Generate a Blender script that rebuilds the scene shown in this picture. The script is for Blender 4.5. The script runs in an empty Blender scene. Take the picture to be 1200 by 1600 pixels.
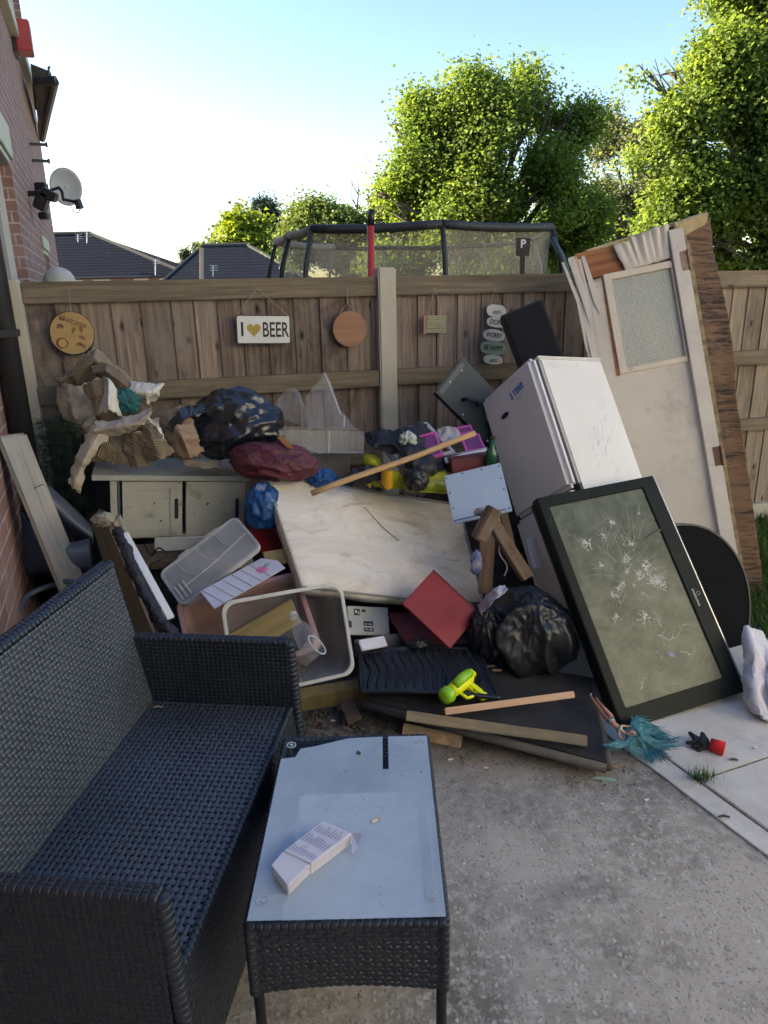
import bpy, bmesh, math, random
import numpy as np
from mathutils import Vector, Matrix, noise
random.seed(7); RNG = np.random.RandomState(11)
SC = bpy.context.scene; COL = SC.collection
# ---------------------------------------------------------------- camera
FPX = 1100.0; PITCH = math.radians(17.3); ROLL = math.radians(1.26); EYE = 1.65
_U0 = np.array([0, math.sin(PITCH), math.cos(PITCH)]); _X0 = np.array([1., 0, 0])
FWD = np.array([0, math.cos(PITCH), -math.sin(PITCH)])
RGT = math.cos(ROLL)*_X0 - math.sin(ROLL)*_U0; UPV = math.sin(ROLL)*_X0 + math.cos(ROLL)*_U0
EYEP = np.array([0, 0, EYE])
cd = bpy.data.cameras.new('camera'); cam = bpy.data.objects.new('camera', cd); COL.objects.link(cam)
cd.sensor_fit = 'VERTICAL'; cd.sensor_height = 36; cd.lens = 36*FPX/1600; cd.clip_start = .02; cd.clip_end = 1000
cam.matrix_world = Matrix(((RGT[0], UPV[0], -FWD[0], 0), (RGT[1], UPV[1], -FWD[1], 0), (RGT[2], UPV[2], -FWD[2], EYE), (0, 0, 0, 1)))
SC.camera = cam
# ---------------------------------------------------------------- sky, sun, exposure
SUN_AZ, SUN_EL = math.radians(-74), math.radians(27)      # azimuth from +Y, negative = left of the view
w = bpy.data.worlds.new('World'); SC.world = w; w.use_nodes = True
nt = w.node_tree; nt.nodes.clear()
sky = nt.nodes.new('ShaderNodeTexSky'); sky.sky_type = 'NISHITA'; sky.sun_disc = False
sky.sun_elevation = SUN_EL; sky.sun_rotation = SUN_AZ; sky.air_density = 1.0; sky.dust_density = .7; sky.ozone_density = 1.4
bg = nt.nodes.new('ShaderNodeBackground'); bg.inputs[1].default_value = .105
wo = nt.nodes.new('ShaderNodeOutputWorld'); hs_ = nt.nodes.new('ShaderNodeHueSaturation'); hs_.inputs['Hue'].default_value = .512; hs_.inputs['Saturation'].default_value = 1.25; hs_.inputs['Value'].default_value = .88; nt.links.new(sky.outputs[0], hs_.inputs['Color']); nt.links.new(hs_.outputs[0], bg.inputs[0]); nt.links.new(bg.outputs[0], wo.inputs[0])
sl = bpy.data.lights.new('sun', 'SUN'); sl.energy = 4.6; sl.angle = math.radians(.5); sl.color = (1, .93, .82)
sun = bpy.data.objects.new('sun', sl); COL.objects.link(sun)
_d = Vector((math.sin(SUN_AZ)*math.cos(SUN_EL), math.cos(SUN_AZ)*math.cos(SUN_EL), math.sin(SUN_EL)))
sun.rotation_euler = _d.to_track_quat('Z', 'Y').to_euler()
SC.view_settings.view_transform = 'Standard'; SC.view_settings.look = 'None'; SC.view_settings.gamma = 1
SC.view_settings.exposure = 2.2
SC.view_settings.use_white_balance = True; SC.view_settings.white_balance_temperature = 7900; SC.view_settings.white_balance_tint = 8
# ---------------------------------------------------------------- projection helpers (photograph pixel -> real point at a chosen distance)
def ray(x, y): return (x-600)/FPX*RGT + (800-y)/FPX*UPV + FWD
def P(x, y, Y): d = ray(x, y); return Vector(EYEP + d*Y/d[1])
def G(x, y, z=0): d = ray(x, y); return Vector(EYEP + d*(z-EYE)/d[2])
def PL(x, y, p0, n): d = ray(x, y); n = np.array(n); return Vector(EYEP + d*(np.dot(np.array(p0)-EYEP, n)/np.dot(d, n)))
def PXZ(px, Y, z):
    x = 0.
    for _ in range(8):
        q = np.array([x, Y, z])-EYEP; zz = q@FWD
        x += ((px-600)/FPX*zz - q@RGT)
    return Vector((x, Y, z))
def projy(q):
    q = np.array(q)-EYEP; return 800-FPX*(q@UPV)/(q@FWD)
def _rot(v):
    a = np.linalg.norm(v)
    if a < 1e-9: return np.eye(3)
    k = v/a; K = np.array([[0, -k[2], k[1]], [k[2], 0, -k[0]], [-k[1], k[0], 0]])
    return np.eye(3)+math.sin(a)*K+(1-math.cos(a))*K@K
def fitbox(pts, size, wY=.06, wS=.05):
    """pts: [((a,b,c), px, py, Y or None)], a,b,c in 0..1 along the box axes; size: expected sizes. Finds the rigid box."""
    A = np.array([p[0] for p in pts], float); px = np.array([[p[1], p[2]] for p in pts], float)
    Ys = [p[3] for p in pts]; S0 = np.array(size, float)
    W = np.array([P(p[1], p[2], p[3]) for p in pts if p[3] is not None]); AA = np.array([p[0] for p in pts if p[3] is not None])
    M = np.hstack([AA, np.ones((len(AA), 1))]); sol = np.linalg.lstsq(M, W, rcond=None)[0]
    ex = sol[0]; ey = sol[1]; x = ex/np.linalg.norm(ex); y = ey-(ey@x)*x; y /= np.linalg.norm(y); z = np.cross(x, y)
    R0 = np.stack([x, y, z], 1); p = np.concatenate([np.zeros(3), sol[3], S0])
    def res(p):
        R = R0@_rot(p[:3]); Q = (A*p[6:9])@R.T+p[3:6]-EYEP; zz = Q@FWD
        r = [(600+FPX*(Q@RGT)/zz-px[:, 0])/2, (800-FPX*(Q@UPV)/zz-px[:, 1])/2]
        r.append(np.array([(Q[i, 1]-Ys[i])/wY for i in range(len(Ys)) if Ys[i] is not None]))
        r.append((p[6:9]-S0)/(wS*S0+1e-6)*np.array([1, 1, 1]))
        return np.concatenate(r)
    lam = 1e-2; r = res(p); c = r@r
    for it in range(80):
        J = np.stack([(res(p+np.eye(9)[k]*1e-5)-r)/1e-5 for k in range(9)], 1)
        d = np.linalg.solve(J.T@J+lam*np.eye(9), -J.T@r); r2 = res(p+d)
        if r2@r2 < c: p, r, c, lam = p+d, r2, r2@r2, lam*.5
        else: lam *= 4
    R = R0@_rot(p[:3]); m = Matrix([[*R[i], p[3+i]] for i in range(3)]+[[0, 0, 0, 1]])
    return m, p[6], p[7], p[8]
FITLOG = []
def rect(TL, TR, BR, BL, W, H, wY=.08, wS=.04, name=''):
    """corners (px,py,Y) seen from the front; local x right, y up, z towards the viewer, origin bottom left"""
    pts = [((0, 1, 0), *TL), ((1, 1, 0), *TR), ((1, 0, 0), *BR), ((0, 0, 0), *BL)]
    pts = [p for p in pts if p[1] is not None]
    m, w_, h_, _ = fitbox(pts, (W, H, .01), wY, wS); FITLOG.append((name, round(w_, 3), round(h_, 3), [round(v, 2) for v in m.translation]))
    return m, w_, h_
# ---------------------------------------------------------------- object helpers
def tag(o, label=None, cat=None, group=None, kind=None):
    if label: o['label'] = label
    if cat: o['category'] = cat
    if group: o['group'] = group
    if kind: o['kind'] = kind
    return o
def thing(name, label, cat, m=None, group=None):
    o = bpy.data.objects.new(name, None); COL.objects.link(o); o.empty_display_size = .1
    if isinstance(m, Matrix): o.matrix_world = m
    elif m is not None: o.location = m
    return tag(o, label, cat, group)
class MB:
    def __init__(s): s.v = []; s.f = []
    def add(s, vs, fs):
        n = len(s.v); s.v += [tuple(v) for v in vs]; s.f += [tuple(i+n for i in f) for f in fs]; return s
    def box(s, x0, x1, y0, y1, z0, z1, m=None):
        vs = [Vector((x, y, z)) for z in (z0, z1) for y in (y0, y1) for x in (x0, x1)]
        if m: vs = [m@v for v in vs]
        return s.add(vs, [(0, 2, 3, 1), (4, 5, 7, 6), (0, 1, 5, 4), (2, 6, 7, 3), (0, 4, 6, 2), (1, 3, 7, 5)])
    def hexa(s, a, b):   # two quads, a front, b back
        return s.add(list(a)+list(b), [(0, 1, 2, 3), (7, 6, 5, 4), (0, 4, 5, 1), (1, 5, 6, 2), (2, 6, 7, 3), (3, 7, 4, 0)])
    def prism(s, poly, z0, z1, m=None):
        n = len(poly); vs = [Vector((x, y, z0)) for x, y in poly]+[Vector((x, y, z1)) for x, y in poly]
        if m: vs = [m@v for v in vs]
        return s.add(vs, [tuple(range(n))[::-1], tuple(range(n, 2*n))]+[(i, (i+1) % n, n+(i+1) % n, n+i) for i in range(n)])
    def tube(s, pts, r, n=8, cap=True, flat=1.0):
        pts = [Vector(p) for p in pts]; N = len(pts); rr = r if isinstance(r, (list, tuple)) else [r]*N
        t0 = (pts[1]-pts[0]).normalized(); up = t0.orthogonal().normalized(); vs = []
        for i, p in enumerate(pts):
            t = (pts[min(i+1, N-1)]-pts[max(i-1, 0)]).normalized(); up = (up-t*up.dot(t)).normalized(); b = t.cross(up)
            for k in range(n):
                a = 2*math.pi*k/n; vs.append(p+(up*math.cos(a)+b*math.sin(a)*flat)*rr[i])
        fs = [(i*n+k, i*n+(k+1) % n, (i+1)*n+(k+1) % n, (i+1)*n+k) for i in range(N-1) for k in range(n)]
        if cap: fs += [tuple(range(n))[::-1], tuple(range((N-1)*n, N*n))]
        return s.add(vs, fs)
    def cyl(s, c, r, h, axis='z', n=24, r2=None, m=None):
        c = Vector(c); a = {'x': Vector((1, 0, 0)), 'y': Vector((0, 1, 0)), 'z': Vector((0, 0, 1))}[axis]
        u = a.orthogonal().normalized(); v = a.cross(u); r2 = r if r2 is None else r2
        vs = [c+(u*math.cos(2*math.pi*k/n)+v*math.sin(2*math.pi*k/n))*r for k in range(n)]+[c+a*h+(u*math.cos(2*math.pi*k/n)+v*math.sin(2*math.pi*k/n))*r2 for k in range(n)]
        if m: vs = [m@q for q in vs]
        return s.add(vs, [tuple(range(n))[::-1], tuple(range(n, 2*n))]+[(i, (i+1) % n, n+(i+1) % n, n+i) for i in range(n)])
    def ring(s, outer, inner, z0, z1):   # frame between two closed loops of equal length
        n = len(outer); vs = [Vector((*p, z1)) for p in outer]+[Vector((*p, z1)) for p in inner]+[Vector((*p, z0)) for p in outer]+[Vector((*p, z0)) for p in inner]
        fs = []
        for i in range(n):
            j = (i+1) % n
            fs += [(i, j, n+j, n+i), (2*n+j, 2*n+i, 3*n+i, 3*n+j), (i, 2*n+i, 2*n+j, j), (n+j, 3*n+j, 3*n+i, n+i)]
        return s.add(vs, fs)
    def build(s, name, m, parent=None, bevel=0, seg=2, smooth=False, label=None, cuts=0, jit=0, jscale=6):
        me = bpy.data.meshes.new(name); me.from_pydata(s.v, [], s.f); bm = bmesh.new(); bm.from_mesh(me)
        bmesh.ops.recalc_face_normals(bm, faces=bm.faces)
        if cuts: bmesh.ops.subdivide_edges(bm, edges=[e for e in bm.edges if e.calc_length() > .03], cuts=cuts, use_grid_fill=True)
        if bevel:
            es = [e for e in bm.edges if len(e.link_faces) == 2 and e.calc_face_angle(0) > .6]
            bmesh.ops.bevel(bm, geom=es, offset=bevel, segments=seg, affect='EDGES', clamp_overlap=True)
        if jit:
            for v in bm.verts: v.co += (noise.noise_vector(v.co*jscale))*jit
        bm.to_mesh(me); bm.free()
        if smooth: me.shade_smooth()
        return link(name, me, m, parent, label)
def link(name, me, m, parent=None, label=None):
    o = bpy.data.objects.new(name, me); COL.objects.link(o); me.materials.append(m)
    if parent: o.parent = parent
    if label: o['label'] = label
    return o
def npmesh(name, V, Fq, smooth=False, uv=None):
    V = np.asarray(V, np.float32); Fq = np.asarray(Fq, np.int32); me = bpy.data.meshes.new(name)
    me.vertices.add(len(V)); me.vertices.foreach_set('co', V.ravel()); k = Fq.shape[1]
    me.loops.add(Fq.size); me.loops.foreach_set('vertex_index', Fq.ravel()); me.polygons.add(len(Fq))
    me.polygons.foreach_set('loop_start', np.arange(0, Fq.size, k, dtype=np.int32))
    if uv is not None:
        l = me.uv_layers.new(name='UVMap'); l.data.foreach_set('uv', np.asarray(uv, np.float32)[Fq.ravel()].ravel())
    me.update(calc_edges=True); me.validate()
    if smooth: me.shade_smooth()
    return me
def cr(p0, p1, p2, p3, t):
    return .5*((2*p1)+(-p0+p2)*t+(2*p0-5*p1+4*p2-p3)*t*t+(-p0+3*p1-3*p2+p3)*t**3)
def resamp(A, n, lin=False):
    A = np.asarray(A, float); k = len(A)-1; out = []
    for i in range(n):
        u = i/(n-1)*k; j = min(int(u), k-1); t = u-j
        out.append(A[j]*(1-t)+A[j+1]*t if lin else cr(A[max(j-1, 0)], A[j], A[j+1], A[min(j+2, k)], t))
    return np.array(out)
def loft(rows, n, m, lin=False):
    R = [resamp([list(q) for q in r], m, lin) for r in rows]; R = np.array(R); k = R.shape[1]
    return np.array([resamp(R[:, j], n, lin) for j in range(k)]).transpose(1, 0, 2)
def sheet(name, rows, mat_, parent=None, n=40, m=40, thick=.003, amp=0., sc=6., amp2=0., sc2=20., label=None, ragged=0., pix=True, smooth=True, uvs=(1, 1), vor=0., vsc=10., fac=0., lin=False):
    """soft sheet through rows of points; rows of (px,py,Y) when pix"""
    rr = [[P(*q) if pix else Vector(q) for q in r] for r in rows]
    g = loft(rr, n, m, lin); du = np.gradient(g, axis=1); dv = np.gradient(g, axis=0); nn = np.cross(du, dv); nn /= (np.linalg.norm(nn, axis=2, keepdims=True)+1e-9)
    off = Vector((random.random()*50, random.random()*50, 3))
    for i in range(n):
        for j in range(m):
            q = Vector(g[i, j]); d = 0
            if amp: d += amp*(abs(noise.noise(q*sc+off))*2-.5)
            if amp2: d += amp2*(abs(noise.noise(q*sc2+off))*2-.5)
            if vor: d += vor*(noise.voronoi(q*vsc+off)[0][0]-.45)*2+vor*.5*(noise.voronoi(q*vsc*2.3+off)[0][0]-.45)
            g[i, j] += nn[i, j]*d
            if fac: g[i, j] += np.array([random.uniform(-1, 1) for _ in range(3)])*fac
            if ragged and (i in (0, n-1) or j in (0, m-1)): g[i, j] += np.array(noise.noise_vector(q*45+off))*ragged
    V = g.reshape(-1, 3); c = np.array([V[:, 0].mean(), V[:, 1].mean(), V[:, 2].min()]); 
    if parent is not None: c = np.zeros(3)
    idx = np.arange(n*m).reshape(n, m); F = np.stack([idx[:-1, :-1], idx[:-1, 1:], idx[1:, 1:], idx[1:, :-1]], -1).reshape(-1, 4)
    uu, vv = np.meshgrid(np.linspace(0, uvs[0], m), np.linspace(0, uvs[1], n)); uv = np.stack([uu.ravel(), vv.ravel()], 1)
    me = npmesh(name, V-c, F, smooth, uv); o = link(name, me, mat_, None, label)
    if parent is None: o.location = c
    else: o.parent = parent; o.matrix_parent_inverse = parent.matrix_world.inverted()
    if thick:
        s = o.modifiers.new('s', 'SOLIDIFY'); s.thickness = thick; s.offset = 0
    return o
def crumple(name, c, rx, ry, rz, mat_, parent=None, m=None, amp=.12, sc=3., amp2=.04, sc2=9., res=96, flat=-.8, shape=None, seed=0, label=None, zs=1., vor=0., vsc=2.5):
    """crumpled closed bag: displaced sphere with creases"""
    V = []; off = Vector((seed*13.7+1, seed*5.1, seed*3.3)); n, k = res//2, res
    for i in range(n+1):
        th = math.pi*i/n
        for j in range(k):
            ph = 2*math.pi*j/k; d = Vector((math.sin(th)*math.cos(ph), math.sin(th)*math.sin(ph), math.cos(th)))
            dz = Vector((d.x, d.y, d.z*zs)); q = dz*sc+off; wv = noise.noise_vector(q*.7)*.8
            r = 1+amp*(1-3.2*abs(noise.noise(q+wv)))+amp2*(1-3*abs(noise.noise(dz*sc2+off+wv*2)))+amp2*.5*(1-3*abs(noise.noise(dz*sc2*2.3+off)))
            if vor: r += vor*(noise.voronoi(dz*vsc+off+wv*.4)[0][0]-.4)+vor*.45*(noise.voronoi(dz*vsc*2.4+off)[0][0]-.4)
            if shape: r *= shape(d)
            p = Vector((d.x*rx*r, d.y*ry*r, max(d.z, flat)*rz*r)); V.append(p)
    F = [(i*k+j, (i+1)*k+j, (i+1)*k+(j+1) % k, i*k+(j+1) % k) for i in range(n) for j in range(k)]
    V = np.array(V)
    if m is not None: V = (np.array(m.to_3x3())@V.T).T
    me = npmesh(name, V, F, True)
    bm = bmesh.new(); bm.from_mesh(me); bmesh.ops.remove_doubles(bm, verts=bm.verts, dist=1e-5); bm.to_mesh(me); bm.free()
    o = link(name, me, mat_, parent, label); o.location = c; return o
def text_mesh(name, s, h, mat_, parent, loc, rot=(0, 0, 0), w=None, depth=.0006, align='CENTER', shear=0, bold=0, label=None):
    c = bpy.data.curves.new(name, 'FONT'); c.body = s; c.size = h*1.38; c.align_x = align; c.align_y = 'CENTER'; c.extrude = depth; c.shear = shear; c.offset = bold; c.resolution_u = 3
    t = bpy.data.objects.new('tmp', c); COL.objects.link(t); dg = bpy.context.evaluated_depsgraph_get(); dg.update()
    me = bpy.data.meshes.new_from_object(t.evaluated_get(dg)); bpy.data.objects.remove(t)
    if w:
        xs = [v.co.x for v in me.vertices]; k = w/(max(xs)-min(xs))
        for v in me.vertices: v.co.x *= k
    me.materials.clear(); me.name = name; o = link(name, me, mat_, parent, label); o.location = loc; o.rotation_euler = rot; return o
def rrect(x0, x1, y0, y1, r, n=5):
    out = []
    for cx, cy, a0 in ((x1-r, y1-r, 0), (x0+r, y1-r, 90), (x0+r, y0+r, 180), (x1-r, y0+r, 270)):
        for i in range(n+1):
            a = math.radians(a0+90*i/n); out.append((cx+r*math.cos(a), cy+r*math.sin(a)))
    return out
# ---------------------------------------------------------------- materials
def newmat(name):
    m = bpy.data.materials.new(name); m.use_nodes = True; t = m.node_tree; b = t.nodes['Principled BSDF']; return m, t, b
def nd(t, k, **kw):
    n = t.nodes.new(k)
    for a, v in kw.items():
        if a.startswith('i_'): n.inputs[int(a[2:]) if a[2:].isdigit() else a[2:].replace('_', ' ')].default_value = v
        else: setattr(n, a, v)
    return n
def ramp(t, stops, interp='LINEAR'):
    r = t.nodes.new('ShaderNodeValToRGB'); e = r.color_ramp.elements; r.color_ramp.interpolation = interp
    while len(e) < len(stops): e.new(.5)
    for k, (p, c) in enumerate(stops): e[k].position = p; e[k].color = (*c, 1) if len(c) == 3 else c
    return r
def coords(t, scale=(1, 1, 1), src='Object', island=0):
    tc = t.nodes.new('ShaderNodeTexCoord'); mp = t.nodes.new('ShaderNodeMapping'); mp.inputs['Scale'].default_value = scale
    t.links.new(tc.outputs[src], mp.inputs[0])
    if island:
        g = t.nodes.new('ShaderNodeNewGeometry'); mu = nd(t, 'ShaderNodeMath', operation='MULTIPLY'); mu.inputs[1].default_value = island
        t.links.new(g.outputs['Random Per Island'], mu.inputs[0]); ad = nd(t, 'ShaderNodeVectorMath', operation='ADD')
        t.links.new(tc.outputs[src], ad.inputs[0]); t.links.new(mu.outputs[0], ad.inputs[1]); t.links.new(ad.outputs[0], mp.inputs[0])
    return mp.outputs[0]
def mixc(t, fac, a, b, mode='MIX'):
    n = t.nodes.new('ShaderNodeMix'); n.data_type = 'RGBA'; n.blend_type = mode
    for s, v in ((n.inputs[0], fac), (n.inputs[6], a), (n.inputs[7], b)):
        if hasattr(v, 'is_output') or isinstance(v, bpy.types.NodeSocket): t.links.new(v, s)
        elif isinstance(v, (int, float)): s.default_value = v
        else: s.default_value = (*v, 1)
    return n.outputs[2]
def noi(t, vec, scale, detail=6, rough=.6, dist=0):
    n = nd(t, 'ShaderNodeTexNoise'); n.inputs['Scale'].default_value = scale; n.inputs['Detail'].default_value = detail
    n.inputs['Roughness'].default_value = rough; n.inputs['Distortion'].default_value = dist; t.links.new(vec, n.inputs['Vector']); return n.outputs[0]
def bump(t, b, h, strength=.3, dist=.01):
    n = t.nodes.new('ShaderNodeBump'); n.inputs['Strength'].default_value = strength; n.inputs['Distance'].default_value = dist
    t.links.new(h, n.inputs['Height']); t.links.new(n.outputs[0], b.inputs['Normal']); return n
MC = {}
def pm(name, c1, c2=None, scale=4., rough=.6, bs=.25, bscale=40., bd=.004, metal=0., dirt=None, dscale=3., damt=(.55, .75), stretch=(1, 1, 1), trans=0, spec=.5, island=0, coat=0, det=6, speck=None):
    if name in MC: return MC[name]
    m, t, b = newmat(name); v = coords(t, stretch, island=island); c2 = c2 or tuple(x*.75 for x in c1)
    col = mixc(t, ramp_out(t, noi(t, v, scale, det), .35, .65), c1, c2)
    if dirt: col = mixc(t, ramp_out(t, noi(t, coords(t), dscale, 10, .72, .4), *damt), col, dirt)
    if speck: col = mixc(t, ramp_out(t, noi(t, coords(t), speck[1], 3, .5), speck[2], speck[2]+.03), col, speck[0])
    t.links.new(col, b.inputs['Base Color']); b.inputs['Roughness'].default_value = rough; b.inputs['Metallic'].default_value = metal
    b.inputs['Specular IOR Level'].default_value = spec; b.inputs['Coat Weight'].default_value = coat
    if bs: bump(t, b, noi(t, v, bscale, 6, .6), bs, bd)
    if trans:
        tr = nd(t, 'ShaderNodeBsdfTransparent'); mx = nd(t, 'ShaderNodeMixShader'); mx.inputs[0].default_value = 1-trans
        t.links.new(tr.outputs[0], mx.inputs[1]); t.links.new(b.outputs[0], mx.inputs[2]); t.links.new(mx.outputs[0], t.nodes['Material Output'].inputs[0])
    MC[name] = m; return m
def ramp_out(t, src, a, b):
    r = t.nodes.new('ShaderNodeMapRange'); r.inputs[1].default_value = a; r.inputs[2].default_value = b; t.links.new(src, r.inputs[0]); return r.outputs[0]
def wood(name, light, mid, dark, axis='z', k=1., rough=.8, knots=.0, grey=None, bs=.4, stain=None, island=7.):
    if name in MC: return MC[name]
    m, t, b = newmat(name); s = {'x': (1.2, 26, 26), 'y': (26, 1.2, 26), 'z': (26, 26, 1.2)}[axis]
    v = coords(t, tuple(q*k for q in s), island=island); n1 = noi(t, v, 1.6, 8, .65, .6); n2 = noi(t, v, 6, 4, .6)
    r = ramp(t, [(.25, dark), (.45, mid), (.62, light), (.8, mid)]); t.links.new(n1, r.inputs[0]); col = r.outputs[0]
    g = t.nodes.new('ShaderNodeNewGeometry'); hs = nd(t, 'ShaderNodeMapRange'); hs.inputs[3].default_value = .58; hs.inputs[4].default_value = 1.45
    t.links.new(g.outputs['Random Per Island'], hs.inputs[0])
    col = mixc(t, 1., col, hs.outputs[0], 'MULTIPLY')
    if grey: col = mixc(t, ramp_out(t, noi(t, coords(t, (2, 2, 1), island=island), 2.2, 6, .7), .42, .68), col, grey)
    if stain: col = mixc(t, ramp_out(t, noi(t, coords(t, (1.3, 1.3, .5)), 2.4, 8, .75, .8), .52, .68), col, stain)
    if knots:
        vo = nd(t, 'ShaderNodeTexVoronoi'); vo.inputs['Scale'].default_value = 5.5
        ks = {'x': (.55, 1.6, 1.6), 'y': (1.6, .55, 1.6), 'z': (1.6, 1.6, .75)}[axis]
        t.links.new(coords(t, ks, island=island), vo.inputs['Vector']); col = mixc(t, ramp_out(t, vo.outputs['Distance'], knots+.07, knots*.4), col, tuple(q*.35 for q in dark))
    t.links.new(col, b.inputs['Base Color']); b.inputs['Roughness'].default_value = rough; b.inputs['Specular IOR Level'].default_value = .25
    bump(t, b, n1, bs, .004); MC[name] = m; return m
def plastic_clear(name, col=(.75, .78, .8), alpha=.45, rough=.25, edge=.35):
    if name in MC: return MC[name]
    m, t, b = newmat(name); v = coords(t); n = noi(t, v, 9, 8, .7)
    t.links.new(mixc(t, ramp_out(t, n, .4, .7), col, tuple(q*.7 for q in col)), b.inputs['Base Color']); b.inputs['Roughness'].default_value = rough
    tr = nd(t, 'ShaderNodeBsdfTransparent'); lw = nd(t, 'ShaderNodeLayerWeight'); lw.inputs[0].default_value = .35
    a = nd(t, 'ShaderNodeMapRange'); a.inputs[3].default_value = alpha; a.inputs[4].default_value = min(1, alpha+edge); t.links.new(lw.outputs['Facing'], a.inputs[0])
    ad = nd(t, 'ShaderNodeMath', operation='MULTIPLY_ADD'); ad.inputs[1].default_value = .14; t.links.new(n, ad.inputs[0]); t.links.new(a.outputs[0], ad.inputs[2]); ad.use_clamp = True
    mx = nd(t, 'ShaderNodeMixShader'); t.links.new(ad.outputs[0], mx.inputs[0]); t.links.new(tr.outputs[0], mx.inputs[1]); t.links.new(b.outputs[0], mx.inputs[2])
    t.links.new(mx.outputs[0], t.nodes['Material Output'].inputs[0]); MC[name] = m; return m
def leafmat(name, c1, c2, c3, tl=.45):
    m, t, b = newmat(name); g = t.nodes.new('ShaderNodeNewGeometry'); r = ramp(t, [(0, c1), (.5, c2), (1, c3)]); t.links.new(g.outputs['Random Per Island'], r.inputs[0])
    n = noi(t, coords(t), .9, 3); col = mixc(t, ramp_out(t, n, .4, .62), r.outputs[0], c1)
    t.links.new(col, b.inputs['Base Color']); b.inputs['Roughness'].default_value = .55; b.inputs['Specular IOR Level'].default_value = .35
    ts = nd(t, 'ShaderNodeBsdfTranslucent'); t.links.new(mixc(t, 1., col, (1.15, 1.1, .5), 'MULTIPLY'), ts.inputs[0]); mx = nd(t, 'ShaderNodeMixShader'); mx.inputs[0].default_value = tl
    t.links.new(b.outputs[0], mx.inputs[1]); t.links.new(ts.outputs[0], mx.inputs[2]); t.links.new(mx.outputs[0], t.nodes['Material Output'].inputs[0]); return m
def brickmat(name, c1, c2, mortar, flip=False):
    m, t, b = newmat(name); tc = t.nodes.new('ShaderNodeTexCoord'); sp = t.nodes.new('ShaderNodeSeparateXYZ'); cb = t.nodes.new('ShaderNodeCombineXYZ')
    t.links.new(tc.outputs['Object'], sp.inputs[0]); ad = nd(t, 'ShaderNodeMath', operation='ADD'); t.links.new(sp.outputs[0], ad.inputs[0]); t.links.new(sp.outputs[1], ad.inputs[1])
    t.links.new(ad.outputs[0], cb.inputs[0]); t.links.new(sp.outputs[2], cb.inputs[1])
    br = nd(t, 'ShaderNodeTexBrick'); br.inputs['Color1'].default_value = (*c1, 1); br.inputs['Color2'].default_value = (*c2, 1); br.inputs['Mortar'].default_value = (*mortar, 1)
    br.inputs['Scale'].default_value = 1; br.inputs['Brick Width'].default_value = .225; br.inputs['Row Height'].default_value = .075; br.inputs['Mortar Size'].default_value = .007; br.inputs['Mortar Smooth'].default_value = .3
    t.links.new(cb.outputs[0], br.inputs['Vector']); n = noi(t, tc.outputs['Object'], 7, 8, .7)
    col = mixc(t, ramp_out(t, n, .35, .75), br.outputs['Color'], tuple(q*.55 for q in c1)); col = mixc(t, ramp_out(t, noi(t, tc.outputs['Object'], 1.3, 5), .55, .8), col, (.36, .25, .22))
    t.links.new(col, b.inputs['Base Color']); b.inputs['Roughness'].default_value = .9
    h = nd(t, 'ShaderNodeMath', operation='MULTIPLY_ADD'); h.inputs[1].default_value = -1; t.links.new(br.outputs['Fac'], h.inputs[0]); t.links.new(n, h.inputs[2]); bump(t, b, h.outputs[0], .6, .008); return m
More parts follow.
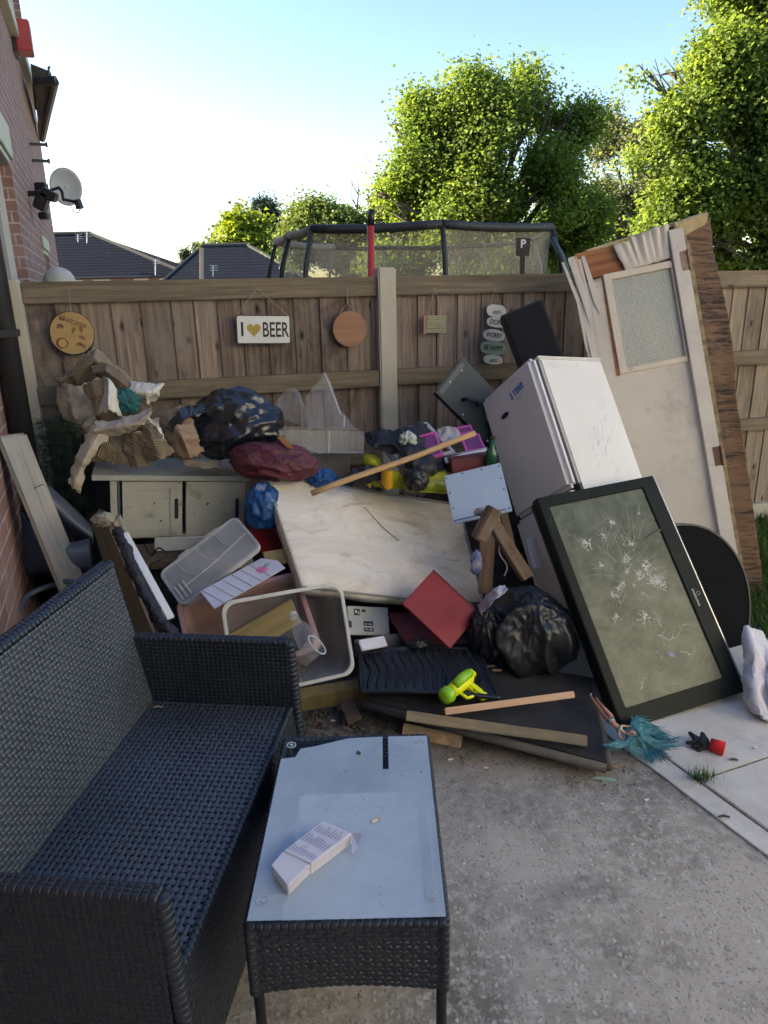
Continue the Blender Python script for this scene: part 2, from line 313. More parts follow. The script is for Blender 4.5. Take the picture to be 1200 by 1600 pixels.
# ================================================================ GROUND
def ground_mat():
    m, t, b = newmat('worn concrete'); v = coords(t); n1 = noi(t, v, 1.1, 8, .68); n2 = noi(t, v, 26, 5, .7); n3 = noi(t, v, 4.5, 6, .7)
    col = mixc(t, ramp_out(t, n1, .42, .60), (.47, .42, .34), (.20, .18, .145)); col = mixc(t, ramp_out(t, n3, .55, .75), col, (.13, .12, .10))
    col = mixc(t, ramp_out(t, n2, .48, .62), col, (.50, .465, .395))
    n7 = noi(t, v, 110, 3, .6); col = mixc(t, ramp_out(t, n7, .60, .68), col, (.12, .11, .095)); n8 = noi(t, v, 170, 2, .5); col = mixc(t, ramp_out(t, n8, .66, .72), col, (.62, .58, .50))
    vo = nd(t, 'ShaderNodeTexVoronoi'); vo.inputs['Scale'].default_value = 66; vo.inputs['Randomness'].default_value = 1
    dv = nd(t, 'ShaderNodeVectorMath', operation='ADD'); nv = nd(t, 'ShaderNodeTexNoise'); nv.inputs['Scale'].default_value = 30; t.links.new(v, nv.inputs['Vector'])
    sc = nd(t, 'ShaderNodeVectorMath', operation='SCALE'); sc.inputs[3].default_value = .022; t.links.new(nv.outputs['Color'], sc.inputs[0]); t.links.new(v, dv.inputs[0]); t.links.new(sc.outputs[0], dv.inputs[1])
    t.links.new(dv.outputs[0], vo.inputs['Vector']); sp = t.nodes.new('ShaderNodeSeparateColor'); t.links.new(vo.outputs['Color'], sp.inputs[0])
    peb = nd(t, 'ShaderNodeMath', operation='LESS_THAN'); peb.inputs[1].default_value = .36; t.links.new(sp.outputs[0], peb.inputs[0])
    dd = ramp_out(t, vo.outputs['Distance'], .5, .3); pk = nd(t, 'ShaderNodeMath', operation='MULTIPLY'); t.links.new(peb.outputs[0], pk.inputs[0]); t.links.new(dd, pk.inputs[1])
    pc = ramp(t, [(0, (.52, .47, .38)), (.4, (.24, .22, .19)), (1, (.62, .58, .50))]); t.links.new(sp.outputs[1], pc.inputs[0])
    f2 = nd(t, 'ShaderNodeMath', operation='MULTIPLY'); f2.inputs[1].default_value = .75; t.links.new(pk.outputs[0], f2.inputs[0])
    col = mixc(t, f2.outputs[0], col, pc.outputs[0])
    n5 = noi(t, coords(t, (1, 1, 1)), .55, 6, .6, 1.0); col = mixc(t, ramp_out(t, n5, .54, .64), col, (.13, .12, .10))
    sx = t.nodes.new('ShaderNodeSeparateXYZ'); t.links.new(v, sx.inputs[0]); yy_ = nd(t, 'ShaderNodeMath', operation='MULTIPLY_ADD'); yy_.inputs[1].default_value = .9; t.links.new(n3, yy_.inputs[0]); t.links.new(sx.outputs[1], yy_.inputs[2])
    soil = nd(t, 'ShaderNodeMath', operation='MULTIPLY'); soil.inputs[1].default_value = .72; t.links.new(ramp_out(t, yy_.outputs[0], 2.2, 2.95), soil.inputs[0]); col = mixc(t, soil.outputs[0], col, (.085, .074, .06))
    t.links.new(col, b.inputs['Base Color']); b.inputs['Roughness'].default_value = .88
    h = nd(t, 'ShaderNodeMath', operation='ADD'); t.links.new(n2, h.inputs[0]); t.links.new(f2.outputs[0], h.inputs[1]); bump(t, b, h.outputs[0], .6, .0028); return m
CONC = ground_mat()
gb = MB(); gb.add([(-400, -60, 0), (400, -60, 0), (400, 600, 0), (-400, 600, 0)], [(0, 1, 2, 3)])
tag(gb.build('ground', CONC), kind='structure')
SLABM = pm('pale slab concrete', (.66, .63, .555), (.52, .495, .435), 3, .85, .5, 60, .003, dirt=(.40, .375, .32), dscale=3.5, damt=(.48, .76), speck=((.66, .64, .6), 70, .66))
def slab_poly(pts, z=.012):
    b_ = MB(); b_.prism([(q.x, q.y) for q in pts], .001, z); return b_
g1 = G(948, 1150); g2 = G(1215, 1352); dr = (g2-g1).normalized(); nr = Vector((dr.y, -dr.x, 0))
if nr.x < 0: nr = -nr
e0 = g1-dr*1.6; e1 = g2+dr*1.2
sb = slab_poly([e0, e1, e1+nr*.085, e0+nr*.085], .008)
tag(sb.build('kerb_strip', SLABM, bevel=.002, cuts=12, jit=.004, jscale=16), kind='structure')
jq = G(1090, 1222); jr = G(1200, 1186); jd = (jr-jq).normalized()
o0 = nr*.094; A0 = e0+o0; A1 = e1+o0; s_j = (jq-A0).dot(dr); J = A0+dr*s_j
far = J+jd*1.4; tag(slab_poly([A0, J-dr*.004, far-dr*.004, A0+jd*1.4], .011).build('pavement_slab', SLABM, bevel=.003, cuts=12, jit=.003, jscale=14), kind='structure')
tag(slab_poly([J+dr*.005, A1, A1+jd*1.4, far+dr*.005], .0125).build('pavement_slab', SLABM, bevel=.003, cuts=12, jit=.003, jscale=14), kind='structure')
# lawn
LG = leafmat('grass green', (.05, .11, .02), (.075, .16, .03), (.12, .19, .05), .3)
lawn_m = pm('lawn soil', (.06, .075, .03), (.045, .05, .025), 5, .95, .5, 40, .01)
lb = MB(); lb.add([(1.78, 3.02, .006), (9, 2.3, .006), (9, 30, .006), (1.35, 30, .006), (1.35, 3.6, .006)], [(0, 1, 2, 3, 4)]); tag(lb.build('lawn', lawn_m), kind='structure')
def grass_blades(name, n, fn, hmin, hmax, mat_, w=.004):
    V = []; F = []
    for i in range(n):
        x, y, z = fn(); h = random.uniform(hmin, hmax); a = random.uniform(0, 6.28); ln = random.uniform(.1, .7)*h; dx, dy = math.cos(a), math.sin(a); wx, wy = -dy*w, dx*w
        k = len(V); V += [(x-wx, y-wy, z), (x+wx, y+wy, z), (x+wx*.7+dx*ln*.3, y+wy*.7+dy*ln*.3, z+h*.6), (x-wx*.7+dx*ln*.3, y-wy*.7+dy*ln*.3, z+h*.6), (x+dx*ln, y+dy*ln, z+h), (x+dx*ln+wx*.2, y+dy*ln+wy*.2, z+h*.98)]
        F += [(k, k+1, k+2, k+3), (k+3, k+2, k+5, k+4)]
    return link(name, npmesh(name, V, F), mat_)
def lawn_pt():
    while 1:
        x = random.uniform(1.5, 3.6); y = random.uniform(2.95, 5.2)
        if x > 1.85-.25*(y-3): return x, y, .005
tag(grass_blades('grass', 26000, lawn_pt, .04, .12, LG), kind='stuff', label='rough green grass beside the fence behind the brown plywood', cat='grass')
tf = G(1096, 1222)
o = grass_blades('grass_tuft', 130, lambda: (random.gauss(0, .022), random.gauss(0, .014), 0), .02, .055, LG, .0013); o.location = (tf.x, tf.y, .004)
tag(o, 'small tuft of grass growing in the slab joint', 'weed')
# ================================================================ HOUSE
BR = brickmat('red brick', (.34, .18, .15), (.25, .13, .11), (.52, .47, .42)); BRd = brickmat('red brick reveal', (.28, .10, .07), (.20, .08, .06), (.22, .18, .16))
CREAM = pm('cream masonry paint', (.55, .55, .43), (.46, .47, .37), 6, .8, .3, 50, .003, dirt=(.3, .29, .22), damt=(.6, .8))
WHITEP = pm('white upvc', (.62, .63, .62), (.55, .56, .56), 5, .35, .1, 30, .002, dirt=(.4, .39, .36), damt=(.6, .85))
DARKG = pm('dark window glass', (.01, .014, .02), (.02, .026, .035), 2, .05, 0)
BLACKP = pm('black plastic', (.012, .013, .015), (.02, .021, .023), 6, .4, .1, 60, .002, dirt=(.05, .048, .045), damt=(.62, .8))
wa = math.radians(20.7); WP = Vector((-2.2, 4.5, 0)); WD = Vector((-math.sin(wa), math.cos(wa), 0)); WN = Vector((math.cos(wa), math.sin(wa), 0))
WM = Matrix(((WD.x, WN.x, 0, WP.x), (WD.y, WN.y, 0, WP.y), (0, 0, 1, 0), (0, 0, 0, 1)))   # x along wall (away), y out of the wall, z up
def WL(px, py):
    q = PL(px, py, WP, WN); return WM.inverted()@q
house = thing('brick_house', 'tall red brick house wall with cream lintels rising along the left edge', 'house', WM)
H_T = 3.62; HT = 5.3
jam = WL(45, 437).x; fr = WL(38, 300)
def wallmb(x0, x1, z0, z1, holes, y0=-.30, y1=0):
    b_ = MB(); xs = sorted({x0, x1, *[h[0] for h in holes], *[h[1] for h in holes]}); zs = sorted({z0, z1, *[h[2] for h in holes], *[h[3] for h in holes]})
    for i in range(len(xs)-1):
        for j in range(len(zs)-1):
            cx, cz = (xs[i]+xs[i+1])/2, (zs[j]+zs[j+1])/2
            if any(h[0] < cx < h[1] and h[2] < cz < h[3] for h in holes): continue
            b_.box(xs[i], xs[i+1], y0, y1, zs[j], zs[j+1])
    return b_
def quadwall(b_, x0, x1, z0, z1, holes, y1=0):   # single-sheet front with returns, no internal faces
    xs = sorted({x0, x1, *[h[0] for h in holes], *[h[1] for h in holes]}); zs = sorted({z0, z1, *[h[2] for h in holes], *[h[3] for h in holes]})
    for i in range(len(xs)-1):
        for j in range(len(zs)-1):
            cx, cz = (xs[i]+xs[i+1])/2, (zs[j]+zs[j+1])/2
            if any(h[0] < cx < h[1] and h[2] < cz < h[3] for h in holes): continue
            b_.add([(xs[i], y1, zs[j]), (xs[i+1], y1, zs[j]), (xs[i+1], y1, zs[j+1]), (xs[i], y1, zs[j+1])], [(0, 1, 2, 3)])
w1 = (-1.75, jam, 1.72, WL(28, 268).z)
s2 = WL(56, 170); w2 = (-1.4, s2.x-.12, s2.z+.10, s2.z+1.25)
ar = WL(78, 415); ar0 = WL(66, 380); w3 = (ar0.x, ar.x, 1.2, WL(72, 392).z)
wb = MB(); holes = [w1, w2, w3]; quadwall(wb, -2.75, H_T, 0, HT, holes)
D = -.12
for h in holes:
    a, b2, c, d = h; wb.add([(a, 0, c), (b2, 0, c), (b2, 0, d), (a, 0, d), (a, D, c), (b2, D, c), (b2, D, d), (a, D, d)], [(0, 4, 5, 1), (1, 5, 6, 2), (2, 6, 7, 3), (3, 7, 4, 0)])
wb.add([(H_T, 0, 0), (H_T, -5, 0), (H_T, -5, HT), (H_T, 0, HT), (-2.75, 0, 0), (-2.75, -1.1, 0), (-2.75, -1.1, HT), (-2.75, 0, HT), (-13, -1.1, 0), (-13, -5, 0), (-13, -5, HT), (-13, -1.1, HT)], [(0, 1, 2, 3), (4, 7, 6, 5), (5, 6, 11, 8), (8, 11, 10, 9), (1, 9, 10, 2)])  # stepped-back wall run out of view, added to keep sun off the yard
me = bpy.data.meshes.new('wall'); me.from_pydata(wb.v, [], wb.f); link('wall', me, BR, house)
b_ = MB(); b_.box(-2.9, H_T+.02, -5.3, .12, HT+.003, HT+.12); b_.box(-13.2, -2.901, -5.3, -.9, HT+.003, HT+.12); b_.build('roof', BLACKP, house)
for h, nm in ((w1, 1), (w2, 2), (w3, 3)):
    f_ = MB(); a, b2, c, d = h; t_ = .055
    for q in ((a, b2, c, c+t_), (a, b2, d-t_, d), (a, a+t_, c+t_, d-t_), (b2-t_, b2, c+t_, d-t_), ((a+b2)/2-t_/2, (a+b2)/2+t_/2, c+t_, d-t_)):
        f_.box(q[0], q[1], D, D+.05, q[2], q[3])
    f_ = f_.build('window', WHITEP, house, bevel=.003); MB().box(a+t_, b2-t_, D+.004, D+.014, c+t_, d-t_).build('pane', DARKG, f_)
    l_ = MB(); lw = .22 if nm != 3 else .12; l_.box(a-.1, b2+.10, .003, .02, d, d+lw); l_.box(a+.005, b2-.005, D+.055, .003, d-.045, d-.002); l_.build('lintel', CREAM, house, bevel=.004)
    if nm == 2: MB().box(a-.1, b2+.1, -.02, .07, c-.12, c-.001).build('window_sill', CREAM, house, bevel=.006)
pp = WL(14, 560)
pb = MB(); pb.tube([(-1.42, .055, .0), (-1.42, .055, 2.55), (-1.42, .03, 2.75)], .05, 16); pb.build('drainpipe', BLACKP, house, smooth=True)
for z in (.7, 1.5, 2.3): MB().box(-1.50, -1.34, .0, .11, z, z+.03).build('pipe_bracket', BLACKP, house)
# far eave piece of the extension
EV = thing('rear_eave', 'dark overhanging roof eave with gutter beyond the brick wall', 'roof', P(68, 150, 8.6))
def lpts(root, pts): return [q-root.location for q in pts]
eb = MB(); A_ = [P(47, 100, 8.2), P(79, 112, 8.2), P(83, 128, 8.2), P(54, 128, 8.2)]; B_ = [P(58, 190, 9.6), P(64, 205, 9.6), P(66, 216, 9.6), P(60, 216, 9.6)]
eb.hexa(lpts(EV, A_), lpts(EV, B_)); eb.build('roof', pm('mossy roof tile', (.10, .09, .075), (.06, .055, .045), 14, .9, .8, 30, .02, dirt=(.12, .13, .06)), EV, jit=.01)
MB().tube(lpts(EV, [P(55, 128, 8.15), P(88, 126, 8.15)]), .045, 8).build('gutter_end', BLACKP, EV)
MB().tube(lpts(EV, [P(86, 128, 8.15), P(75, 175, 8.9), P(66, 217, 9.7)]), .04, 8).build('gutter', BLACKP, EV)
MB().hexa(lpts(EV, [P(50, 130, 8.3), P(72, 134, 8.3), P(66, 180, 8.9), P(54, 170, 8.9)]), lpts(EV, [P(50, 130, 8.8), P(72, 134, 8.8), P(66, 180, 9.4), P(54, 170, 9.4)])).build('soffit', pm('dark soffit', (.05, .055, .07), None, 4), EV)
MB().tube(lpts(EV, [P(76, 116, 8.1), P(76, 106, 8.1), P(78, 104, 8.1)]), .012, 6).build('pipe_stub', BLACKP, EV)
# brackets
for py in (225, 252):
    zz_ = min((k*.01 for k in range(150, 520)), key=lambda z_: abs(projy(WM@Vector((H_T-.07, .1, z_)))-py)); q = Vector((0, 0, zz_)); b_ = MB(); b_.box(H_T-.09, H_T-.05, .002, .15, q.z-.012, q.z+.012, WM); b_.box(H_T-.095, H_T-.045, .145, .165, q.z-.02, q.z+.02, WM)
    o = b_.build('metal_bracket', BLACKP); tag(o, 'upper black metal bracket sticking out of the brick wall' if py == 225 else 'lower black metal bracket sticking out above the satellite dish', 'bracket')
# red alarm box
rp = WL(26, 92); RA = thing('alarm_box', 'red alarm box high on the brick house wall', 'alarm', WM@Matrix.Translation((H_T-.40, 0, rp.z-.04)))
REDM = pm('red painted metal', (.42, .035, .03), (.33, .03, .03), 5, .4, .1, 30, .002)
MB().box(-.02, .24, .0, .035, 0, .30).build('back_plate', BLACKP, RA, bevel=.005); MB().box(0, .22, .035, .17, .02, .28).build('cover', REDM, RA, bevel=.01)
# satellite dish, floodlight, dome
DISHM = pm('pale grey dish metal', (.5, .53, .53), (.44, .47, .48), 3, .45, .05, 30, .001)
dc = P(103, 292, 7.2); SD = thing('satellite_dish', 'round pale grey satellite dish on an arm from the brick wall', 'satellite dish', dc)
dm = Matrix.Rotation(math.radians(18), 4, 'Z')@Matrix.Rotation(math.radians(100), 4, 'X')
b_ = MB(); n = 32; V = []
for i in range(7):
    r = .165*i/6
    for k in range(n): V.append(dm@Vector((r*math.cos(k*2*math.pi/n)*.86, r*math.sin(k*2*math.pi/n), .35*r*r*3-.03)))
b_.add(V, [(i*n+k, i*n+(k+1) % n, (i+1)*n+(k+1) % n, (i+1)*n+k) for i in range(6) for k in range(n)])
o = b_.build('dish', DISHM, SD, smooth=True); s = o.modifiers.new('s', 'SOLIDIFY'); s.thickness = .006
q0 = P(66, 300, 7.3)-dc
MB().tube([q0, P(84, 296, 7.1)-dc, P(92, 293, 7.05)-dc, P(97, 300, 7.0)-dc, P(99, 312, 6.95)-dc, P(112, 314, 6.8)-dc, P(124, 318, 6.75)-dc], .014, 8).build('arm', BLACKP, SD, smooth=True)
MB().tube([P(121, 312, 6.75)-dc, P(125, 326, 6.75)-dc], [.03, .036], 10).build('receiver', BLACKP, SD)
MB().tube([P(108, 316, 6.8)-dc, P(114, 330, 6.8)-dc, P(122, 333, 6.78)-dc, P(126, 326, 6.75)-dc], .005, 6).build('cable', DISHM, SD)
MB().box(-.05, .05, -.05, .05, -.08, .08, Matrix.Translation(q0)).build('mount', BLACKP, SD, bevel=.01)
fc = P(68, 312, 6.6); FL = thing('floodlight', 'black twin floodlight on the brick wall below the satellite dish', 'floodlight', fc)
MB().box(-.13, .0, -.02, .03, .03, .07).build('bracket', BLACKP, FL); MB().box(-.05, .05, -.06, .03, -.09, .06, Matrix.Rotation(.5, 4, 'Y')).build('lamp_head', BLACKP, FL, bevel=.01)
MB().box(-.02, .10, -.06, .03, .02, .10, Matrix.Rotation(.5, 4, 'Y')).build('lamp_head', BLACKP, FL, bevel=.01); MB().box(-.05, .02, -.05, .03, -.16, -.10).build('sensor', BLACKP, FL, bevel=.01)
dq = P(93, 441, 5.2); b_ = MB(); V = []
for i in range(9):
    a = i/8*math.pi/2; r = .105*math.cos(a)+.002
    for k in range(24): V.append((r*math.cos(k*math.pi/12), r*math.sin(k*math.pi/12), .10*math.sin(a)))
b_.add(V, [(i*24+k, i*24+(k+1) % 24, (i+1)*24+(k+1) % 24, (i+1)*24+k) for i in range(8) for k in range(24)])
DO = thing('flue_cover', 'cream dome shaped flue cover showing above the fence by the brick wall', 'flue', dq)
b_.build('dome', pm('cream plastic', (.56, .55, .48), None, 3, .5), DO, smooth=True); MB().cyl((0, 0, -.5), .09, .5).build('flue_pipe', CREAM, DO, smooth=True)
# added white house, out of view behind the viewer, bouncing sunlight onto the pile
NHM = pm('white bounce wall', (.82, .79, .72), (.76, .73, .66), 2, .9, .4, 40, .004)
NH = thing('light_bounce_house', 'white house added out of view to bounce sunlight onto the pile', 'house', Matrix.Translation((3.0, -5.2, 0))@Matrix.Rotation(math.radians(48), 4, 'Z'))
b_ = MB(); NX = [(0, 2.0), (3.2, 5.4), (6.6, 9.5)]
for a, c in NX: b_.box(a, c, -6, 0, 0, 6)
for a, c in ((2.0, 3.2), (5.4, 6.6)): b_.box(a, c, -6, 0, 0, .9); b_.box(a, c, -6, 0, 2.2, 3.6); b_.box(a, c, -6, 0, 4.8, 6); 
b_.build('wall', NHM, NH)
for a, c in ((2.0, 3.2), (5.4, 6.6)):
    for z in (.9, 3.6):
        f_ = MB(); f_.box(a, a+.06, -.14, -.08, z, z+1.2); f_.box(c-.06, c, -.14, -.08, z, z+1.2); f_.box(a+.06, c-.06, -.14, -.08, z, z+.06); f_.box(a+.06, c-.06, -.14, -.08, z+1.14, z+1.2)
        f_ = f_.build('window', WHITEP, NH); MB().box(a+.06, c-.06, -.12, -.11, z+.06, z+1.14).build('pane', DARKG, f_)
MB().box(-.3, 9.8, -6.3, .35, 6.003, 6.2).build('roof', BLACKP, NH)
# ================================================================ DISTANT HOUSES
def roofmat(name, c, sx=1):
    m, t, b = newmat(name); wv = nd(t, 'ShaderNodeTexWave', bands_direction='Z'); wv.inputs['Scale'].default_value = 2.2; wv.inputs['Distortion'].default_value = .6; t.links.new(coords(t), wv.inputs[0])
    n = noi(t, coords(t), 3, 6, .7); col = mixc(t, ramp_out(t, wv.outputs[1], .3, .7), c, tuple(q*.8 for q in c)); col = mixc(t, ramp_out(t, n, .5, .75), col, tuple(q*1.3 for q in c))
    t.links.new(col, b.inputs['Base Color']); b.inputs['Roughness'].default_value = 1; b.inputs['Specular IOR Level'].default_value = .02; bump(t, b, wv.outputs[1], .5, .02); return m
RF = roofmat('slate grey roof', (.016, .020, .030))
def far_house(name, label, YY, ridge0, ridge1, eaveL, eaveR, winx, depthy=7):
    root = thing(name, label, 'house', Vector((P(*eaveL, YY).x, YY, 0)))
    zr = P(*ridge0, YY+3).z; L = P(*eaveL, YY); Rr = P(*eaveR, YY); ze = (L.z+Rr.z)/2; r0 = P(*ridge0, YY+3); r1 = P(*ridge1, YY+3)
    o_ = root.location; q = lambda x, y, z: Vector((x, y, z))-o_
    b_ = MB(); vs = [q(L.x, YY, ze), q(Rr.x, YY, ze), q(Rr.x, YY+depthy, ze), q(L.x, YY+depthy, ze), q(r0.x, YY+3, zr), q(r1.x, YY+3, zr)]
    b_.add(vs, [(0, 1, 5, 4), (1, 2, 5), (2, 3, 4, 5), (3, 0, 4), (0, 3, 2, 1)]); b_.build('roof', RF, root)
    wl = MB().box(.35, Rr.x-L.x-.35, .35, depthy-.35, 0, ze-.01).build('wall', BR, root)
    for a, c in winx:
        x0 = P(a, 430, YY).x-o_.x; x1 = P(c, 430, YY).x-o_.x; wn = MB().box(x0, x1, .31, .345, ze-1.5, ze-.12).build('window', WHITEP, root); MB().box(x0+.08, x1-.08, .295, .309, ze-1.4, ze-.45).build('pane', DARKG, wn)
    MB().tube([vs[4]+Vector((0, 0, .02)), vs[5]+Vector((0, 0, .02))], .09, 6).build('ridge', pm('ridge tile', (.04, .04, .045), None, 3), root)
    MB().tube([vs[5], vs[1]], .09, 6).build('hip', MC['ridge tile'], root); MB().tube([vs[4], vs[0]], .06, 6).build('hip', MC['ridge tile'], root)
    MB().tube([vs[0]+Vector((0, -.06, -.05)), vs[1]+Vector((0, -.06, -.05))], .06, 6).build('gutter', BLACKP, root)
    return root, vs
def aerial(root, px, py0, py1, YY):
    a = P(px, py0, YY)-root.location; b2 = P(px, py1, YY)-root.location; b_ = MB(); b_.tube([a, b2], .025, 5)
    for k in range(3): b_.tube([b2+Vector((-.15, 0, -.1*k)), b2+Vector((.2, 0, -.1*k))], .012, 4)
    b_.build('aerial', DISHM, root)
h1, vs1 = far_house('bungalow', 'distant house with grey tiled hip roof beside the brick wall', 36, (70, 366), (142, 372), (-40, 434), (296, 432), [(105, 125), (140, 168), (205, 228), (245, 268)])
aerial(h1, 136, 380, 362, 37); aerial(h1, 243, 430, 405, 35.6); aerial(h1, 122, 378, 366, 37)
h2, vs2 = far_house('bungalow', 'distant house with dark hip roof left of the trampoline', 34, (316, 384), (386, 387), (246, 440), (492, 447), [(270, 285)])
MB().tube([P(315, 387, 33.6)-h2.location, P(315, 436, 33.6)-h2.location], .11, 6).build('verge', pm('mortar verge', (.3, .25, .2), None, 3), h2)
aerial(h2, 333, 432, 415, 33.5); aerial(h2, 345, 395, 383, 37); aerial(h2, 358, 398, 386, 37)
# ================================================================ TREES
def tree(name, label, Y, blobs, leaf, nleaf, mats, trunk_px, tr=.16, dens=1., conifer=False, clr=.33, group=None, spread=1.):
    depth = Y*.955; base = PXZ(trunk_px, Y, 0); root = thing(name, label, 'tree', base, group)
    bl = []
    for (x, y, r) in blobs:
        dy = random.uniform(-1, 1)*r/FPX*depth*.8; c = P(x, y, Y+dy)-base; bl.append((c, r/FPX*depth))
    b_ = MB(); top = max(c.z for c, r in bl); hub = Vector((0, 0, min(c.z for c, r in bl)*.75))
    mid = sum((c for c, r in bl), Vector())/len(bl)
    tips = []; b_.tube([(0, 0, 0), hub*.5+Vector((.05, .05, 0)), hub, (hub*.6+mid*.4)+Vector((.1, 0, 0)), mid+Vector((0, 0, (top-mid.z)*.4))], [tr, tr*.85, tr*.75, tr*.55, tr*.2], 10)
    for c, r in bl:
        st = hub.lerp(mid, random.uniform(.1, .6)); m1 = st.lerp(c, .5)+Vector((random.uniform(-.2, .2), random.uniform(-.2, .2), random.uniform(-.1, .3)))
        b_.tube([st, m1, c], [tr*.4, tr*.26, tr*.1], 6)
        for k in range(max(3, int(6*dens))):
            d = Vector((random.gauss(0, 1), random.gauss(0, 1), random.gauss(.2, .8))).normalized(); e = c+d*r*random.uniform(.7, 1.02); s0 = m1.lerp(c, random.uniform(.3, 1)); b_.tube([s0, s0.lerp(e, .5)+Vector((random.gauss(0, .06), random.gauss(0, .06), random.gauss(0, .06))), e], [tr*.12, tr*.07, tr*.03], 4)
    b_.build('trunk', mats[1], root, smooth=True)
    C = []; R = []; tot = sum(r**2 for c, r in bl)
    N = []
    for c, r in bl:
        ncl = max(6, int(nleaf/45*r*r/tot)*2); sdv = Vector((random.random()*90, random.random()*90, 7))
        for k in range(ncl):
            d = RNG.normal(size=3); d /= np.linalg.norm(d); rad = r*(RNG.rand()**.36)*(.84+.62*noise.noise(Vector(d)*2.6+sdv)); cc = np.array(c)+d*rad*np.array([1, 1, 1.0])
            if noise.noise(Vector(cc)*(1.15/clr*.4)+sdv*0+Vector((3, 1, base.x))) < .07: continue
            n = RNG.randint(30, 70); cr_ = clr*RNG.uniform(.55, 1.15)
            off = RNG.normal(size=(n, 3))*cr_*np.array([.5, .5, .28])*spread+d*RNG.uniform(-.2, 1, (n, 1))*cr_*.7; C.append(cc+off); up = d*.5+np.array([0, 0, .9]); N.append(np.tile(up, (n, 1)))
    C = np.concatenate(C); N = np.concatenate(N); n = len(C); N = N+RNG.normal(size=(n, 3))*.55; N /= np.linalg.norm(N, axis=1, keepdims=True)
    a = RNG.normal(size=(n, 3)); U_ = np.cross(N, a); U_ /= np.linalg.norm(U_, axis=1, keepdims=True); V_ = np.cross(N, U_)
    s = leaf*RNG.uniform(.6, 1.25, (n, 1)); fold = N*s*.32
    if conifer: p = [C-U_*s*.12, C+V_*s, C+U_*s*.12, C-V_*s*.3]
    else: p = [C-V_*s*.55, C+U_*s*.5+V_*s*.05+fold, C+V_*s*.6-fold*.3, C-U_*s*.5+V_*s*.05+fold]
    V = np.stack(p, 1).reshape(-1, 3); F = np.arange(n*4).reshape(-1, 4)
    link('crown', npmesh('crown', V, F), mats[0], root); return root
BARK = pm('tree bark', (.10, .085, .065), (.06, .05, .04), 10, .9, .8, 30, .02, stretch=(1, 1, .3))
LM1 = leafmat('maple leaves', (.14, .225, .06), (.22, .315, .08), (.33, .41, .13), .6)
LM2 = leafmat('grey green leaves', (.17, .195, .12), (.23, .25, .17), (.32, .33, .25), .4)
LM3 = leafmat('yellow green leaves', (.20, .28, .04), (.30, .36, .06), (.22, .30, .05), .5)
LM4 = leafmat('conifer leaves', (.02, .045, .025), (.03, .06, .03), (.04, .075, .04), .1)
LM5 = leafmat('soft green leaves', (.14, .20, .06), (.21, .28, .09), (.30, .36, .13), .45)
tree('maple_tree', 'large bright green maple behind the trampoline', 15, [(735, 190, 40), (695, 225, 40), (800, 172, 36), (770, 240, 62), (612, 193, 8), (630, 198, 11), (658, 168, 16), (690, 152, 15), (738, 132, 16), (778, 124, 13), (818, 128, 15), (862, 152, 14), (900, 162, 15), (926, 168, 13), (918, 190, 12), (846, 138, 9), (600, 272, 12), (588, 300, 14), (655, 250, 26), (672, 205, 20), (850, 205, 44), (690, 290, 46), (640, 305, 36), (610, 330, 26), (888, 200, 26), (880, 262, 42), (830, 310, 60), (740, 330, 65), (660, 350, 45), (640, 205, 16), (670, 180, 25), (900, 330, 45), (780, 400, 75), (690, 415, 55), (870, 400, 60), (620, 400, 45)], .062, 215000, (LM1, BARK), 770, .2, clr=.42)
tree('maple_tree', 'bright green maple at the right edge leaning over the door', 11.5, [(1180, 20, 45), (1230, 60, 60), (1150, 95, 42), (1090, 95, 34), (1040, 110, 30), (1010, 108, 16), (1190, 120, 50), (1120, 165, 40), (1070, 205, 42), (1030, 235, 34), (1130, 235, 55), (1190, 210, 55), (1010, 265, 18), (1090, 290, 50), (1050, 330, 34), (1160, 310, 60), (1110, 370, 45), (1190, 390, 60), (1250, 180, 80), (1260, 330, 80), (1150, 420, 45), (1040, 380, 22), (1160, -30, 40), (1240, -50, 80)], .056, 230000, (LM1, BARK), 1250, .17, clr=.34)
tree('willow_tree', 'thin grey green tree between the two bright maples', 19, [(1010, 175, 30), (975, 190, 28), (1045, 175, 25), (955, 235, 34), (1010, 240, 45), (975, 290, 45), (1030, 300, 40), (940, 340, 45), (1000, 350, 50), (1040, 380, 40), (960, 410, 50), (920, 400, 40), (1060, 230, 24)], .065, 62000, (LM2, BARK), 985, .16, clr=.34)
tree('birch_tree', 'soft green tree left of the large maple', 21, [(525, 325, 30), (560, 300, 26), (490, 345, 26), (590, 295, 24), (545, 360, 38), (600, 350, 36), (475, 380, 24), (510, 395, 32), (570, 405, 36), (625, 385, 30), (458, 360, 10), (610, 310, 26)], .075, 80000, (LM5, BARK), 550, .16, clr=.45)
tree('yellow_tree', 'yellow green tree behind the far house roof', 43, [(380, 365, 24), (405, 375, 22), (360, 378, 18), (395, 350, 14), (420, 395, 22), (345, 385, 12), (440, 405, 18)], .22, 14000, (LM3, BARK), 395, .12, clr=.7)
tree('sparse_tree', 'sparse twiggy pale tree left of the dark conifer', 44, [(352, 330, 10), (365, 345, 12), (345, 362, 12), (332, 378, 10), (372, 330, 8)], .22, 1500, (LM5, BARK), 356, .06, clr=.8)
tree('conifer_tree', 'dark conifer rising behind the yellow green tree', 48, [(405, 318, 12), (398, 335, 18), (420, 338, 16), (410, 355, 24), (432, 358, 14), (440, 375, 12), (420, 380, 26)], .32, 15000, (LM4, BARK), 412, .15, conifer=True, clr=.7)
tree('conifer_tree', 'tiny dark conifer between the two far roofs', 46, [(293, 382, 4), (294, 392, 6), (306, 386, 3), (294, 402, 8), (308, 394, 5)], .22, 2500, (LM4, BARK), 295, .12, conifer=True, clr=.4)
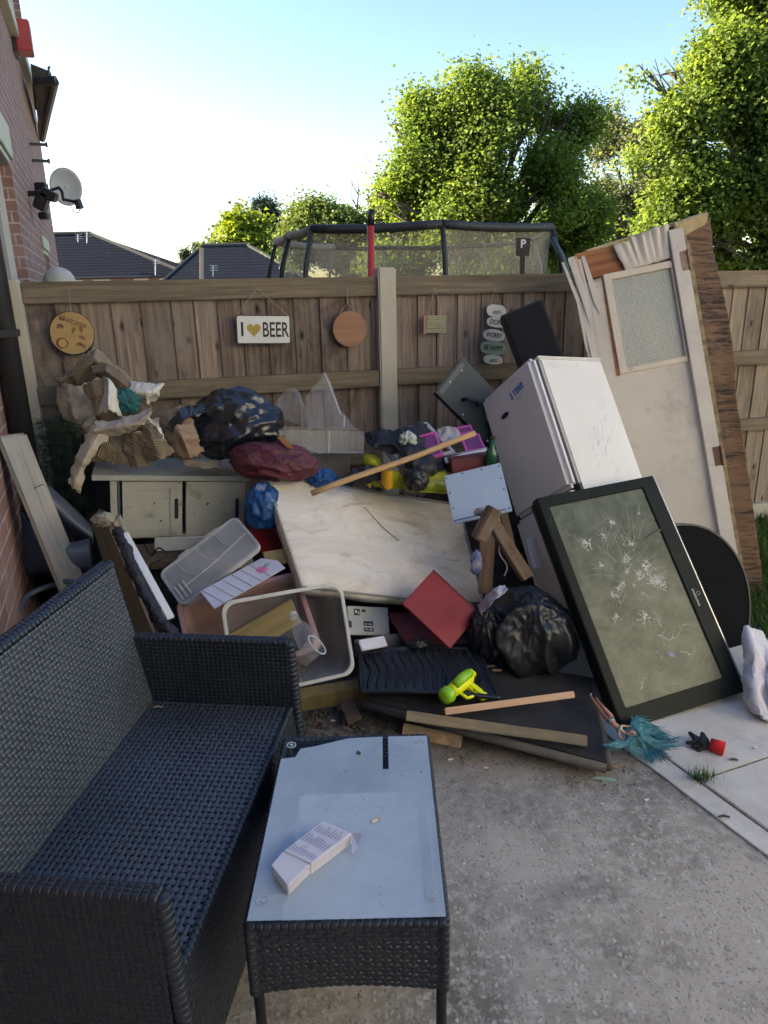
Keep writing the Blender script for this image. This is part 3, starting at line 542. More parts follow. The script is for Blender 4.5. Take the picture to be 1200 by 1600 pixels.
tree('hedge_tree', 'dense green foliage low behind the right fence', 17, [(940, 440, 50), (1040, 450, 50), (1130, 450, 50), (840, 460, 50), (740, 460, 50), (1220, 450, 60), (640, 450, 40)], .085, 50000, (LM1, BARK), 900, .2, clr=.42)
# ================================================================ FENCE
fa = math.radians(15.7); FD = Vector((math.cos(fa), math.sin(fa), 0)); FN = Vector((-math.sin(fa), math.cos(fa), 0)); FP = Vector((0, 4.05, 0))
FM = Matrix(((FD.x, FN.x, 0, FP.x), (FD.y, FN.y, 0, FP.y), (0, 0, 1, 0), (0, 0, 0, 1)))
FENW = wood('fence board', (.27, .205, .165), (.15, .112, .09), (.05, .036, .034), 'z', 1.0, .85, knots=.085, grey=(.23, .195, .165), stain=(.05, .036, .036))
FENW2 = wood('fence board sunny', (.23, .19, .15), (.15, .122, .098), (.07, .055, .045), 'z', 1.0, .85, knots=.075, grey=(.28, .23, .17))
RAILW = wood('fence rail', (.27, .22, .155), (.18, .145, .10), (.09, .072, .05), 'x', 1.0, .85, knots=.05, grey=(.15, .125, .095))
POSTM = pm('concrete post', (.47, .45, .37), (.40, .385, .32), 3, .9, .5, 60, .003, dirt=(.25, .24, .17), dscale=4, damt=(.58, .8), speck=((.25, .24, .2), 90, .68))
fence = thing('garden_fence', 'brown close boarded fence with pale concrete posts', 'fence', FM)
posts = [-1.84, .035, 1.93, 3.83, 5.7]
for k, s0 in enumerate(posts):
    zt = 1.78 if k == 1 else 1.745
    MB().box(s0-.05, s0+.05, -.045, .07, 0, zt).build('post', POSTM, fence, bevel=.008)
for k in range(4):
    a, b2 = posts[k]+.052, posts[k+1]-.052; bd = MB(); x = a
    while x < b2-.02:
        w_ = min(random.uniform(.112, .15), b2-x); t1 = random.uniform(.0, .006)
        bd.add([(x, .016, .16), (x+w_+.004, .024+t1, .16), (x+w_+.004, .024+t1, 1.70), (x, .016, 1.70), (x, .028, .16), (x+w_+.004, .036+t1, .16), (x+w_+.004, .036+t1, 1.70), (x, .028, 1.70)],
               [(0, 1, 2, 3), (7, 6, 5, 4), (0, 4, 5, 1), (1, 5, 6, 2), (2, 6, 7, 3), (3, 7, 4, 0)]); x += w_
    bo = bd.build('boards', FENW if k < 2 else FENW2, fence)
    for z0, z1, yy in ((1.635, 1.735, -.005), (1.145, 1.235, -.02), (.70, .78, -.02)):
        MB().box(a, b2, yy-.01, .015, z0, z1).build('rail', RAILW, fence, bevel=.004, jit=.002)
    MB().box(a, b2, -.012, .055, 1.738, 1.762).build('capping', RAILW, fence, bevel=.004) if 0 else None
    MB().box(a, b2, -.015, .045, 0.0, .155).build('gravel_board', POSTM, fence, bevel=.005)
def FL_(px, py, off=-.03):    # fence-local point at a pixel
    p0 = FP+FN*off; q = PL(px, py, p0, FN); return FM.inverted()@q
def FT(px, py, off=-.03, rz=0):
    q = FL_(px, py, off); return FM@Matrix.Translation(q)@Matrix.Rotation(math.pi/2, 4, 'X')@Matrix.Rotation(rz, 4, 'Z')   # x along fence, y up, z towards viewer
STR = pm('string', (.35, .31, .25), None, 4, .9); BLK = pm('black print', (.015, .015, .016), (.02, .02, .02), 4, .6); 
def strings(root, pts, r=.0017, nm='string'):
    mi = root.matrix_world.inverted(); b_ = MB(); b_.tube([mi@FM@FL_(*q) for q in pts], r, 5); return b_.build(nm, STR, root)
def leafspray(b_, x, y, L, ang, n=4, s=.008):
    ca, sa = math.cos(ang), math.sin(ang); b_.prism([(x-sa*.0006, y+ca*.0006), (x+sa*.0006, y-ca*.0006), (x+ca*L+sa*.0004, y+sa*L-ca*.0004), (x+ca*L, y+sa*L)], 0, .0006)
    for i in range(n*2+1):
        t = (i+1)/(n*2+1); px_, py_ = x+ca*L*t, y+sa*L*t; a2 = ang+(.8 if i % 2 else -.8); c, s_ = math.cos(a2), math.sin(a2)
        b_.prism([(px_, py_), (px_+c*s*.5-s_*s*.22, py_+s_*s*.5+c*s*.22), (px_+c*s, py_+s_*s), (px_+c*s*.5+s_*s*.22, py_+s_*s*.5-c*s*.22)], 0, .0006)
# welcome round
W1 = thing('wooden_plaque', 'round floral wooden sign with a curly greeting hung at the fence left end', 'sign', FT(112, 521))
MB().cyl((0, 0, -.016), .105, .014, n=40).build('board', pm('dark bark rim', (.05, .035, .025), None, 20, .9, .6), W1)
MB().cyl((0.003, .002, -.0015), .100, .002, n=40).build('face', pm('honey wood', (.44, .30, .12), (.37, .24, .09), 8, .6, .2, 60, .001, stretch=(1, 5, 1)), W1)
PLUM = pm('plum paint', (.10, .02, .025), (.14, .035, .03), 20, .6)
text_mesh('lettering', 'Welcome', .03, PLUM, W1, (.012, .058, .0012), (0, 0, -.38), w=.125, shear=.35)
b_ = MB()
for (x, y, a) in ((-.06, .05, -.6), (-.07, .03, .3), (.0, .0, 1.0), (.03, -.01, -.6), (.045, .0, 1.6), (.01, -.055, .2), (.03, -.05, -.7), (-.02, .06, 2.6)): leafspray(b_, x, y, .028, a, 3, .012)
o = b_.build('leaf_sprigs', PLUM, W1); o.location = (0, 0, .0008)
b_ = MB(); b_.ring([(-.05+.028*math.cos(k*.2618), -.045+.026*math.sin(k*.2618)) for k in range(24)], [(-.047+.020*math.cos(k*.2618), -.045+.021*math.sin(k*.2618)) for k in range(24)], 0, .0006); o = b_.build('moon_ring', pm('red brown paint', (.20, .035, .02), None, 9), W1); o.location = (0, 0, .0008)
b_ = MB()
for k in range(26):
    a = math.radians(195+k*5.6); b_.cyl((.098*math.cos(a), .098*math.sin(a), .0008), .0022, .002, n=6)
b_.build('dots', pm('cream paint', (.7, .65, .5), None, 5), W1); strings(W1, [(107, 453), (110, 475), (112, 497)])
# beer plate
m_, w_, h_ = None, None, None
W2 = thing('licence_plate_sign', 'white metal plate reading I heart BEER hung on the fence', 'sign', FT(412, 515, rz=-.035))
RST = pm('dark rusty rim', (.03, .045, .04), (.06, .05, .03), 14, .6)
MB().prism(rrect(-.143, .143, -.075, .075, .01), -.004, -.0006).build('rim', RST, W2); MB().prism(rrect(-.137, .137, -.069, .069, .008), -.0006, .0012).build('plate', pm('white enamel', (.66, .68, .66), (.6, .62, .6), 6, .4, .1, 30, .001, dirt=(.12, .08, .04), dscale=9, damt=(.68, .76)), W2)
text_mesh('lettering', 'I', .075, BLK, W2, (-.112, -.002, .0018), w=.012, bold=.0005); text_mesh('lettering', 'BEER', .078, BLK, W2, (.062, -.004, .0018), w=.138, bold=.0015)
hp = [(.036*(16*math.sin(t)**3)/16-.052, .036*(13*math.cos(t)-5*math.cos(2*t)-2*math.cos(3*t)-math.cos(4*t))/15) for t in [k*2*math.pi/40 for k in range(40)]]
MB().prism(hp, .0012, .002).build('heart', pm('mustard paint', (.42, .31, .05), None, 5, .5), W2); strings(W2, [(371, 491), (401, 451)]); strings(W2, [(403, 451), (451, 494)])
W3 = thing('round_board', 'plain round brown wooden board hung beside the concrete post', 'board', FT(547, 514))
MB().cyl((0, 0, -.014), .095, .013, n=48).build('board', wood('hardboard brown', (.30, .165, .10), (.25, .13, .08), (.19, .10, .06), 'x', .4, .6, island=0), W3, bevel=.002); strings(W3, [(530, 490), (543, 473), (558, 490)]); strings(W3, [(543, 450), (543, 473)])
W4 = thing('slogan_sign', 'small pale plaque of slatted boards right of the concrete post', 'sign', FT(682, 511, rz=-.03))
PLK = pm('pale green slat', (.36, .36, .22), (.30, .31, .20), 10, .8, .2, 40, .002)
for k in range(4):
    MB().box(-.058, .058, .041-k*.0245, .041-k*.0245+.0215, -.006, 0).build('slat', PLK, W4, bevel=.0015)
b_ = MB(); random.seed(5)
for k in range(4):
    x = -.05
    while x < .045:
        l = random.uniform(.006, .014); b_.prism([(x, .048-k*.0245), (x+l, .048-k*.0245), (x+l, .056-k*.0245), (x, .056-k*.0245)], 0, .0005); x += l+.003
b_.build('faded_print', pm('faded ink', (.17, .17, .10), (.24, .24, .15), 50), W4); MB().box(-.077, -.060, -.04, .06, -.012, 0).build('side_stick', pm('pinkish stick', (.33, .2, .14), None, 5), W4)
strings(W4, [(668, 499), (679, 450)]); strings(W4, [(679, 450), (695, 500)])
# dont worry be happy
W5 = thing('hanging_sign', 'five white and green wooden tags on string reading worry and be happy', 'sign', FT(772, 522, -.035))
TW = pm('white tag paint', (.62, .63, .56), (.52, .53, .48), 8, .7, .15, 50, .001, dirt=(.4, .38, .3), damt=(.6, .8)); TG = pm('sage tag paint', (.20, .30, .22), (.24, .34, .26), 8, .7, .15, 50, .001); DG = pm('dark green ink', (.05, .08, .05), None, 6)
mi5 = W5.matrix_world.inverted(); random.seed(3)
def tagshape(cx, cy, hw, hh, sk):
    pts = []
    for k in range(18):
        a = k*2*math.pi/18; c, s_ = math.cos(a), math.sin(a); r = (abs(c)**2.6+abs(s_)**2.6)**(-1/2.6)
        pts.append((cx+hw*r*c*(1+random.uniform(-.02, .02)), cy+hh*r*s_*(1+random.uniform(-.06, .06))+sk*c*hw))
    return pts
for k, (px, py, hw, hh, mt, tx) in enumerate([(776, 486, 17, 10, TW, ''), (778, 504, 19, 8, TW, "DON'T"), (772, 524, 19, 9, TW, 'WORRY'), (771, 544, 23, 11, TG, 'BE HAPPY'), (771, 562, 17, 7.5, TW, '')]):
    q = mi5@FM@FL_(px, py, -.035); s_ = 3.95/FPX
    tg = MB().prism(tagshape(q.x, q.y, hw*s_, hh*s_, -.13), -.006, 0).build('tag', mt, W5)
    if tx: text_mesh('lettering', tx, .028 if k != 3 else .03, BLK, W5, (q.x-(.0 if k != 1 else -.0), q.y, .0006), (0, 0, -.13), w=(hw*2-(10 if k != 3 else 13))*s_, bold=.0006)
    else:
        b_ = MB(); leafspray(b_, q.x-.03, q.y-.006, .05, .12-.13, 5, .014); o = b_.build('leaf_print', DG, W5); o.location = (0, 0, .0004)
strings(W5, [(773, 451, -.03), (767, 477, -.035)]); strings(W5, [(773, 451, -.03), (782, 478, -.035)]); strings(W5, [(766, 484, -.032), (764, 560, -.032)], .001); strings(W5, [(786, 484, -.032), (783, 560, -.032)], .001)
# ================================================================ TRAMPOLINE + POLE
TRZ = 2.10; TR = thing('trampoline', 'large garden trampoline enclosure with beige net and black padded rim', 'trampoline', Vector((.25, 6.5, 0))); to = TR.location
def _rv(px, py): return G(px, py, TRZ)
ring_px = [(862, 5.75), (691, 5.3), (487, 5.45), (453, 6.0), (432, 6.7), (520, 7.6), (600, 7.9), (755, 7.9), (835, 7.0)]
RV = [PXZ(a, b2, TRZ)-to for a, b2 in ring_px]
BLKF = pm('black padding', (.018, .022, .026), (.03, .035, .04), 8, .6, .5, 25, .01, stretch=(6, 1, 1)); STEEL = pm('galvanised tube', (.35, .36, .36), (.28, .29, .3), 8, .4, .1, 30, .001, metal=.6)
def netmat():
    m, t, b = newmat('mesh net'); n = noi(t, coords(t), 3, 5); t.links.new(mixc(t, ramp_out(t, n, .4, .7), (.34, .31, .24), (.24, .22, .18)), b.inputs['Base Color']); b.inputs['Roughness'].default_value = .9
    tr = nd(t, 'ShaderNodeBsdfTransparent'); mx = nd(t, 'ShaderNodeMixShader'); n2 = noi(t, coords(t), 220, 2, .5)
    t.links.new(ramp_out(t, n2, -.1, 1.15), mx.inputs[0]); t.links.new(tr.outputs[0], mx.inputs[1]); t.links.new(b.outputs[0], mx.inputs[2]); t.links.new(mx.outputs[0], t.nodes['Material Output'].inputs[0]); return m
NET = netmat(); nv = len(RV)
for i in range(nv):
    j = (i+1) % nv; a, b2 = RV[i], RV[j]; bow = .06
    V = []; 
    for u in range(9):
        for v in range(7):
            q = a.lerp(b2, u/8); z = TRZ-v/6*1.35; k = math.sin(v/6*math.pi)*bow; V.append((q.x*(1-k*.5), q.y*(1-k*.5), z-.02*math.sin(u/8*math.pi)*(v == 0)))
    MB().add(V, [(u*7+v, (u+1)*7+v, (u+1)*7+v+1, u*7+v+1) for u in range(8) for v in range(6)]).build('net', NET, TR, smooth=True)
for i in (0, 1, 8, 5, 6, 7): MB().tube([RV[i].lerp(RV[(i+1) % nv], k/6)+Vector((0, 0, -.012*math.sin(k/6*math.pi))) for k in range(7)], (.032 if i in (0, 1) else .022), 10).build('padded_rail', BLKF, TR, smooth=True)
MB().tube([RV[2].lerp(RV[1], k/5) for k in range(2)], .012, 8).build('rail', STEEL, TR)
for i in (2, 3, 4): MB().tube([RV[i].lerp(RV[(i+1) % nv], k/5)+Vector((0, 0, -.015*math.sin(k/5*math.pi))) for k in range(6)], .033, 8).build('rail_sleeve', pm('grey beige sleeve', (.3, .28, .23), (.22, .2, .17), 9, .8), TR, smooth=True)
for i, a in enumerate(RV):
    out = Vector((a.x, a.y, 0)).normalized()*.14
    MB().tube([a+Vector((0, 0, .01)), a+out*.6-Vector((0, 0, .25)), a+out-Vector((0, 0, .6)), Vector((a.x, a.y, 0))+out*1.1], .019 if i < 5 else .014, 8).build('pole', BLKF if i < 5 or i == 0 else STEEL, TR, smooth=True)
a = RV[0]; rp = P(862, 372, 5.7)-to; MB().tube([rp, P(878, 400, 5.65)-to, P(892, 445, 5.6)-to, P(905, 560, 5.6)-to], .022, 8).build('pole', pm('slate pole sleeve', (.06, .09, .10), None, 4), TR, smooth=True)
lg = P(817, 386, 5.38)-to; lm = Matrix.Translation(lg)@Matrix.Rotation(math.radians(90), 4, 'X'); b_ = MB(); b_.box(-.05, .05, -.06, .06, 0, .003, lm); b_.build('logo_patch', BLK, TR)
o = text_mesh('lettering', 'P', .055, pm('white print', (.7, .7, .7), None, 3), TR, lg+Vector((0, -.006, .02)), (math.pi/2, 0, 0), bold=.002)
MB().box(-.018, .018, -.38, -.06, 0, .003, lm).build('webbing_strap', BLK, TR)
RPB = Vector(P(577, 437, 4.7)); RPo = thing('red_pole', 'upright red pole with black grip behind the fence', 'pole', Vector((RPB.x-.01, RPB.y, 0)))
MB().tube([(0, 0, 0), Vector(P(579, 352, 4.7))-RPo.location], .022, 14).build('pole', pm('red tube', (.50, .035, .03), (.40, .03, .03), 3, .35), RPo, smooth=True)
MB().tube([Vector(P(579, 352, 4.7))-RPo.location, Vector(P(581, 327, 4.7))-RPo.location], [.024, .021], 14).build('grip', BLACKP, RPo, smooth=True)
# ================================================================ SOFA AND TABLE (woven)
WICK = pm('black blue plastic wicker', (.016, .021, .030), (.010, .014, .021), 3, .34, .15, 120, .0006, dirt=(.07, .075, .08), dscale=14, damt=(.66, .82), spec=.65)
WICKS = pm('skylit black wicker', (.054, .066, .084), (.036, .046, .060), 3, .36, .15, 120, .0006, dirt=(.07, .08, .09), dscale=14, damt=(.64, .82), spec=.7)  # lighter wicker copy: skylight on seat and backrest put into the colour
WICKD = pm('dark leg and backing paint', (.008, .009, .011), None, 3, .7)  # solid sofa backings in this stand in for shade behind the weave
def wicker(name, O, U, V, N, parent, pu=.0148, pv=.0165, wu=.0128, wv=.0092, amp=.0016, hs=None, backing=.009, mat_=None):
    """strands along U (width wu, spaced pv) woven with strands along V (width wv, spaced pu)"""
    O, U, V, N = (np.array(q, float) for q in (O, U, V, N)); W = np.linalg.norm(U); H = np.linalg.norm(V); u = U/W; v = V/H; N = N/np.linalg.norm(N)
    nu = max(2, round(W/pu)); nv_ = max(1, round(H/pv)); pu = W/nu; pv = H/nv_; wu = min(wu, pv*.97); wv = min(wv, pu*.95)
    prof = np.array([[-.5, -.0006], [-.34, .0007], [0, .0002], [.34, .0007], [.5, -.0006]]); Vt = []; Ft = []; base = 0
    def strands(cnt, sp, other, osp, width, du, dv, ln, ph):
        nonlocal base
        ns = other*4+1; t = np.linspace(0, ln, ns)
        for i in range(cnt):
            c = (i+.5)*sp; z = amp*np.tanh(1.8*np.cos(math.pi*(t/osp-.5)+math.pi*(i+ph))); jw = 1+RNG.uniform(-.05, .05); jo = RNG.normal()*sp*.02
            pts = []
            for a, b_ in prof:
                pos = np.stack([t, np.full(ns, c+jo+a*width*jw)], 1); zz = z+b_+.0009
                pts.append(np.concatenate([pos, zz[:, None]], 1))
            A = np.stack(pts, 1).reshape(-1, 3)
            uc, vc = (A[:, 0], A[:, 1]) if du else (A[:, 1], A[:, 0])
            if hs is not None: vc = vc/H*np.array([hs(q/W) for q in uc])*H
            Vt.append(O+uc[:, None]*u+vc[:, None]*v+A[:, 2:3]*N)
            idx = np.arange(ns*5).reshape(ns, 5)+base; Ft.append(np.stack([idx[:-1, :-1], idx[:-1, 1:], idx[1:, 1:], idx[1:, :-1]], -1).reshape(-1, 4)); base += ns*5
    strands(nv_, pv, nu, pu, wu, True, True, W, 0); strands(nu, pu, nv_, pv, wv, False, False, H, 1)
    o = link(name, npmesh(name, np.concatenate(Vt), np.concatenate(Ft), True), mat_ or WICK, parent)
    return o
def edge_strip(name, a, b, r, parent, N=(0, 0, 1)):
    """wrapped wicker edge: wide wraps around a rounded bar"""
    a, b = Vector(a), Vector(b); L = (b-a).length; n = max(3, int(L/.017)); b_ = MB()
    for i in range(n):
        p, q = a.lerp(b, (i+.04)/n), a.lerp(b, (i+.96)/n); m1 = p.lerp(q, .5); k = r*(1+.03*(i % 2))
        b_.tube([p, p.lerp(q, .1), m1, p.lerp(q, .9), q], [k*.94, k, k, k, k*.94], 10)
    return b_.build(name, WICK, parent, smooth=True)
sy = math.atan2(.117, .993)
SM_ = Matrix.Translation((-.315, 2.0, 0))@Matrix.Rotation(-sy, 4, 'Z')
sofa = thing('rattan_sofa', 'black woven rattan two seat sofa in the near left corner', 'sofa', SM_)
Lf = -.955; ZS, ZA, ZB, XB = .37, .6, .84, -.47; XT = -.55; T = .036
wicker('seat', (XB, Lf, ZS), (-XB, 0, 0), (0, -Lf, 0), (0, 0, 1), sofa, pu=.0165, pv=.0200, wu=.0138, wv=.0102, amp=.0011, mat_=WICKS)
b_ = MB(); b_.box(XB, -.002, Lf, -.002, ZS-.05, ZS-.016); b_.build('seat_backing', WICKD, sofa)
bn = (ZB-ZS, 0, XT-XB); bn = np.array([ZB-ZS, 0, -(XT-XB)]); bn = bn/np.linalg.norm(bn)
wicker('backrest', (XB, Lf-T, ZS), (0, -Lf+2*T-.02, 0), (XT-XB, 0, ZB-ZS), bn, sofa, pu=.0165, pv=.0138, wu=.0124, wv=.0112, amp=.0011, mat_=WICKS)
MB().hexa([Vector((XB-.008, Lf-T, .1)), Vector((XB-.008, T, .1)), Vector((XT-.008, T, ZB-.006)), Vector((XT-.008, Lf-T, ZB-.006))], [Vector((XB-.05, Lf-T, .1)), Vector((XB-.05, T, .1)), Vector((XT-.05, T, ZB-.006)), Vector((XT-.05, Lf-T, ZB-.006))]).build('rear_backing', WICKD, sofa)
wicker('backrest_rear', (XT-.053, T, ZB), (0, Lf-2*T, 0), (XB-XT, 0, -(ZB-.08)), (-1, 0, -.1), sofa, pu=.03, pv=.024, wu=.018, wv=.02)
edge_strip('top_rail', (XT-.02, Lf-T, ZB), (XT-.02, T, ZB), .016, sofa); edge_strip('top_rail', (XT-.045, Lf-T, ZB-.002), (XT-.045, T, ZB-.002), .014, sofa)
for (y_in, y_out, sg) in ((0, T, 1), (Lf, Lf-T, -1)):
    nm = 'armrest'
    wicker(nm, (XT+.03, y_in, ZS), (-XT-.03, 0, 0), (0, 0, ZA-ZS), (0, -sg, 0), sofa, pu=.0155, pv=.0135, wv=.0108, wu=.0122, amp=.0011)
    wicker(nm, (XT+.03, y_out, .06), (-XT-.03+(.0), 0, 0), (0, 0, ZA-.06), (0, sg, 0), sofa, pu=.0155, pv=.0135, wv=.0108, wu=.0122, amp=.0011)
    MB().box(XT+.03, -.008, min(y_in, y_out)+.006, max(y_in, y_out)-.006, .06, ZA-.006).build('arm_backing', WICKD, sofa)
    for yy in (y_in+sg*.007, (y_in+y_out)/2, y_out-sg*.007): edge_strip('arm_rail', (XT+.0, yy, ZA-.003), (0, yy, ZA-.003), .0095, sofa)
    edge_strip('arm_front', (0, (y_in+y_out)/2, ZA-.005), (.02, (y_in+y_out)/2, .06), .019, sofa)
wicker('front_skirt', (.03, Lf-T, .09), (0, -Lf+2*T, 0), (-.03, 0, ZS-.09), (1, 0, .1), sofa, pu=.0155, pv=.0135, wv=.0108, wu=.0122, amp=.0011)
edge_strip('seat_edge', (-.004, Lf, ZS-.006), (-.004, 0, ZS-.006), .011, sofa)
MB().hexa([Vector((.022, Lf-T, .09)), Vector((.022, T, .09)), Vector((-.01, T, ZS-.01)), Vector((-.01, Lf-T, ZS-.01))], [Vector((.0, Lf-T, .09)), Vector((.0, T, .09)), Vector((-.03, T, ZS-.01)), Vector((-.03, Lf-T, ZS-.01))]).build('skirt_backing', WICKD, sofa)
for (x, y) in ((.0, T*.5), (.0, Lf-T*.5), (XB-.03, T*.5), (XB-.03, Lf-T*.5)): MB().cyl((x, y, 0), .016, .1, n=12).build('leg', WICKD, sofa)
tg = thing('twig', 'small pale twig lying on the rattan sofa seat', 'twig', G(246, 1106, .376)); MB().tube([(-.012, 0, .002), (0, .002, .005), (.018, -.001, .002)], [.002, .003, .002], 6).build('stem', pm('pale wood chip', (.4, .28, .16), None, 20), tg)
# table
tx0, tx1, ty0, ty1, tz = -.300, .109, 1.132, 1.764, .42
TB = thing('coffee_table', 'small black rattan coffee table with dusty glass top', 'table', Vector(((tx0+tx1)/2, (ty0+ty1)/2, 0)))
W_, L_ = (tx1-tx0), (ty1-ty0); hx, hy = W_/2, L_/2; zt = tz-.010; SK = .185
arch = lambda q: 1-.10*math.sin(math.pi*q)
wicker('front_skirt', (-hx, -hy, zt), (W_, 0, 0), (0, 0, -SK), (0, -1, 0), TB, pu=.0195, pv=.0132, wu=.0128, wv=.0105, hs=arch)
wicker('rear_skirt', (hx, hy, zt), (-W_, 0, 0), (0, 0, -SK), (0, 1, 0), TB, pu=.0195, pv=.0132, wu=.0128, wv=.0105, hs=arch)
wicker('side_skirt', (-hx, hy, zt), (0, -L_, 0), (0, 0, -SK), (-1, 0, 0), TB, pu=.0195, pv=.0132, wu=.0128, wv=.0105, hs=arch)
wicker('side_skirt', (hx, -hy, zt), (0, L_, 0), (0, 0, -SK), (1, 0, 0), TB, pu=.0195, pv=.0132, wu=.0128, wv=.0105, hs=arch)
for a, b2 in (((-hx, -hy), (hx, -hy)), ((hx, -hy), (hx, hy)), ((hx, hy), (-hx, hy)), ((-hx, hy), (-hx, -hy))): edge_strip('rim', (a[0]*1.0, a[1]*1.0, zt), (b2[0], b2[1], zt), .0095, TB)
for sx in (-1, 1):
    for sy_ in (-1, 1):
        lg = MB(); lg.tube([(sx*(hx-.008), sy_*(hy-.008), zt-.01), (sx*(hx-.008), sy_*(hy-.008), .0)], .0115, 12); lg.build('leg', WICKD, TB, smooth=True)
        edge_strip('corner_wrap', (sx*(hx-.002), sy_*(hy-.002), zt), (sx*(hx-.002), sy_*(hy-.002), zt-SK), .011, TB)
SHF = pm('pale grey shelf board', (.80, .84, .84), (.72, .77, .77), 2.5, .7, .2, 40, .002, dirt=(.2, .22, .2), dscale=7)
MB().box(-hx+.012, hx-.012, -hy+.012, hy-.012, zt-.062, zt-.056).build('inner_panel', WICKD, TB)
MB().box(-.145, .165, -hy+.03, hy-.17, zt-.055, zt-.052).build('pale_board', SHF, TB)
gm, gt, gb_ = newmat('dusty glass'); gb_.inputs['Base Color'].default_value = (.42, .48, .50, 1); gb_.inputs['Roughness'].default_value = .12; v = coords(gt)
n = noi(gt, v, 3.5, 7, .65); n2 = noi(gt, v, 60, 3, .6); f = nd(gt, 'ShaderNodeMath', operation='MULTIPLY_ADD'); gt.links.new(n, f.inputs[0]); f.inputs[1].default_value = .30; f.inputs[2].default_value = .40
gt.links.new(mixc(gt, ramp_out(gt, n2, .68, .76), mixc(gt, ramp_out(gt, n, .35, .65), (.62, .77, .84), (.74, .86, .91)), (.22, .26, .28)), gb_.inputs['Base Color'])
gb_.inputs['Roughness'].default_value = .1; gb_.inputs['Specular IOR Level'].default_value = .9
tr = nd(gt, 'ShaderNodeBsdfTransparent'); mx = nd(gt, 'ShaderNodeMixShader'); gt.links.new(f.outputs[0], mx.inputs[0]); gt.links.new(tr.outputs[0], mx.inputs[1]); gt.links.new(gb_.outputs[0], mx.inputs[2]); gt.links.new(mx.outputs[0], gt.nodes['Material Output'].inputs[0])
CG = newmat('clear glass'); CG[2].inputs['Base Color'].default_value = (.02, .025, .03, 1); CG[2].inputs['Roughness'].default_value = .06; t_ = CG[1]; tr = nd(t_, 'ShaderNodeBsdfTransparent'); mx = nd(t_, 'ShaderNodeMixShader'); mx.inputs[0].default_value = .10; t_.links.new(tr.outputs[0], mx.inputs[1]); t_.links.new(CG[2].outputs[0], mx.inputs[2]); t_.links.new(mx.outputs[0], t_.nodes['Material Output'].inputs[0])
MB().box(-hx-.002, hx+.002, -hy-.002, hy-.012, zt+.0105, zt+.0145).build('glass_top', CG[0], TB, bevel=.0008)
z0 = zt+.0149
film = MB(); yT = hy-.014; xs_ = .077
film.add([(-hx, -hy, z0), (xs_, -hy, z0), (xs_, yT, z0), (-.02, yT-.004, z0), (-.06, yT-.018, z0), (-.12, yT-.04, z0), (-.155, yT-.048, z0), (-.165, yT-.085, z0), (-hx, yT-.092, z0)], [tuple(range(9))])
film.add([(xs_, -hy, z0), (hx, -hy, z0), (hx, yT, z0), (xs_+.016, yT, z0), (xs_+.016, yT-.145, z0), (xs_, yT-.145, z0)], [tuple(range(6))])
film.build('dust_film', gm, TB)
PAD = plastic_clear('clear rubber pad', (.6, .66, .7), .55, .2)
for (x, y) in ((-hx+.024, -hy+.05), (hx-.024, -hy+.05), (-hx+.022, hy-.045), (hx-.026, hy-.04)):
    b_ = MB(); b_.ring([(.014*math.cos(k*.2618), .014*math.sin(k*.2618)) for k in range(24)], [(.0105*math.cos(k*.2618), .0105*math.sin(k*.2618)) for k in range(24)], 0, .0012); b_.cyl((0, 0, 0), .0055, .0016, n=16)
    o = b_.build('glass_pad', PAD, TB); o.location = (x, y, z0+.0004)
# carton lying on the glass
c0 = G(480, 1370, tz+.005); CT = thing('carton', 'crushed white printed carton lying on the dusty table glass', 'carton', c0)
CARD = pm('white carton', (.70, .70, .74), (.62, .62, .68), 8, .7, .2, 30, .002); CARDP = pm('peach carton print', (.58, .54, .58), (.48, .45, .50), 9, .7)
zb, zu = tz+.006, tz+.032
def gq(pts, z): return [G(a, b2, z)-c0 for a, b2 in pts]
def dropz(pts, z0_, z1_): return [Vector((q.x, q.y, z0_-c0.z)) for q in gq(pts, z1_)]
A_t = [(424, 1352), (442, 1330), (484, 1350), (450, 1384)]; B_t = [(444, 1329), (505, 1282), (549, 1301), (486, 1349)]
MB().hexa(gq(A_t, zu), dropz(A_t, zb, zu)).build('box_body', CARD, CT, bevel=.001, jit=.001); MB().hexa(gq(B_t, zu+.004), dropz(B_t, zb, zu+.004)).build('box_body', CARD, CT, bevel=.001, jit=.001)
def facep(a, b2, z1_):
    p0, p1 = gq([a, b2], z1_); e = (p1-p0); n_ = Vector((e.y, -e.x, 0)).normalized()*.0012; n_ = n_ if n_.y < 0 else -n_
    lo = zb-c0.z; return [p0.lerp(p1, .04)+n_-Vector((0, 0, .003)), p0.lerp(p1, .96)+n_-Vector((0, 0, .003)), Vector((*(p0.lerp(p1, .96)+n_).xy, lo+.003)), Vector((*(p0.lerp(p1, .04)+n_).xy, lo+.003))]
MB().add(facep((450, 1384), (484, 1350), zu), [(0, 1, 2, 3)]).build('side_print', CARDP, CT); MB().add(facep((486, 1349), (549, 1301), zu+.004), [(0, 1, 2, 3)]).build('side_print', CARDP, CT)
b_ = MB(); random.seed(9); q4 = gq(B_t, zu+.0052)
for k in range(9):
    for l in range(3):
        u0 = .06+l*.31+random.uniform(0, .03); u1 = u0+random.uniform(.12, .26); v0 = .08+k*.1
        f4 = lambda u, v_: q4[0].lerp(q4[1], u).lerp(q4[3].lerp(q4[2], u), v_)
        b_.add([f4(u0, v0), f4(u1, v0), f4(u1, v0+.03), f4(u0, v0+.03)], [(0, 1, 2, 3)])
b_.build('print', pm('grey print', (.36, .36, .48), None, 5), CT)
fl = gq([(549, 1301), (566, 1304), (560, 1316), (549, 1326)], zu); fl = [fl[0], Vector((fl[1].x, fl[1].y, .03)), Vector((fl[2].x, fl[2].y, .012)), Vector((fl[3].x, fl[3].y, .008))]
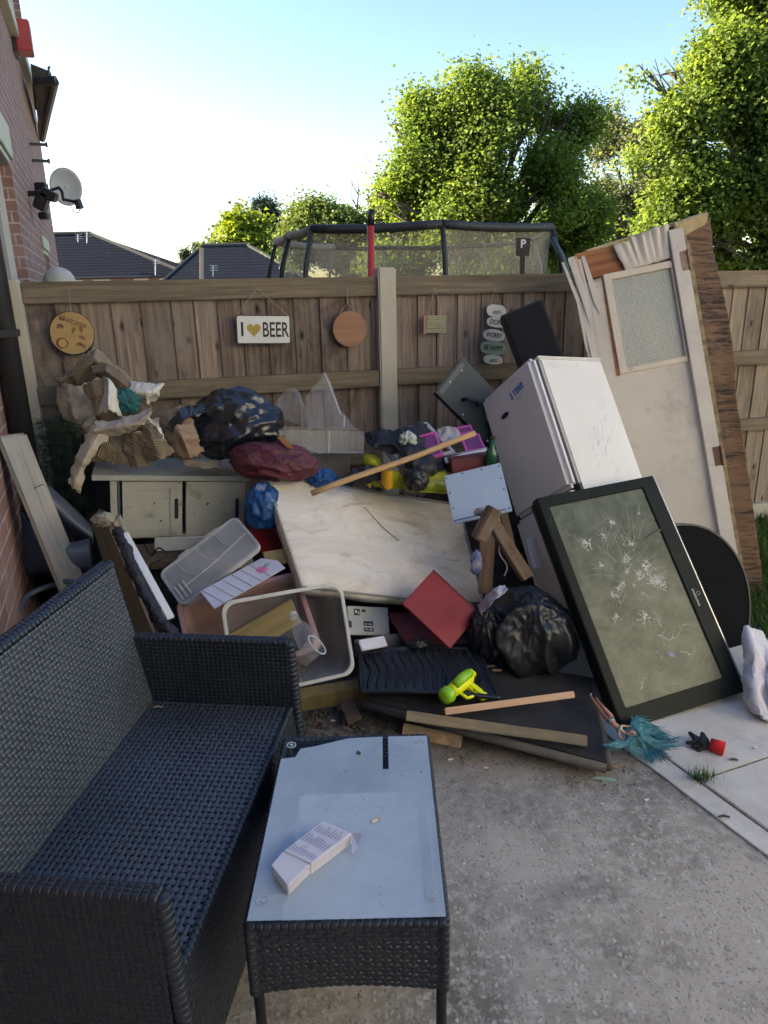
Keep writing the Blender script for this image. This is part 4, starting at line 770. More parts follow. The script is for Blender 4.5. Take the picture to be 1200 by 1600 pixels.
MB().add(fl, [(0, 1, 2, 3)]).build('flap', pm('lilac carton', (.45, .47, .62), None, 5), CT)
# ================================================================ PILE: dark mound added underneath, standing in for shade in the gaps
GAPFILL = pm('dark gap filler', (.05, .043, .035), (.022, .02, .018), 7, .95, .9, 30, .03, dirt=(.10, .08, .06), dscale=12)
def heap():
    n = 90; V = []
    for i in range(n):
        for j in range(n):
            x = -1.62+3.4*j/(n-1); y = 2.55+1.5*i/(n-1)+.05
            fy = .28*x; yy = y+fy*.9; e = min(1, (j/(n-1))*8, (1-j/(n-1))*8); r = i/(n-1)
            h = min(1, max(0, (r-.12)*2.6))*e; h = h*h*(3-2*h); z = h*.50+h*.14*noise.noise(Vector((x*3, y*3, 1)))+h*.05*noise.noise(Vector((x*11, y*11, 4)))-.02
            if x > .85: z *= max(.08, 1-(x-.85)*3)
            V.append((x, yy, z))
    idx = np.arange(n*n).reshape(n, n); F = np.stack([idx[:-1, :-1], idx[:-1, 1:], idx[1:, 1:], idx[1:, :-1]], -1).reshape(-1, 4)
    tag(link('gap_filler_mound', npmesh('gap_filler_mound', V, F, True), GAPFILL), 'dark mound added beneath the dumped rubbish to fill its gaps with shade', 'soil heap', kind='stuff')
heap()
# ---- cabinet
CABM = pm('dirty cream paint', (.44, .44, .375), (.36, .36, .305), 3, .6, .2, 30, .002, dirt=(.13, .12, .10), dscale=6.5, damt=(.53, .70), speck=((.05, .045, .035), 38, .70))
m, cw, ch, cdp = fitbox([((0, 1, 0), 168, 742, 3.2), ((1, 1, 0), 388, 747, 3.3), ((0, 0, 0), 172, 842, 3.1), ((1, 0, 0), 384, 838, 3.2), ((0, 1, -1), 182, 718, 3.5), ((1, 1, -1), 362, 717, 3.6)], (.66, .31, .33))
CB = thing('cabinet', 'dirty cream two door cabinet under the cardboard heap', 'cabinet', m); t1 = .016
b_ = MB(); b_.box(0, .03, 0, ch-.02, -cdp, 0); b_.box(cw-.014, cw, 0, ch-.02, -cdp, 0); b_.box(.031, cw-.015, 0, .016, -cdp, -.004); b_.box(.031, cw-.015, .017, ch-.022, -cdp, -cdp+.01); b_.build('carcass', CABM, CB, bevel=.002)
MB().box(-.075, cw+.012, ch-.018, ch+.006, -cdp-.01, .022).build('top', pm('dirty grey top', (.42, .44, .40), (.33, .35, .31), 3, .5, .2, 30, .002, dirt=(.13, .12, .1), dscale=5, damt=(.52, .7)), CB, bevel=.002)
dw = (cw-.075)/2
for k in range(2):
    x0 = .052+k*(dw+.014); x1 = x0+dw-.003; zf = .004; pr = rrect
    b_ = MB(); L = [(x0, .01), (x1, .01), (x1, ch-.026), (x0, ch-.026)]; fr_ = .042; I = [(x0+fr_, .01+fr_), (x1-fr_-.012, .01+fr_), (x1-fr_-.012, ch-.026-fr_), (x0+fr_, ch-.026-fr_)]; b_.ring(L, I, -.014, zf); d_ = b_.build('door', CABM, CB, bevel=.0015)
    MB().box(x0+fr_-.004, x1-fr_-.008, .01+fr_-.004, ch-.026-fr_+.004, -.012, -.003).build('door_panel', CABM, d_)
    hx_ = x1-.026; MB().prism(rrect(hx_-.009, hx_+.009, ch/2-.055, ch/2+.045, .0088), zf, zf+.003).build('handle', BLACKP, d_, bevel=.001)
MB().box(.033, .042, .02, ch-.024, -.004, .002).build('side_trim', pm('slate strip', (.09, .1, .13), None, 4), CB)
# ---- planar helper
def board(name, label, cat, c4, W, H, th, mat_, part='board', bevel=.003, group=None, cuts=0, jit=0, wY=.08, wS=.05, js=6):
    m, w_, h_ = rect(*c4, W, H, wY, wS, name+' '+label[:18]); t_ = thing(name, label, cat, m, group)
    MB().box(0, w_, 0, h_, -th, 0).build(part, mat_, t_, bevel=bevel, cuts=cuts, jit=jit, jscale=js); return t_, w_, h_
# ---- fridge
FRM = pm('white fridge enamel', (.70, .685, .65), (.64, .63, .60), 2.2, .33, .06, 8, .004, dirt=(.36, .34, .32), dscale=6, damt=(.66, .85), coat=.15)
FRS = pm('fridge side enamel', (.78, .755, .69), (.70, .68, .62), 2.2, .38, .08, 9, .004, dirt=(.38, .36, .33), dscale=5, damt=(.6, .85))
m, fw, fh, fd_ = fitbox([((1, 1, 1), 828, 557, 3.2), ((0, 1, 1), 750, 626, 3.45), ((1, 1, 0), 938, 556, 3.55), ((1, .43, 1), 893, 765, 3.25), ((0, .47, 1), 806, 816, 3.45), ((1, .48, 0), 1003, 748, 3.5)], (.44, 1.25, .50), .05, .04)
FITLOG.append(('fridge', fw, fh, fd_)); FRG = thing('fridge_freezer', 'tall white fridge freezer tipped back against the fence and leaning left', 'fridge', m)
MB().box(0, fw, 0, fh-.012, 0, fd_-.062).build('body', FRS, FRG, bevel=.008, seg=3); MB().box(-.002, fw+.002, fh-.0115, fh+.004, -.002, fd_-.055).build('top', FRM, FRG, bevel=.005)
sp_ = fh*.455
MB().box(0, fw, sp_+.006, fh-.004, fd_-.054, fd_).build('door', FRM, FRG, bevel=.02, seg=5); MB().box(0, fw, .03, sp_-.006, fd_-.054, fd_+.012).build('door', FRM, FRG, bevel=.02, seg=5)
MB().box(.01, fw-.01, .03, fh-.014, fd_-.0615, fd_-.0545).build('door_seal', pm('grey rubber seal', (.12, .12, .125), None, 4), FRG)
MB().box(fw-.03, fw+.003, sp_-.02, sp_+.02, fd_-.068, fd_-.05).build('hinge', BLACKP, FRG)
BLUEI = pm('blue ink', (.05, .16, .42), (.08, .2, .5), 30, .6)
o = text_mesh('lettering', '2 YEAR', .032, BLUEI, FRG, (fw*.66, fh-.105, fd_+.0012), (0, 0, .12), w=.115, bold=.002)
b_ = MB(); b_.ring([(.055*math.cos(k*.1963), .055*math.sin(k*.1963)) for k in range(32)], [(.053*math.cos(k*.1963), .053*math.sin(k*.1963)) for k in range(32)], 0, .0008); o = b_.build('sticker_ring', pm('faded grey print', (.42, .45, .5), None, 5), FRG); o.location = (fw*.66, fh-.095, fd_+.001)
b_ = MB(); b_.prism([(.032*math.cos(k*.2618), .013*math.sin(k*.2618)) for k in range(24)], 0, .003); o = b_.build('badge', pm('dark chrome badge', (.06, .06, .08), None, 5, .3, metal=.6), FRG, bevel=.001); o.location = (fw*.36, fh-.17, fd_+.0005)
b_ = MB(); random.seed(4)
for k in range(30):
    y = fh*.62+random.gauss(0, .06); z = fd_*.42+random.gauss(0, .05); l = random.uniform(.01, .05); b_.box(fw+.0006, fw+.0012, y, y+l, z, z+.0009, Matrix.Translation((0, y, z))@Matrix.Rotation(random.uniform(-.9, -.3), 4, 'X')@Matrix.Translation((0, -y, -z)))
b_.build('scuff_marks', pm('scuff grey', (.62, .60, .56), None, 5, .8), FRG)
# ---- television
TVM = pm('dark green grey bezel', (.016, .021, .018), (.011, .015, .013), 4, .5, .08, 40, .001, dirt=(.045, .048, .04), dscale=9, damt=(.56, .8), spec=.12)
m, tw, th_ = rect((833, 779, 2.84), (1021, 742, 3.06), (1166, 1086, 2.66), (977, 1136, 2.42), .60, .98, .03, .08, 'tv')
TV = thing('television', 'broken flat television standing on its end with a shattered olive screen', 'television', m)
bz = .048; bzt = .05; bzr = .076; bzb = .076
b_ = MB(); b_.ring([(0, 0), (tw, 0), (tw, th_), (0, th_)], [(bz, bzb), (tw-bzr, bzb), (tw-bzr, th_-bzt), (bz, th_-bzt)], -.05, 0); b_.build('bezel', TVM, TV, bevel=.004)
MB().box(.004, tw-.004, .004, th_-.004, -.085, -.0505).build('rear_case', BLACKP, TV, bevel=.008)
MB().box(tw+.0005, tw+.006, .05, th_-.0, -.05, .001).build('silver_trim', pm('silver trim', (.62, .62, .6), None, 4, .3, metal=.5), TV)
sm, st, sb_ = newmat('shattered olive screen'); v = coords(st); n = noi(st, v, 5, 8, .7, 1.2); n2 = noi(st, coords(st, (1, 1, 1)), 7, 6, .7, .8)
c = mixc(st, ramp_out(st, n, .3, .7), (.085, .10, .06), (.19, .205, .15)); c = mixc(st, ramp_out(st, n2, .42, .68), c, (.055, .07, .04)); c = mixc(st, ramp_out(st, noi(st, v, 6.5, 3), .66, .72), c, (.22, .20, .34))  # olive LCD mottle, with a tree reflection painted in as dark blotches
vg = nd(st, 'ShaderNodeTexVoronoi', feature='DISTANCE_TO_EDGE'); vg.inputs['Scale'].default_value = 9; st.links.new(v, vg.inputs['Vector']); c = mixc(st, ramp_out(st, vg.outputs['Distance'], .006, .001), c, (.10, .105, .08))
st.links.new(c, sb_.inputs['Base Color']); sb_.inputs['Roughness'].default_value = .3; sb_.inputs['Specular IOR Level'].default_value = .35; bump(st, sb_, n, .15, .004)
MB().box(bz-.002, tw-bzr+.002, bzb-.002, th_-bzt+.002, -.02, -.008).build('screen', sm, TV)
b_ = MB(); random.seed(21); sw, sh = tw-bz-bzr, th_-bzb-bzt
def crack(x, y, a, L, w0, jag=.35, br=0):
    p = Vector((x, y)); n = max(2, int(L/.012))
    for k in range(n):
        q = p+Vector((math.cos(a), math.sin(a)))*L/n
        if not (bz < q.x < tw-bzr and bzb < q.y < th_-bzt): break
        d = (q-p).normalized(); nn = Vector((-d.y, d.x)); w1_ = w0*(1-k/n)+.0001; w2_ = w0*(1-(k+1)/n)+.0001
        b_.add([(p.x-nn.x*w1_, p.y-nn.y*w1_, -.0074), (p.x+nn.x*w1_, p.y+nn.y*w1_, -.0074), (q.x+nn.x*w2_, q.y+nn.y*w2_, -.0074), (q.x-nn.x*w2_, q.y-nn.y*w2_, -.0074)], [(0, 1, 2, 3)])
        if br and random.random() < .3: crack(q.x, q.y, a+random.choice((-1, 1))*random.uniform(.4, 1), L*.3, w0*.5)
        p = q; a += random.gauss(0, jag)
imp = [(.55, .86, .9), (.22, .78, 1.3), (.42, .80, .8), (.66, .73, 1.), (.56, .66, 1.1), (.50, .60, .8), (.28, .66, .7), (.72, .60, 1.3), (.62, .57, 1.4), (.76, .53, 1.4), (.42, .55, .9), (.30, .50, .9), (.36, .53, .8), (.78, .50, 1.3), (.52, .53, .6), (.24, .40, .9), (.50, .37, 1.2), (.57, .48, .5), (.86, .88, .6), (.70, .52, 1.2)]
cxm, cym = .5, .56
for (u, v_, s_) in imp:
    x, y = bz+sw*u, bzb+sh*v_
    for k in range(int(26*s_)):
        a = random.uniform(0, 6.28); crack(x+random.gauss(0, .009)*s_, y+random.gauss(0, .009)*s_, a, random.uniform(.004, .020)*s_, random.uniform(.0006, .0020)*s_, .8)
    for k in range(3):
        a = math.atan2(v_-cym, u-cxm)+random.gauss(0, .5); crack(x, y, a, random.uniform(.03, .08), .00025, .15)
for k in range(14): a = random.uniform(.9, 2.2); crack(bz+sw*random.uniform(.35, .75), bzb+sh*random.uniform(.7, .8), a-.2, random.uniform(.1, .2), .0003, .04)
for k in range(16): a = random.uniform(0, 6.28); crack(bz+sw*(.52+.16*math.cos(a)), bzb+sh*(.57+.1*math.sin(a)), a, random.uniform(.05, .16), .00028, .06)
crack(bz+sw*.55, bzb+sh*.27, -.3, .16, .0012, .35, 1); crack(bz+sw*.70, bzb+sh*.17, -.5, .13, .001, .4, 1); crack(bz+sw*.2, bzb+sh*.06, .4, .06, .001, .4, 1); crack(bz+sw*.62, bzb+sh*.3, 1.8, .12, .0005, .4, 1)
for k in range(40): crack(bz+sw*random.random(), bzb+sh*random.uniform(.02, .9), random.uniform(0, 6), random.uniform(.01, .05), .0004, .5)
b_.build('crack_lines', pm('crushed glass white', (.75, .77, .70), (.45, .47, .40), 30, .7), TV)
text_mesh('lettering', 'SAMSUNG', .0095, pm('silver print', (.6, .6, .58), None, 3), TV, (tw-.047, th_*.42, .0008), (0, 0, -math.pi/2), w=.078, bold=.0002)
b_ = MB(); b_.ring([(.009*math.cos(k*.3927), .009*math.sin(k*.3927)) for k in range(16)], [(.0078*math.cos(k*.3927), .0078*math.sin(k*.3927)) for k in range(16)], 0, .0006); o = b_.build('power_ring', MC['silver print'], TV); o.location = (tw-.026, th_*.435, .0004)
# ---- round black top behind tv
m = fitbox([((.5, 1, 0), 1080, 790, 3.10), ((1, .5, 0), 1166, 960, 3.0), ((.5, .5, 0), 1063, 958, 2.95), ((.5, 0, 0), 1045, 1110, None)], (.86, .86, .02), .08, .06)[0]
RT = thing('round_tabletop', 'large round black tabletop wedged behind the television', 'tabletop', m)
MB().cyl((.43, .43, -.018), .43, .018, n=72).build('disc', pm('black laminate', (.004, .005, .007), (.007, .008, .010), 3, .7, .1, 30, .001, spec=.05, dirt=(.014, .014, .013), dscale=7, damt=(.62, .8)), RT, bevel=.004)
b_ = MB(); b_.ring([(.43+.433*math.cos(k*.0873), .43+.433*math.sin(k*.0873)) for k in range(72)], [(.43+.424*math.cos(k*.0873), .43+.424*math.sin(k*.0873)) for k in range(72)], -.022, .004); b_.build('edge_band', pm('edge band', (.05, .05, .055), None, 9, .5), RT)
# ---- door
DWH = pm('aged cream door paint', (.56, .52, .455), (.45, .42, .375), 2, .55, .2, 9, .006, dirt=(.26, .24, .22), dscale=3.5, damt=(.52, .8))
PINE = wood('raw pine', (.50, .36, .22), (.40, .27, .15), (.28, .17, .09), 'z', .8, .8, grey=(.30, .25, .2)); PLY = wood('brown ply core', (.33, .15, .065), (.24, .10, .045), (.15, .062, .03), 'x', .5, .75, island=0)
LIL = pm('pale lilac paint', (.56, .53, .48), (.46, .43, .39), 6, .55, .2, 30, .001, dirt=(.3, .27, .22), dscale=9, damt=(.62, .75))
m, dw_, dh, _ = fitbox([((0, 1, 0), 893, 410, 3.85), ((1, 1, 0), 1047, 352, 4.08), ((1, 0, 0), 1133, 905, 3.42)], (.62, 1.78, .01), .02, .15)
DR = thing('broken_door', 'tall battered cream door with wired glass window leaning on the fence', 'door', m); dmi = m.inverted()
def DL(px, py, z=0):   # point on the door plane
    nrm = m.to_3x3()@Vector((0, 0, 1)); q = PL(px, py, m.translation+nrm*z, nrm); return dmi@q
W0, W1_, W2_, W3_ = DL(945, 432), DL(1052, 408), DL(1066, 572), DL(966, 578)
wx0, wx1, wy0, wy1 = (W0.x+W3_.x)/2, dw_-.02, (W2_.y+W3_.y)/2, (W0.y+W1_.y)/2
b_ = MB(); b_.ring([(0, 0), (dw_, 0), (dw_, dh-.17), (0, dh-.17)], [(wx0, wy0), (wx1, wy0), (wx1, wy1), (wx0, wy1)], -.036, 0); b_.build('skin', DWH, DR, bevel=.002)
cps = lambda pts: [DL(*q) for q in pts]
b_ = MB(); b_.box(0.03, dw_, wy1+.004, dh, -.035, -.012); b_.build('core_panel', PLY, DR)
b_ = MB(); fx = .035; b_.ring([(wx0-.004, wy0-.004), (wx1+.004, wy0-.004), (wx1+.004, wy1+.006), (wx0-.004, wy1+.006)], [(wx0+fx, wy0+fx*.7), (wx1-.004, wy0+fx*.7), (wx1-.004, wy1-fx*.8), (wx0+fx, wy1-fx*.8)], -.03, .012); b_.build('window_frame', pm('peeling cream frame', (.60, .55, .46), (.52, .46, .38), 7, .6, .3, 30, .003, dirt=(.33, .2, .12), dscale=12, damt=(.6, .7)), DR, bevel=.003)
b_ = MB(); b_.ring([(wx0-.022, wy0-.012), (wx0+.01, wy0-.012), (wx0+.01, wy1), (wx0-.022, wy1+.0)], [(wx0-.016, wy0-.006), (wx0-.006, wy0-.006), (wx0-.006, wy1-.01), (wx0-.016, wy1-.01)], .0005, .0015); 
MB().prism([(wx0-.022, wy0-.010), (wx0-.005, wy0-.010), (wx0-.005, wy1+.02), (wx0-.012, wy1+.01)], .0008, .002).build('gap_shadow', PLY, DR)
gmm, gtt, gbb = newmat('wired glass'); gbb.inputs['Roughness'].default_value = .28
gv = coords(gtt); wvx = nd(gtt, 'ShaderNodeTexBrick'); wvx.offset = 0; wvx.inputs['Scale'].default_value = 1; wvx.inputs['Brick Width'].default_value = .0125; wvx.inputs['Row Height'].default_value = .0125; wvx.inputs['Mortar Size'].default_value = .0011; wvx.inputs['Color1'].default_value = (.23, .26, .235, 1); wvx.inputs['Color2'].default_value = (.25, .28, .25, 1); wvx.inputs['Mortar'].default_value = (.42, .44, .38, 1)
gtt.links.new(gv, wvx.inputs['Vector']); gn = noi(gtt, gv, 6, 5); gtt.links.new(mixc(gtt, ramp_out(gtt, gn, .45, .7), wvx.outputs['Color'], (.33, .35, .30)), gbb.inputs['Base Color']); bump(gtt, gbb, noi(gtt, gv, 70, 3), .7, .004); gbb.inputs['Specular IOR Level'].default_value = .6
MB().box(wx0+fx-.004, wx1, wy0+fx*.7-.004, wy1-fx*.8+.004, -.016, -.010).build('window_glass', gmm, DR)
# torn top skin
a0 = DL(957, 388); a1 = DL(1040, 352); a2 = DL(1046, 404); a3 = DL(978, 424)
HJ = [random.uniform(-.012, .012) for _ in range(16)]; HA = [random.uniform(.1, 1.3) for _ in range(16)]
rows = []
for v_, amp_ in ((0, .020), (.45, .010), (1, .0)):
    r_w = []
    for k in range(15):
        u = k/14; t_ = Vector((a0.x*(1-u)+a1.x*u, a0.y*(1-u)+a1.y*u)); b2 = Vector((a3.x*(1-u)+a2.x*u, a3.y*(1-u)+a2.y*u)); q = t_.lerp(b2, v_)+Vector((HJ[k]*(1-v_*.6), .016*abs(HJ[-k-1])*60*(1-v_)))
        r_w.append(m@Vector((q.x, q.y, .006+amp_*(k % 2)*HA[k]+.01*(1-v_))))
    rows.append(r_w)
bpy.context.view_layer.update()
o = sheet('torn_skin', rows, DWH, DR, 18, 57, .002, amp=.003, sc=14, ragged=.006, pix=False, smooth=False, lin=True)
def stripe(name, pts, z, mat_, **k):
    b_ = MB(); n = len(pts); b_.prism([(q.x, q.y) for q in cps(pts)], z-.004, z); return b_.build(name, mat_, DR, **k)
random.seed(8)
for k, (pts, z) in enumerate([([(886, 405), (896, 402), (914, 455), (922, 510), (912, 480)], .02), ([(896, 402), (901, 401), (914, 452), (917, 474), (908, 448)], .012), ([(908, 402), (913, 400), (934, 462), (937, 492), (926, 470)], .008), ([(876, 412), (880, 411), (904, 470), (920, 560), (914, 548), (900, 475)], .03)]):
    stripe('splinter', pts, z, (PINE if k == 1 else LIL if k < 3 else DWH), jit=.004)
stripe('left_skin', [(893, 408), (908, 405), (922, 470), (935, 540), (950, 600), (938, 600), (925, 560), (906, 480)], .006, pm('weathered pale skin', (.54, .50, .44), (.42, .39, .35), 6, .6, .3, 20, .004, stretch=(3, .5, 1)), jit=.006)
# right stile and hinges
b_ = MB(); s0, s1 = DL(1040, 350), DL(1062, 346); ex = dw_; b_.box(ex-.012, ex+.062, -.05, dh+.01, -.02, .028); b_.build('stile', LIL, DR, bevel=.003)
b_ = MB(); b_.box(ex+.063, ex+.078, -.08, dh-.03, -.04, .012); b_.box(ex+.080, ex+.092, -.12, dh-.06, -.05, .004); b_.build('honeycomb_edge', pm('torn yellow core', (.34, .28, .16), (.14, .11, .06), 22, .9, .8, 60, .01), DR, jit=.006, cuts=3, jscale=14)
HG = pm('rusty hinge', (.30, .24, .19), (.20, .10, .06), 14, .55, .2, 60, .001, metal=.3)
for py in (412, 716):
    q = DL(1056 if py == 412 else 1101, py); hg = MB(); hg.box(ex+.025, ex+.060, q.y-.05, q.y+.05, .0285, .031); hg.tube([(ex+.063, q.y-.052, .033), (ex+.063, q.y+.052, .033)], .006, 10)
    ho = hg.build('hinge', HG if py == 412 else pm('red brown rusty hinge', (.14, .05, .035), (.09, .04, .03), 12, .6), DR)
    b_ = MB()
    for k in range(4): b_.cyl((ex+.038+(k % 2)*.01, q.y-.036+k*.024, .0311), .003, .001, n=8)
    b_.build('screws', BLACKP, ho)
# timber on top of the door
TBm = wood('weathered timber', (.42, .34, .2), (.32, .25, .14), (.2, .15, .085), 'x', .8, .85, grey=(.30, .27, .2))
pa, pb2 = P(916, 392, 3.98), P(1098, 336, 4.0); dx = (pb2-pa); Lt = dx.length; dxn = dx.normalized(); up = Vector((0, 0, 1)); zx = dxn.cross(up).normalized(); yy = zx.cross(dxn)
TMm = Matrix(((dxn.x, yy.x, zx.x, pa.x), (dxn.y, yy.y, zx.y, pa.y), (dxn.z, yy.z, zx.z, pa.z), (0, 0, 0, 1)))
TM = thing('timber_beam', 'rough pale timber beam lying along the broken door top', 'timber', TMm)
MB().box(0, Lt, -.012, .004, -.06, .005).build('capping', TBm, TM, bevel=.003, cuts=2, jit=.003); MB().hexa([Vector((Lt-.16, -.085, .03)), Vector((Lt+.0, -.045, .03)), Vector((Lt+.02, .012, .03)), Vector((Lt-.17, .006, .03))], [Vector((Lt-.16, -.085, -.10)), Vector((Lt+.04, -.06, -.10)), Vector((Lt+.05, .01, -.10)), Vector((Lt-.17, .006, -.10))]).build('block', pm('chipboard end', (.46, .38, .22), (.34, .27, .15), 26, .9, .7, 60, .006), TM, bevel=.006, cuts=2, jit=.004)
# brown plywood
PLB = wood('charred brown ply', (.15, .085, .048), (.11, .062, .036), (.07, .038, .024), 'x', .55, .8, island=0, bs=.5, stain=None)
def plystain():
    mt = PLB; t = mt.node_tree; b = t.nodes['Principled BSDF']; src = b.inputs['Base Color'].links[0].from_socket
    st_ = noi(t, coords(t, (1.6, 1, 15)), 3.2, 7, .75, .5); ms = noi(t, coords(t, (1.0, .5, .8)), 2.6, 3); mu = nd(t, 'ShaderNodeMath', operation='MULTIPLY_ADD'); mu.inputs[1].default_value = .55; t.links.new(ms, mu.inputs[0]); t.links.new(st_, mu.inputs[2])
    t.links.new(mixc(t, ramp_out(t, mu.outputs[0], .76, .88), src, (.022, .017, .014)), b.inputs['Base Color'])
plystain()
prow = [[(1066, 352, 4.22), (1080, 350, 4.24), (1095, 345, 4.27), (1109, 340, 4.30)], [(1070, 400, 4.16), (1088, 400, 4.20), (1104, 400, 4.22), (1116, 400, 4.25)], [(1080, 480, 4.05), (1100, 480, 4.09), (1118, 480, 4.12), (1134, 480, 4.13)], [(1090, 560, 3.94), (1112, 560, 3.97), (1132, 560, 4.00), (1147, 560, 4.00)], [(1095, 612, 3.88), (1118, 612, 3.90), (1135, 612, 3.92), (1150, 612, 3.92)],
        [(1108, 700, 3.76), (1130, 700, 3.78), (1148, 700, 3.80), (1163, 700, 3.80)], [(1122, 800, 3.63), (1142, 800, 3.65), (1160, 800, 3.66), (1177, 800, 3.67)], [(1140, 890, 3.52), (1156, 890, 3.54), (1172, 890, 3.55), (1189, 890, 3.56)], [(1150, 955, 3.46), (1168, 957, 3.47), (1184, 958, 3.48), (1198, 960, 3.48)]]
o = sheet('plywood_sheet', prow, PLB, None, 90, 16, .006, amp=.006, sc=5, ragged=.006); tag(o, 'tall scorched brown plywood sheet with a wavy edge right of the door', 'plywood')
# ---- black panel / speaker above fridge, green board
b4 = fitbox([((0, 1, 1), 780, 493, 3.80), ((1, 1, 1), 843, 471, 3.92), ((1, 0, 1), 890, 570, 3.85), ((0, 0, 1), 818, 585, 3.73), ((1, 1, 0), 846, 470, None)], (.23, .36, .10), .08, .1)
BS = thing('black_speaker', 'matt black box shaped speaker standing tilted behind the fridge top', 'speaker', b4[0])
MB().box(0, b4[1], 0, b4[2], 0, .09).build('cabinet', pm('matt black vinyl', (.010, .011, .014), (.017, .018, .022), 7, .7, .2, 50, .002, dirt=(.04, .04, .042), damt=(.6, .8)), BS, bevel=.006); MB().box(.012, b4[1]-.012, .012, b4[2]-.012, .0905, .097).build('grille', pm('black cloth', (.008, .009, .012), None, 20, .95, .5, 300, .001), BS, bevel=.004)
GRB = pm('dark green metal', (.030, .042, .040), (.022, .031, .030), 5, .5, .15, 30, .002, dirt=(.07, .075, .07), dscale=9, damt=(.62, .75))
GD, gw, gh = board('green_board', 'dark green square metal door with a black handle tilted beside the fridge', 'metal door', ((681, 612, 3.58), (722, 557, 3.78), (806, 641, 3.84), (765, 699, 3.62)), .27, .37, .02, GRB, 'panel', wS=.1)
MB().box(-.004, .0, 0, gh, -.022, .006).build('edge_strip', BLACKP, GD); MB().box(.01, gw*.88, gh-.038, gh-.012, .0006, .004).build('lock_plate', pm('greenish plate', (.10, .12, .11), None, 9, .5), GD, bevel=.001)
b_ = MB(); b_.tube([(gw*.30, gh*.66, .005), (gw*.32, gh*.64, .03), (gw*.44, gh*.48, .03), (gw*.46, gh*.46, .005)], .010, 10); b_.build('handle', BLACKP, GD, smooth=True)
SCR = pm('pale screw', (.55, .53, .47), None, 9, .5)
for (u, v_) in ((.35, .93), (.72, .9), (.04, .55), (.02, .08)): MB().cyl((gw*u+.006, gh*v_, .0045), .005, .003, n=10).build('screw', SCR, GD)
MB().tube([(gw*.42, gh*.30, .004), (gw*.36, gh*.24, .006), (gw*.38, gh*.16, .004)], [.006, .01, .004], 8).build('key', pm('brassy key', (.2, .19, .12), None, 9, .5), GD)
# ---- pale blue panel
BLP = pm('pale blue panel paint', (.42, .54, .66), (.38, .49, .60), 4, .5, .1, 30, .001, dirt=(.3, .35, .38), dscale=6, damt=(.62, .8))
BP, bw, bh = board('blue_metal_sheet', 'square pale blue panel with screw holes leaning against the fridge', 'panel', ((693, 743, 3.08), (782, 723, 3.12), (800, 797, 2.98), (709, 819, 2.94)), .27, .25, .014, BLP, 'panel', wS=.1)
for (u, v_) in ((.04, .93), (.96, .93), (.96, .06), (.04, .05), (.33, .96), (.66, .95), (.05, .62), (.95, .45), (.95, .68), (.05, .3)): MB().cyl((bw*u, bh*v_, .0003), .0038, .0008, n=10).build('screw_hole', BLK, BP)
MB().box(bw*.06, bw*.9, bh*.045, bh*.062, .0003, .001).build('groove', BLK, BP)
# ---- mattress
MT = newmat('stained cream mattress'); v = coords(MT[1]); a1_ = noi(MT[1], coords(MT[1], (1, 2.2, 1)), 1.9, 9, .72, 1.6); a2_ = noi(MT[1], v, 9, 7, .75); a3_ = noi(MT[1], coords(MT[1], (1.2, 3, 1)), 2.4, 4, .6, 2.)
c = mixc(MT[1], ramp_out(MT[1], a1_, .44, .60), (.76, .73, .66), (.64, .58, .47)); c = mixc(MT[1], ramp_out(MT[1], a2_, .56, .75), c, (.45, .42, .37)); c = mixc(MT[1], ramp_out(MT[1], a3_, .56, .70), c, (.50, .44, .33)); c = mixc(MT[1], ramp_out(MT[1], noi(MT[1], v, 3.2, 10, .8), .60, .74), c, (.32, .30, .27))
MT[1].links.new(c, MT[2].inputs['Base Color']); MT[2].inputs['Roughness'].default_value = .85; bump(MT[1], MT[2], a1_, .8, .02)
m, mw, mh = rect((422, 754, 3.35), (726, 778, 3.42), (748, 956, 2.95), (463, 906, 2.9), .82, .50, .08, .06, 'mattress')
MA = thing('mattress', 'stained cream foam mattress lying slanted in the middle of the pile', 'mattress', m)
b_ = MB(); nx, ny = 60, 40; V = []
for sd in (0, 1):
    for i in range(ny):
        for j in range(nx):
            u, v_ = j/(nx-1), i/(ny-1); e = min(u, 1-u, v_, 1-v_); z = (.0 if sd == 0 else -.05); puff = (1-math.exp(-e*22))*.014
            wr = .007*noise.noise(Vector((u*2.2+v_*3.5, v_*7-u*5, sd)))*(1-abs(2*v_-1)*.3); lip = -.12*max(0, (u-.25))*max(0, .22-v_)*0
            V.append((u*mw-(v_-.45)*.13*(1-u)+.004*noise.noise(Vector((u*9, v_*9, 5))), v_*mh+.006*noise.noise(Vector((u*7, v_*7, 9)))-(.018*math.sin(u*math.pi) if v_ < .02 else 0), z+(puff+wr if sd == 0 else -puff*.3)))
idx = np.arange(ny*nx).reshape(ny, nx); F = [tuple(q) for q in np.stack([idx[:-1, :-1], idx[:-1, 1:], idx[1:, 1:], idx[1:, :-1]], -1).reshape(-1, 4)]; F2 = [tuple(q+ny*nx for q in f)[::-1] for f in F]
bd_ = list(idx[0, :])+list(idx[1:, -1])+list(idx[-1, -2::-1])+list(idx[-2:0, 0][::-1] if 0 else idx[-2:0:-1, 0]); F3 = [(bd_[k], bd_[(k+1) % len(bd_)], bd_[(k+1) % len(bd_)]+ny*nx, bd_[k]+ny*nx) for k in range(len(bd_))]
F3 = [tuple(int(q) for q in f) for f in F3]; b_.add(V, [tuple(int(q) for q in f) for f in F+F2]+F3); b_.build('foam', MT[0], MA, smooth=True)
b_ = MB(); b_.tube([(u, v2, .003) for u, v2 in [(.058, 0), (mw*.5+.03, -.012), (mw, 0), (mw, mh), (mw*.5-.036, mh), (-.071, mh), (.058, 0)]], .006, 8); b_.build('piping', pm('grey piping', (.38, .36, .31), None, 9, .9), MA, smooth=True)
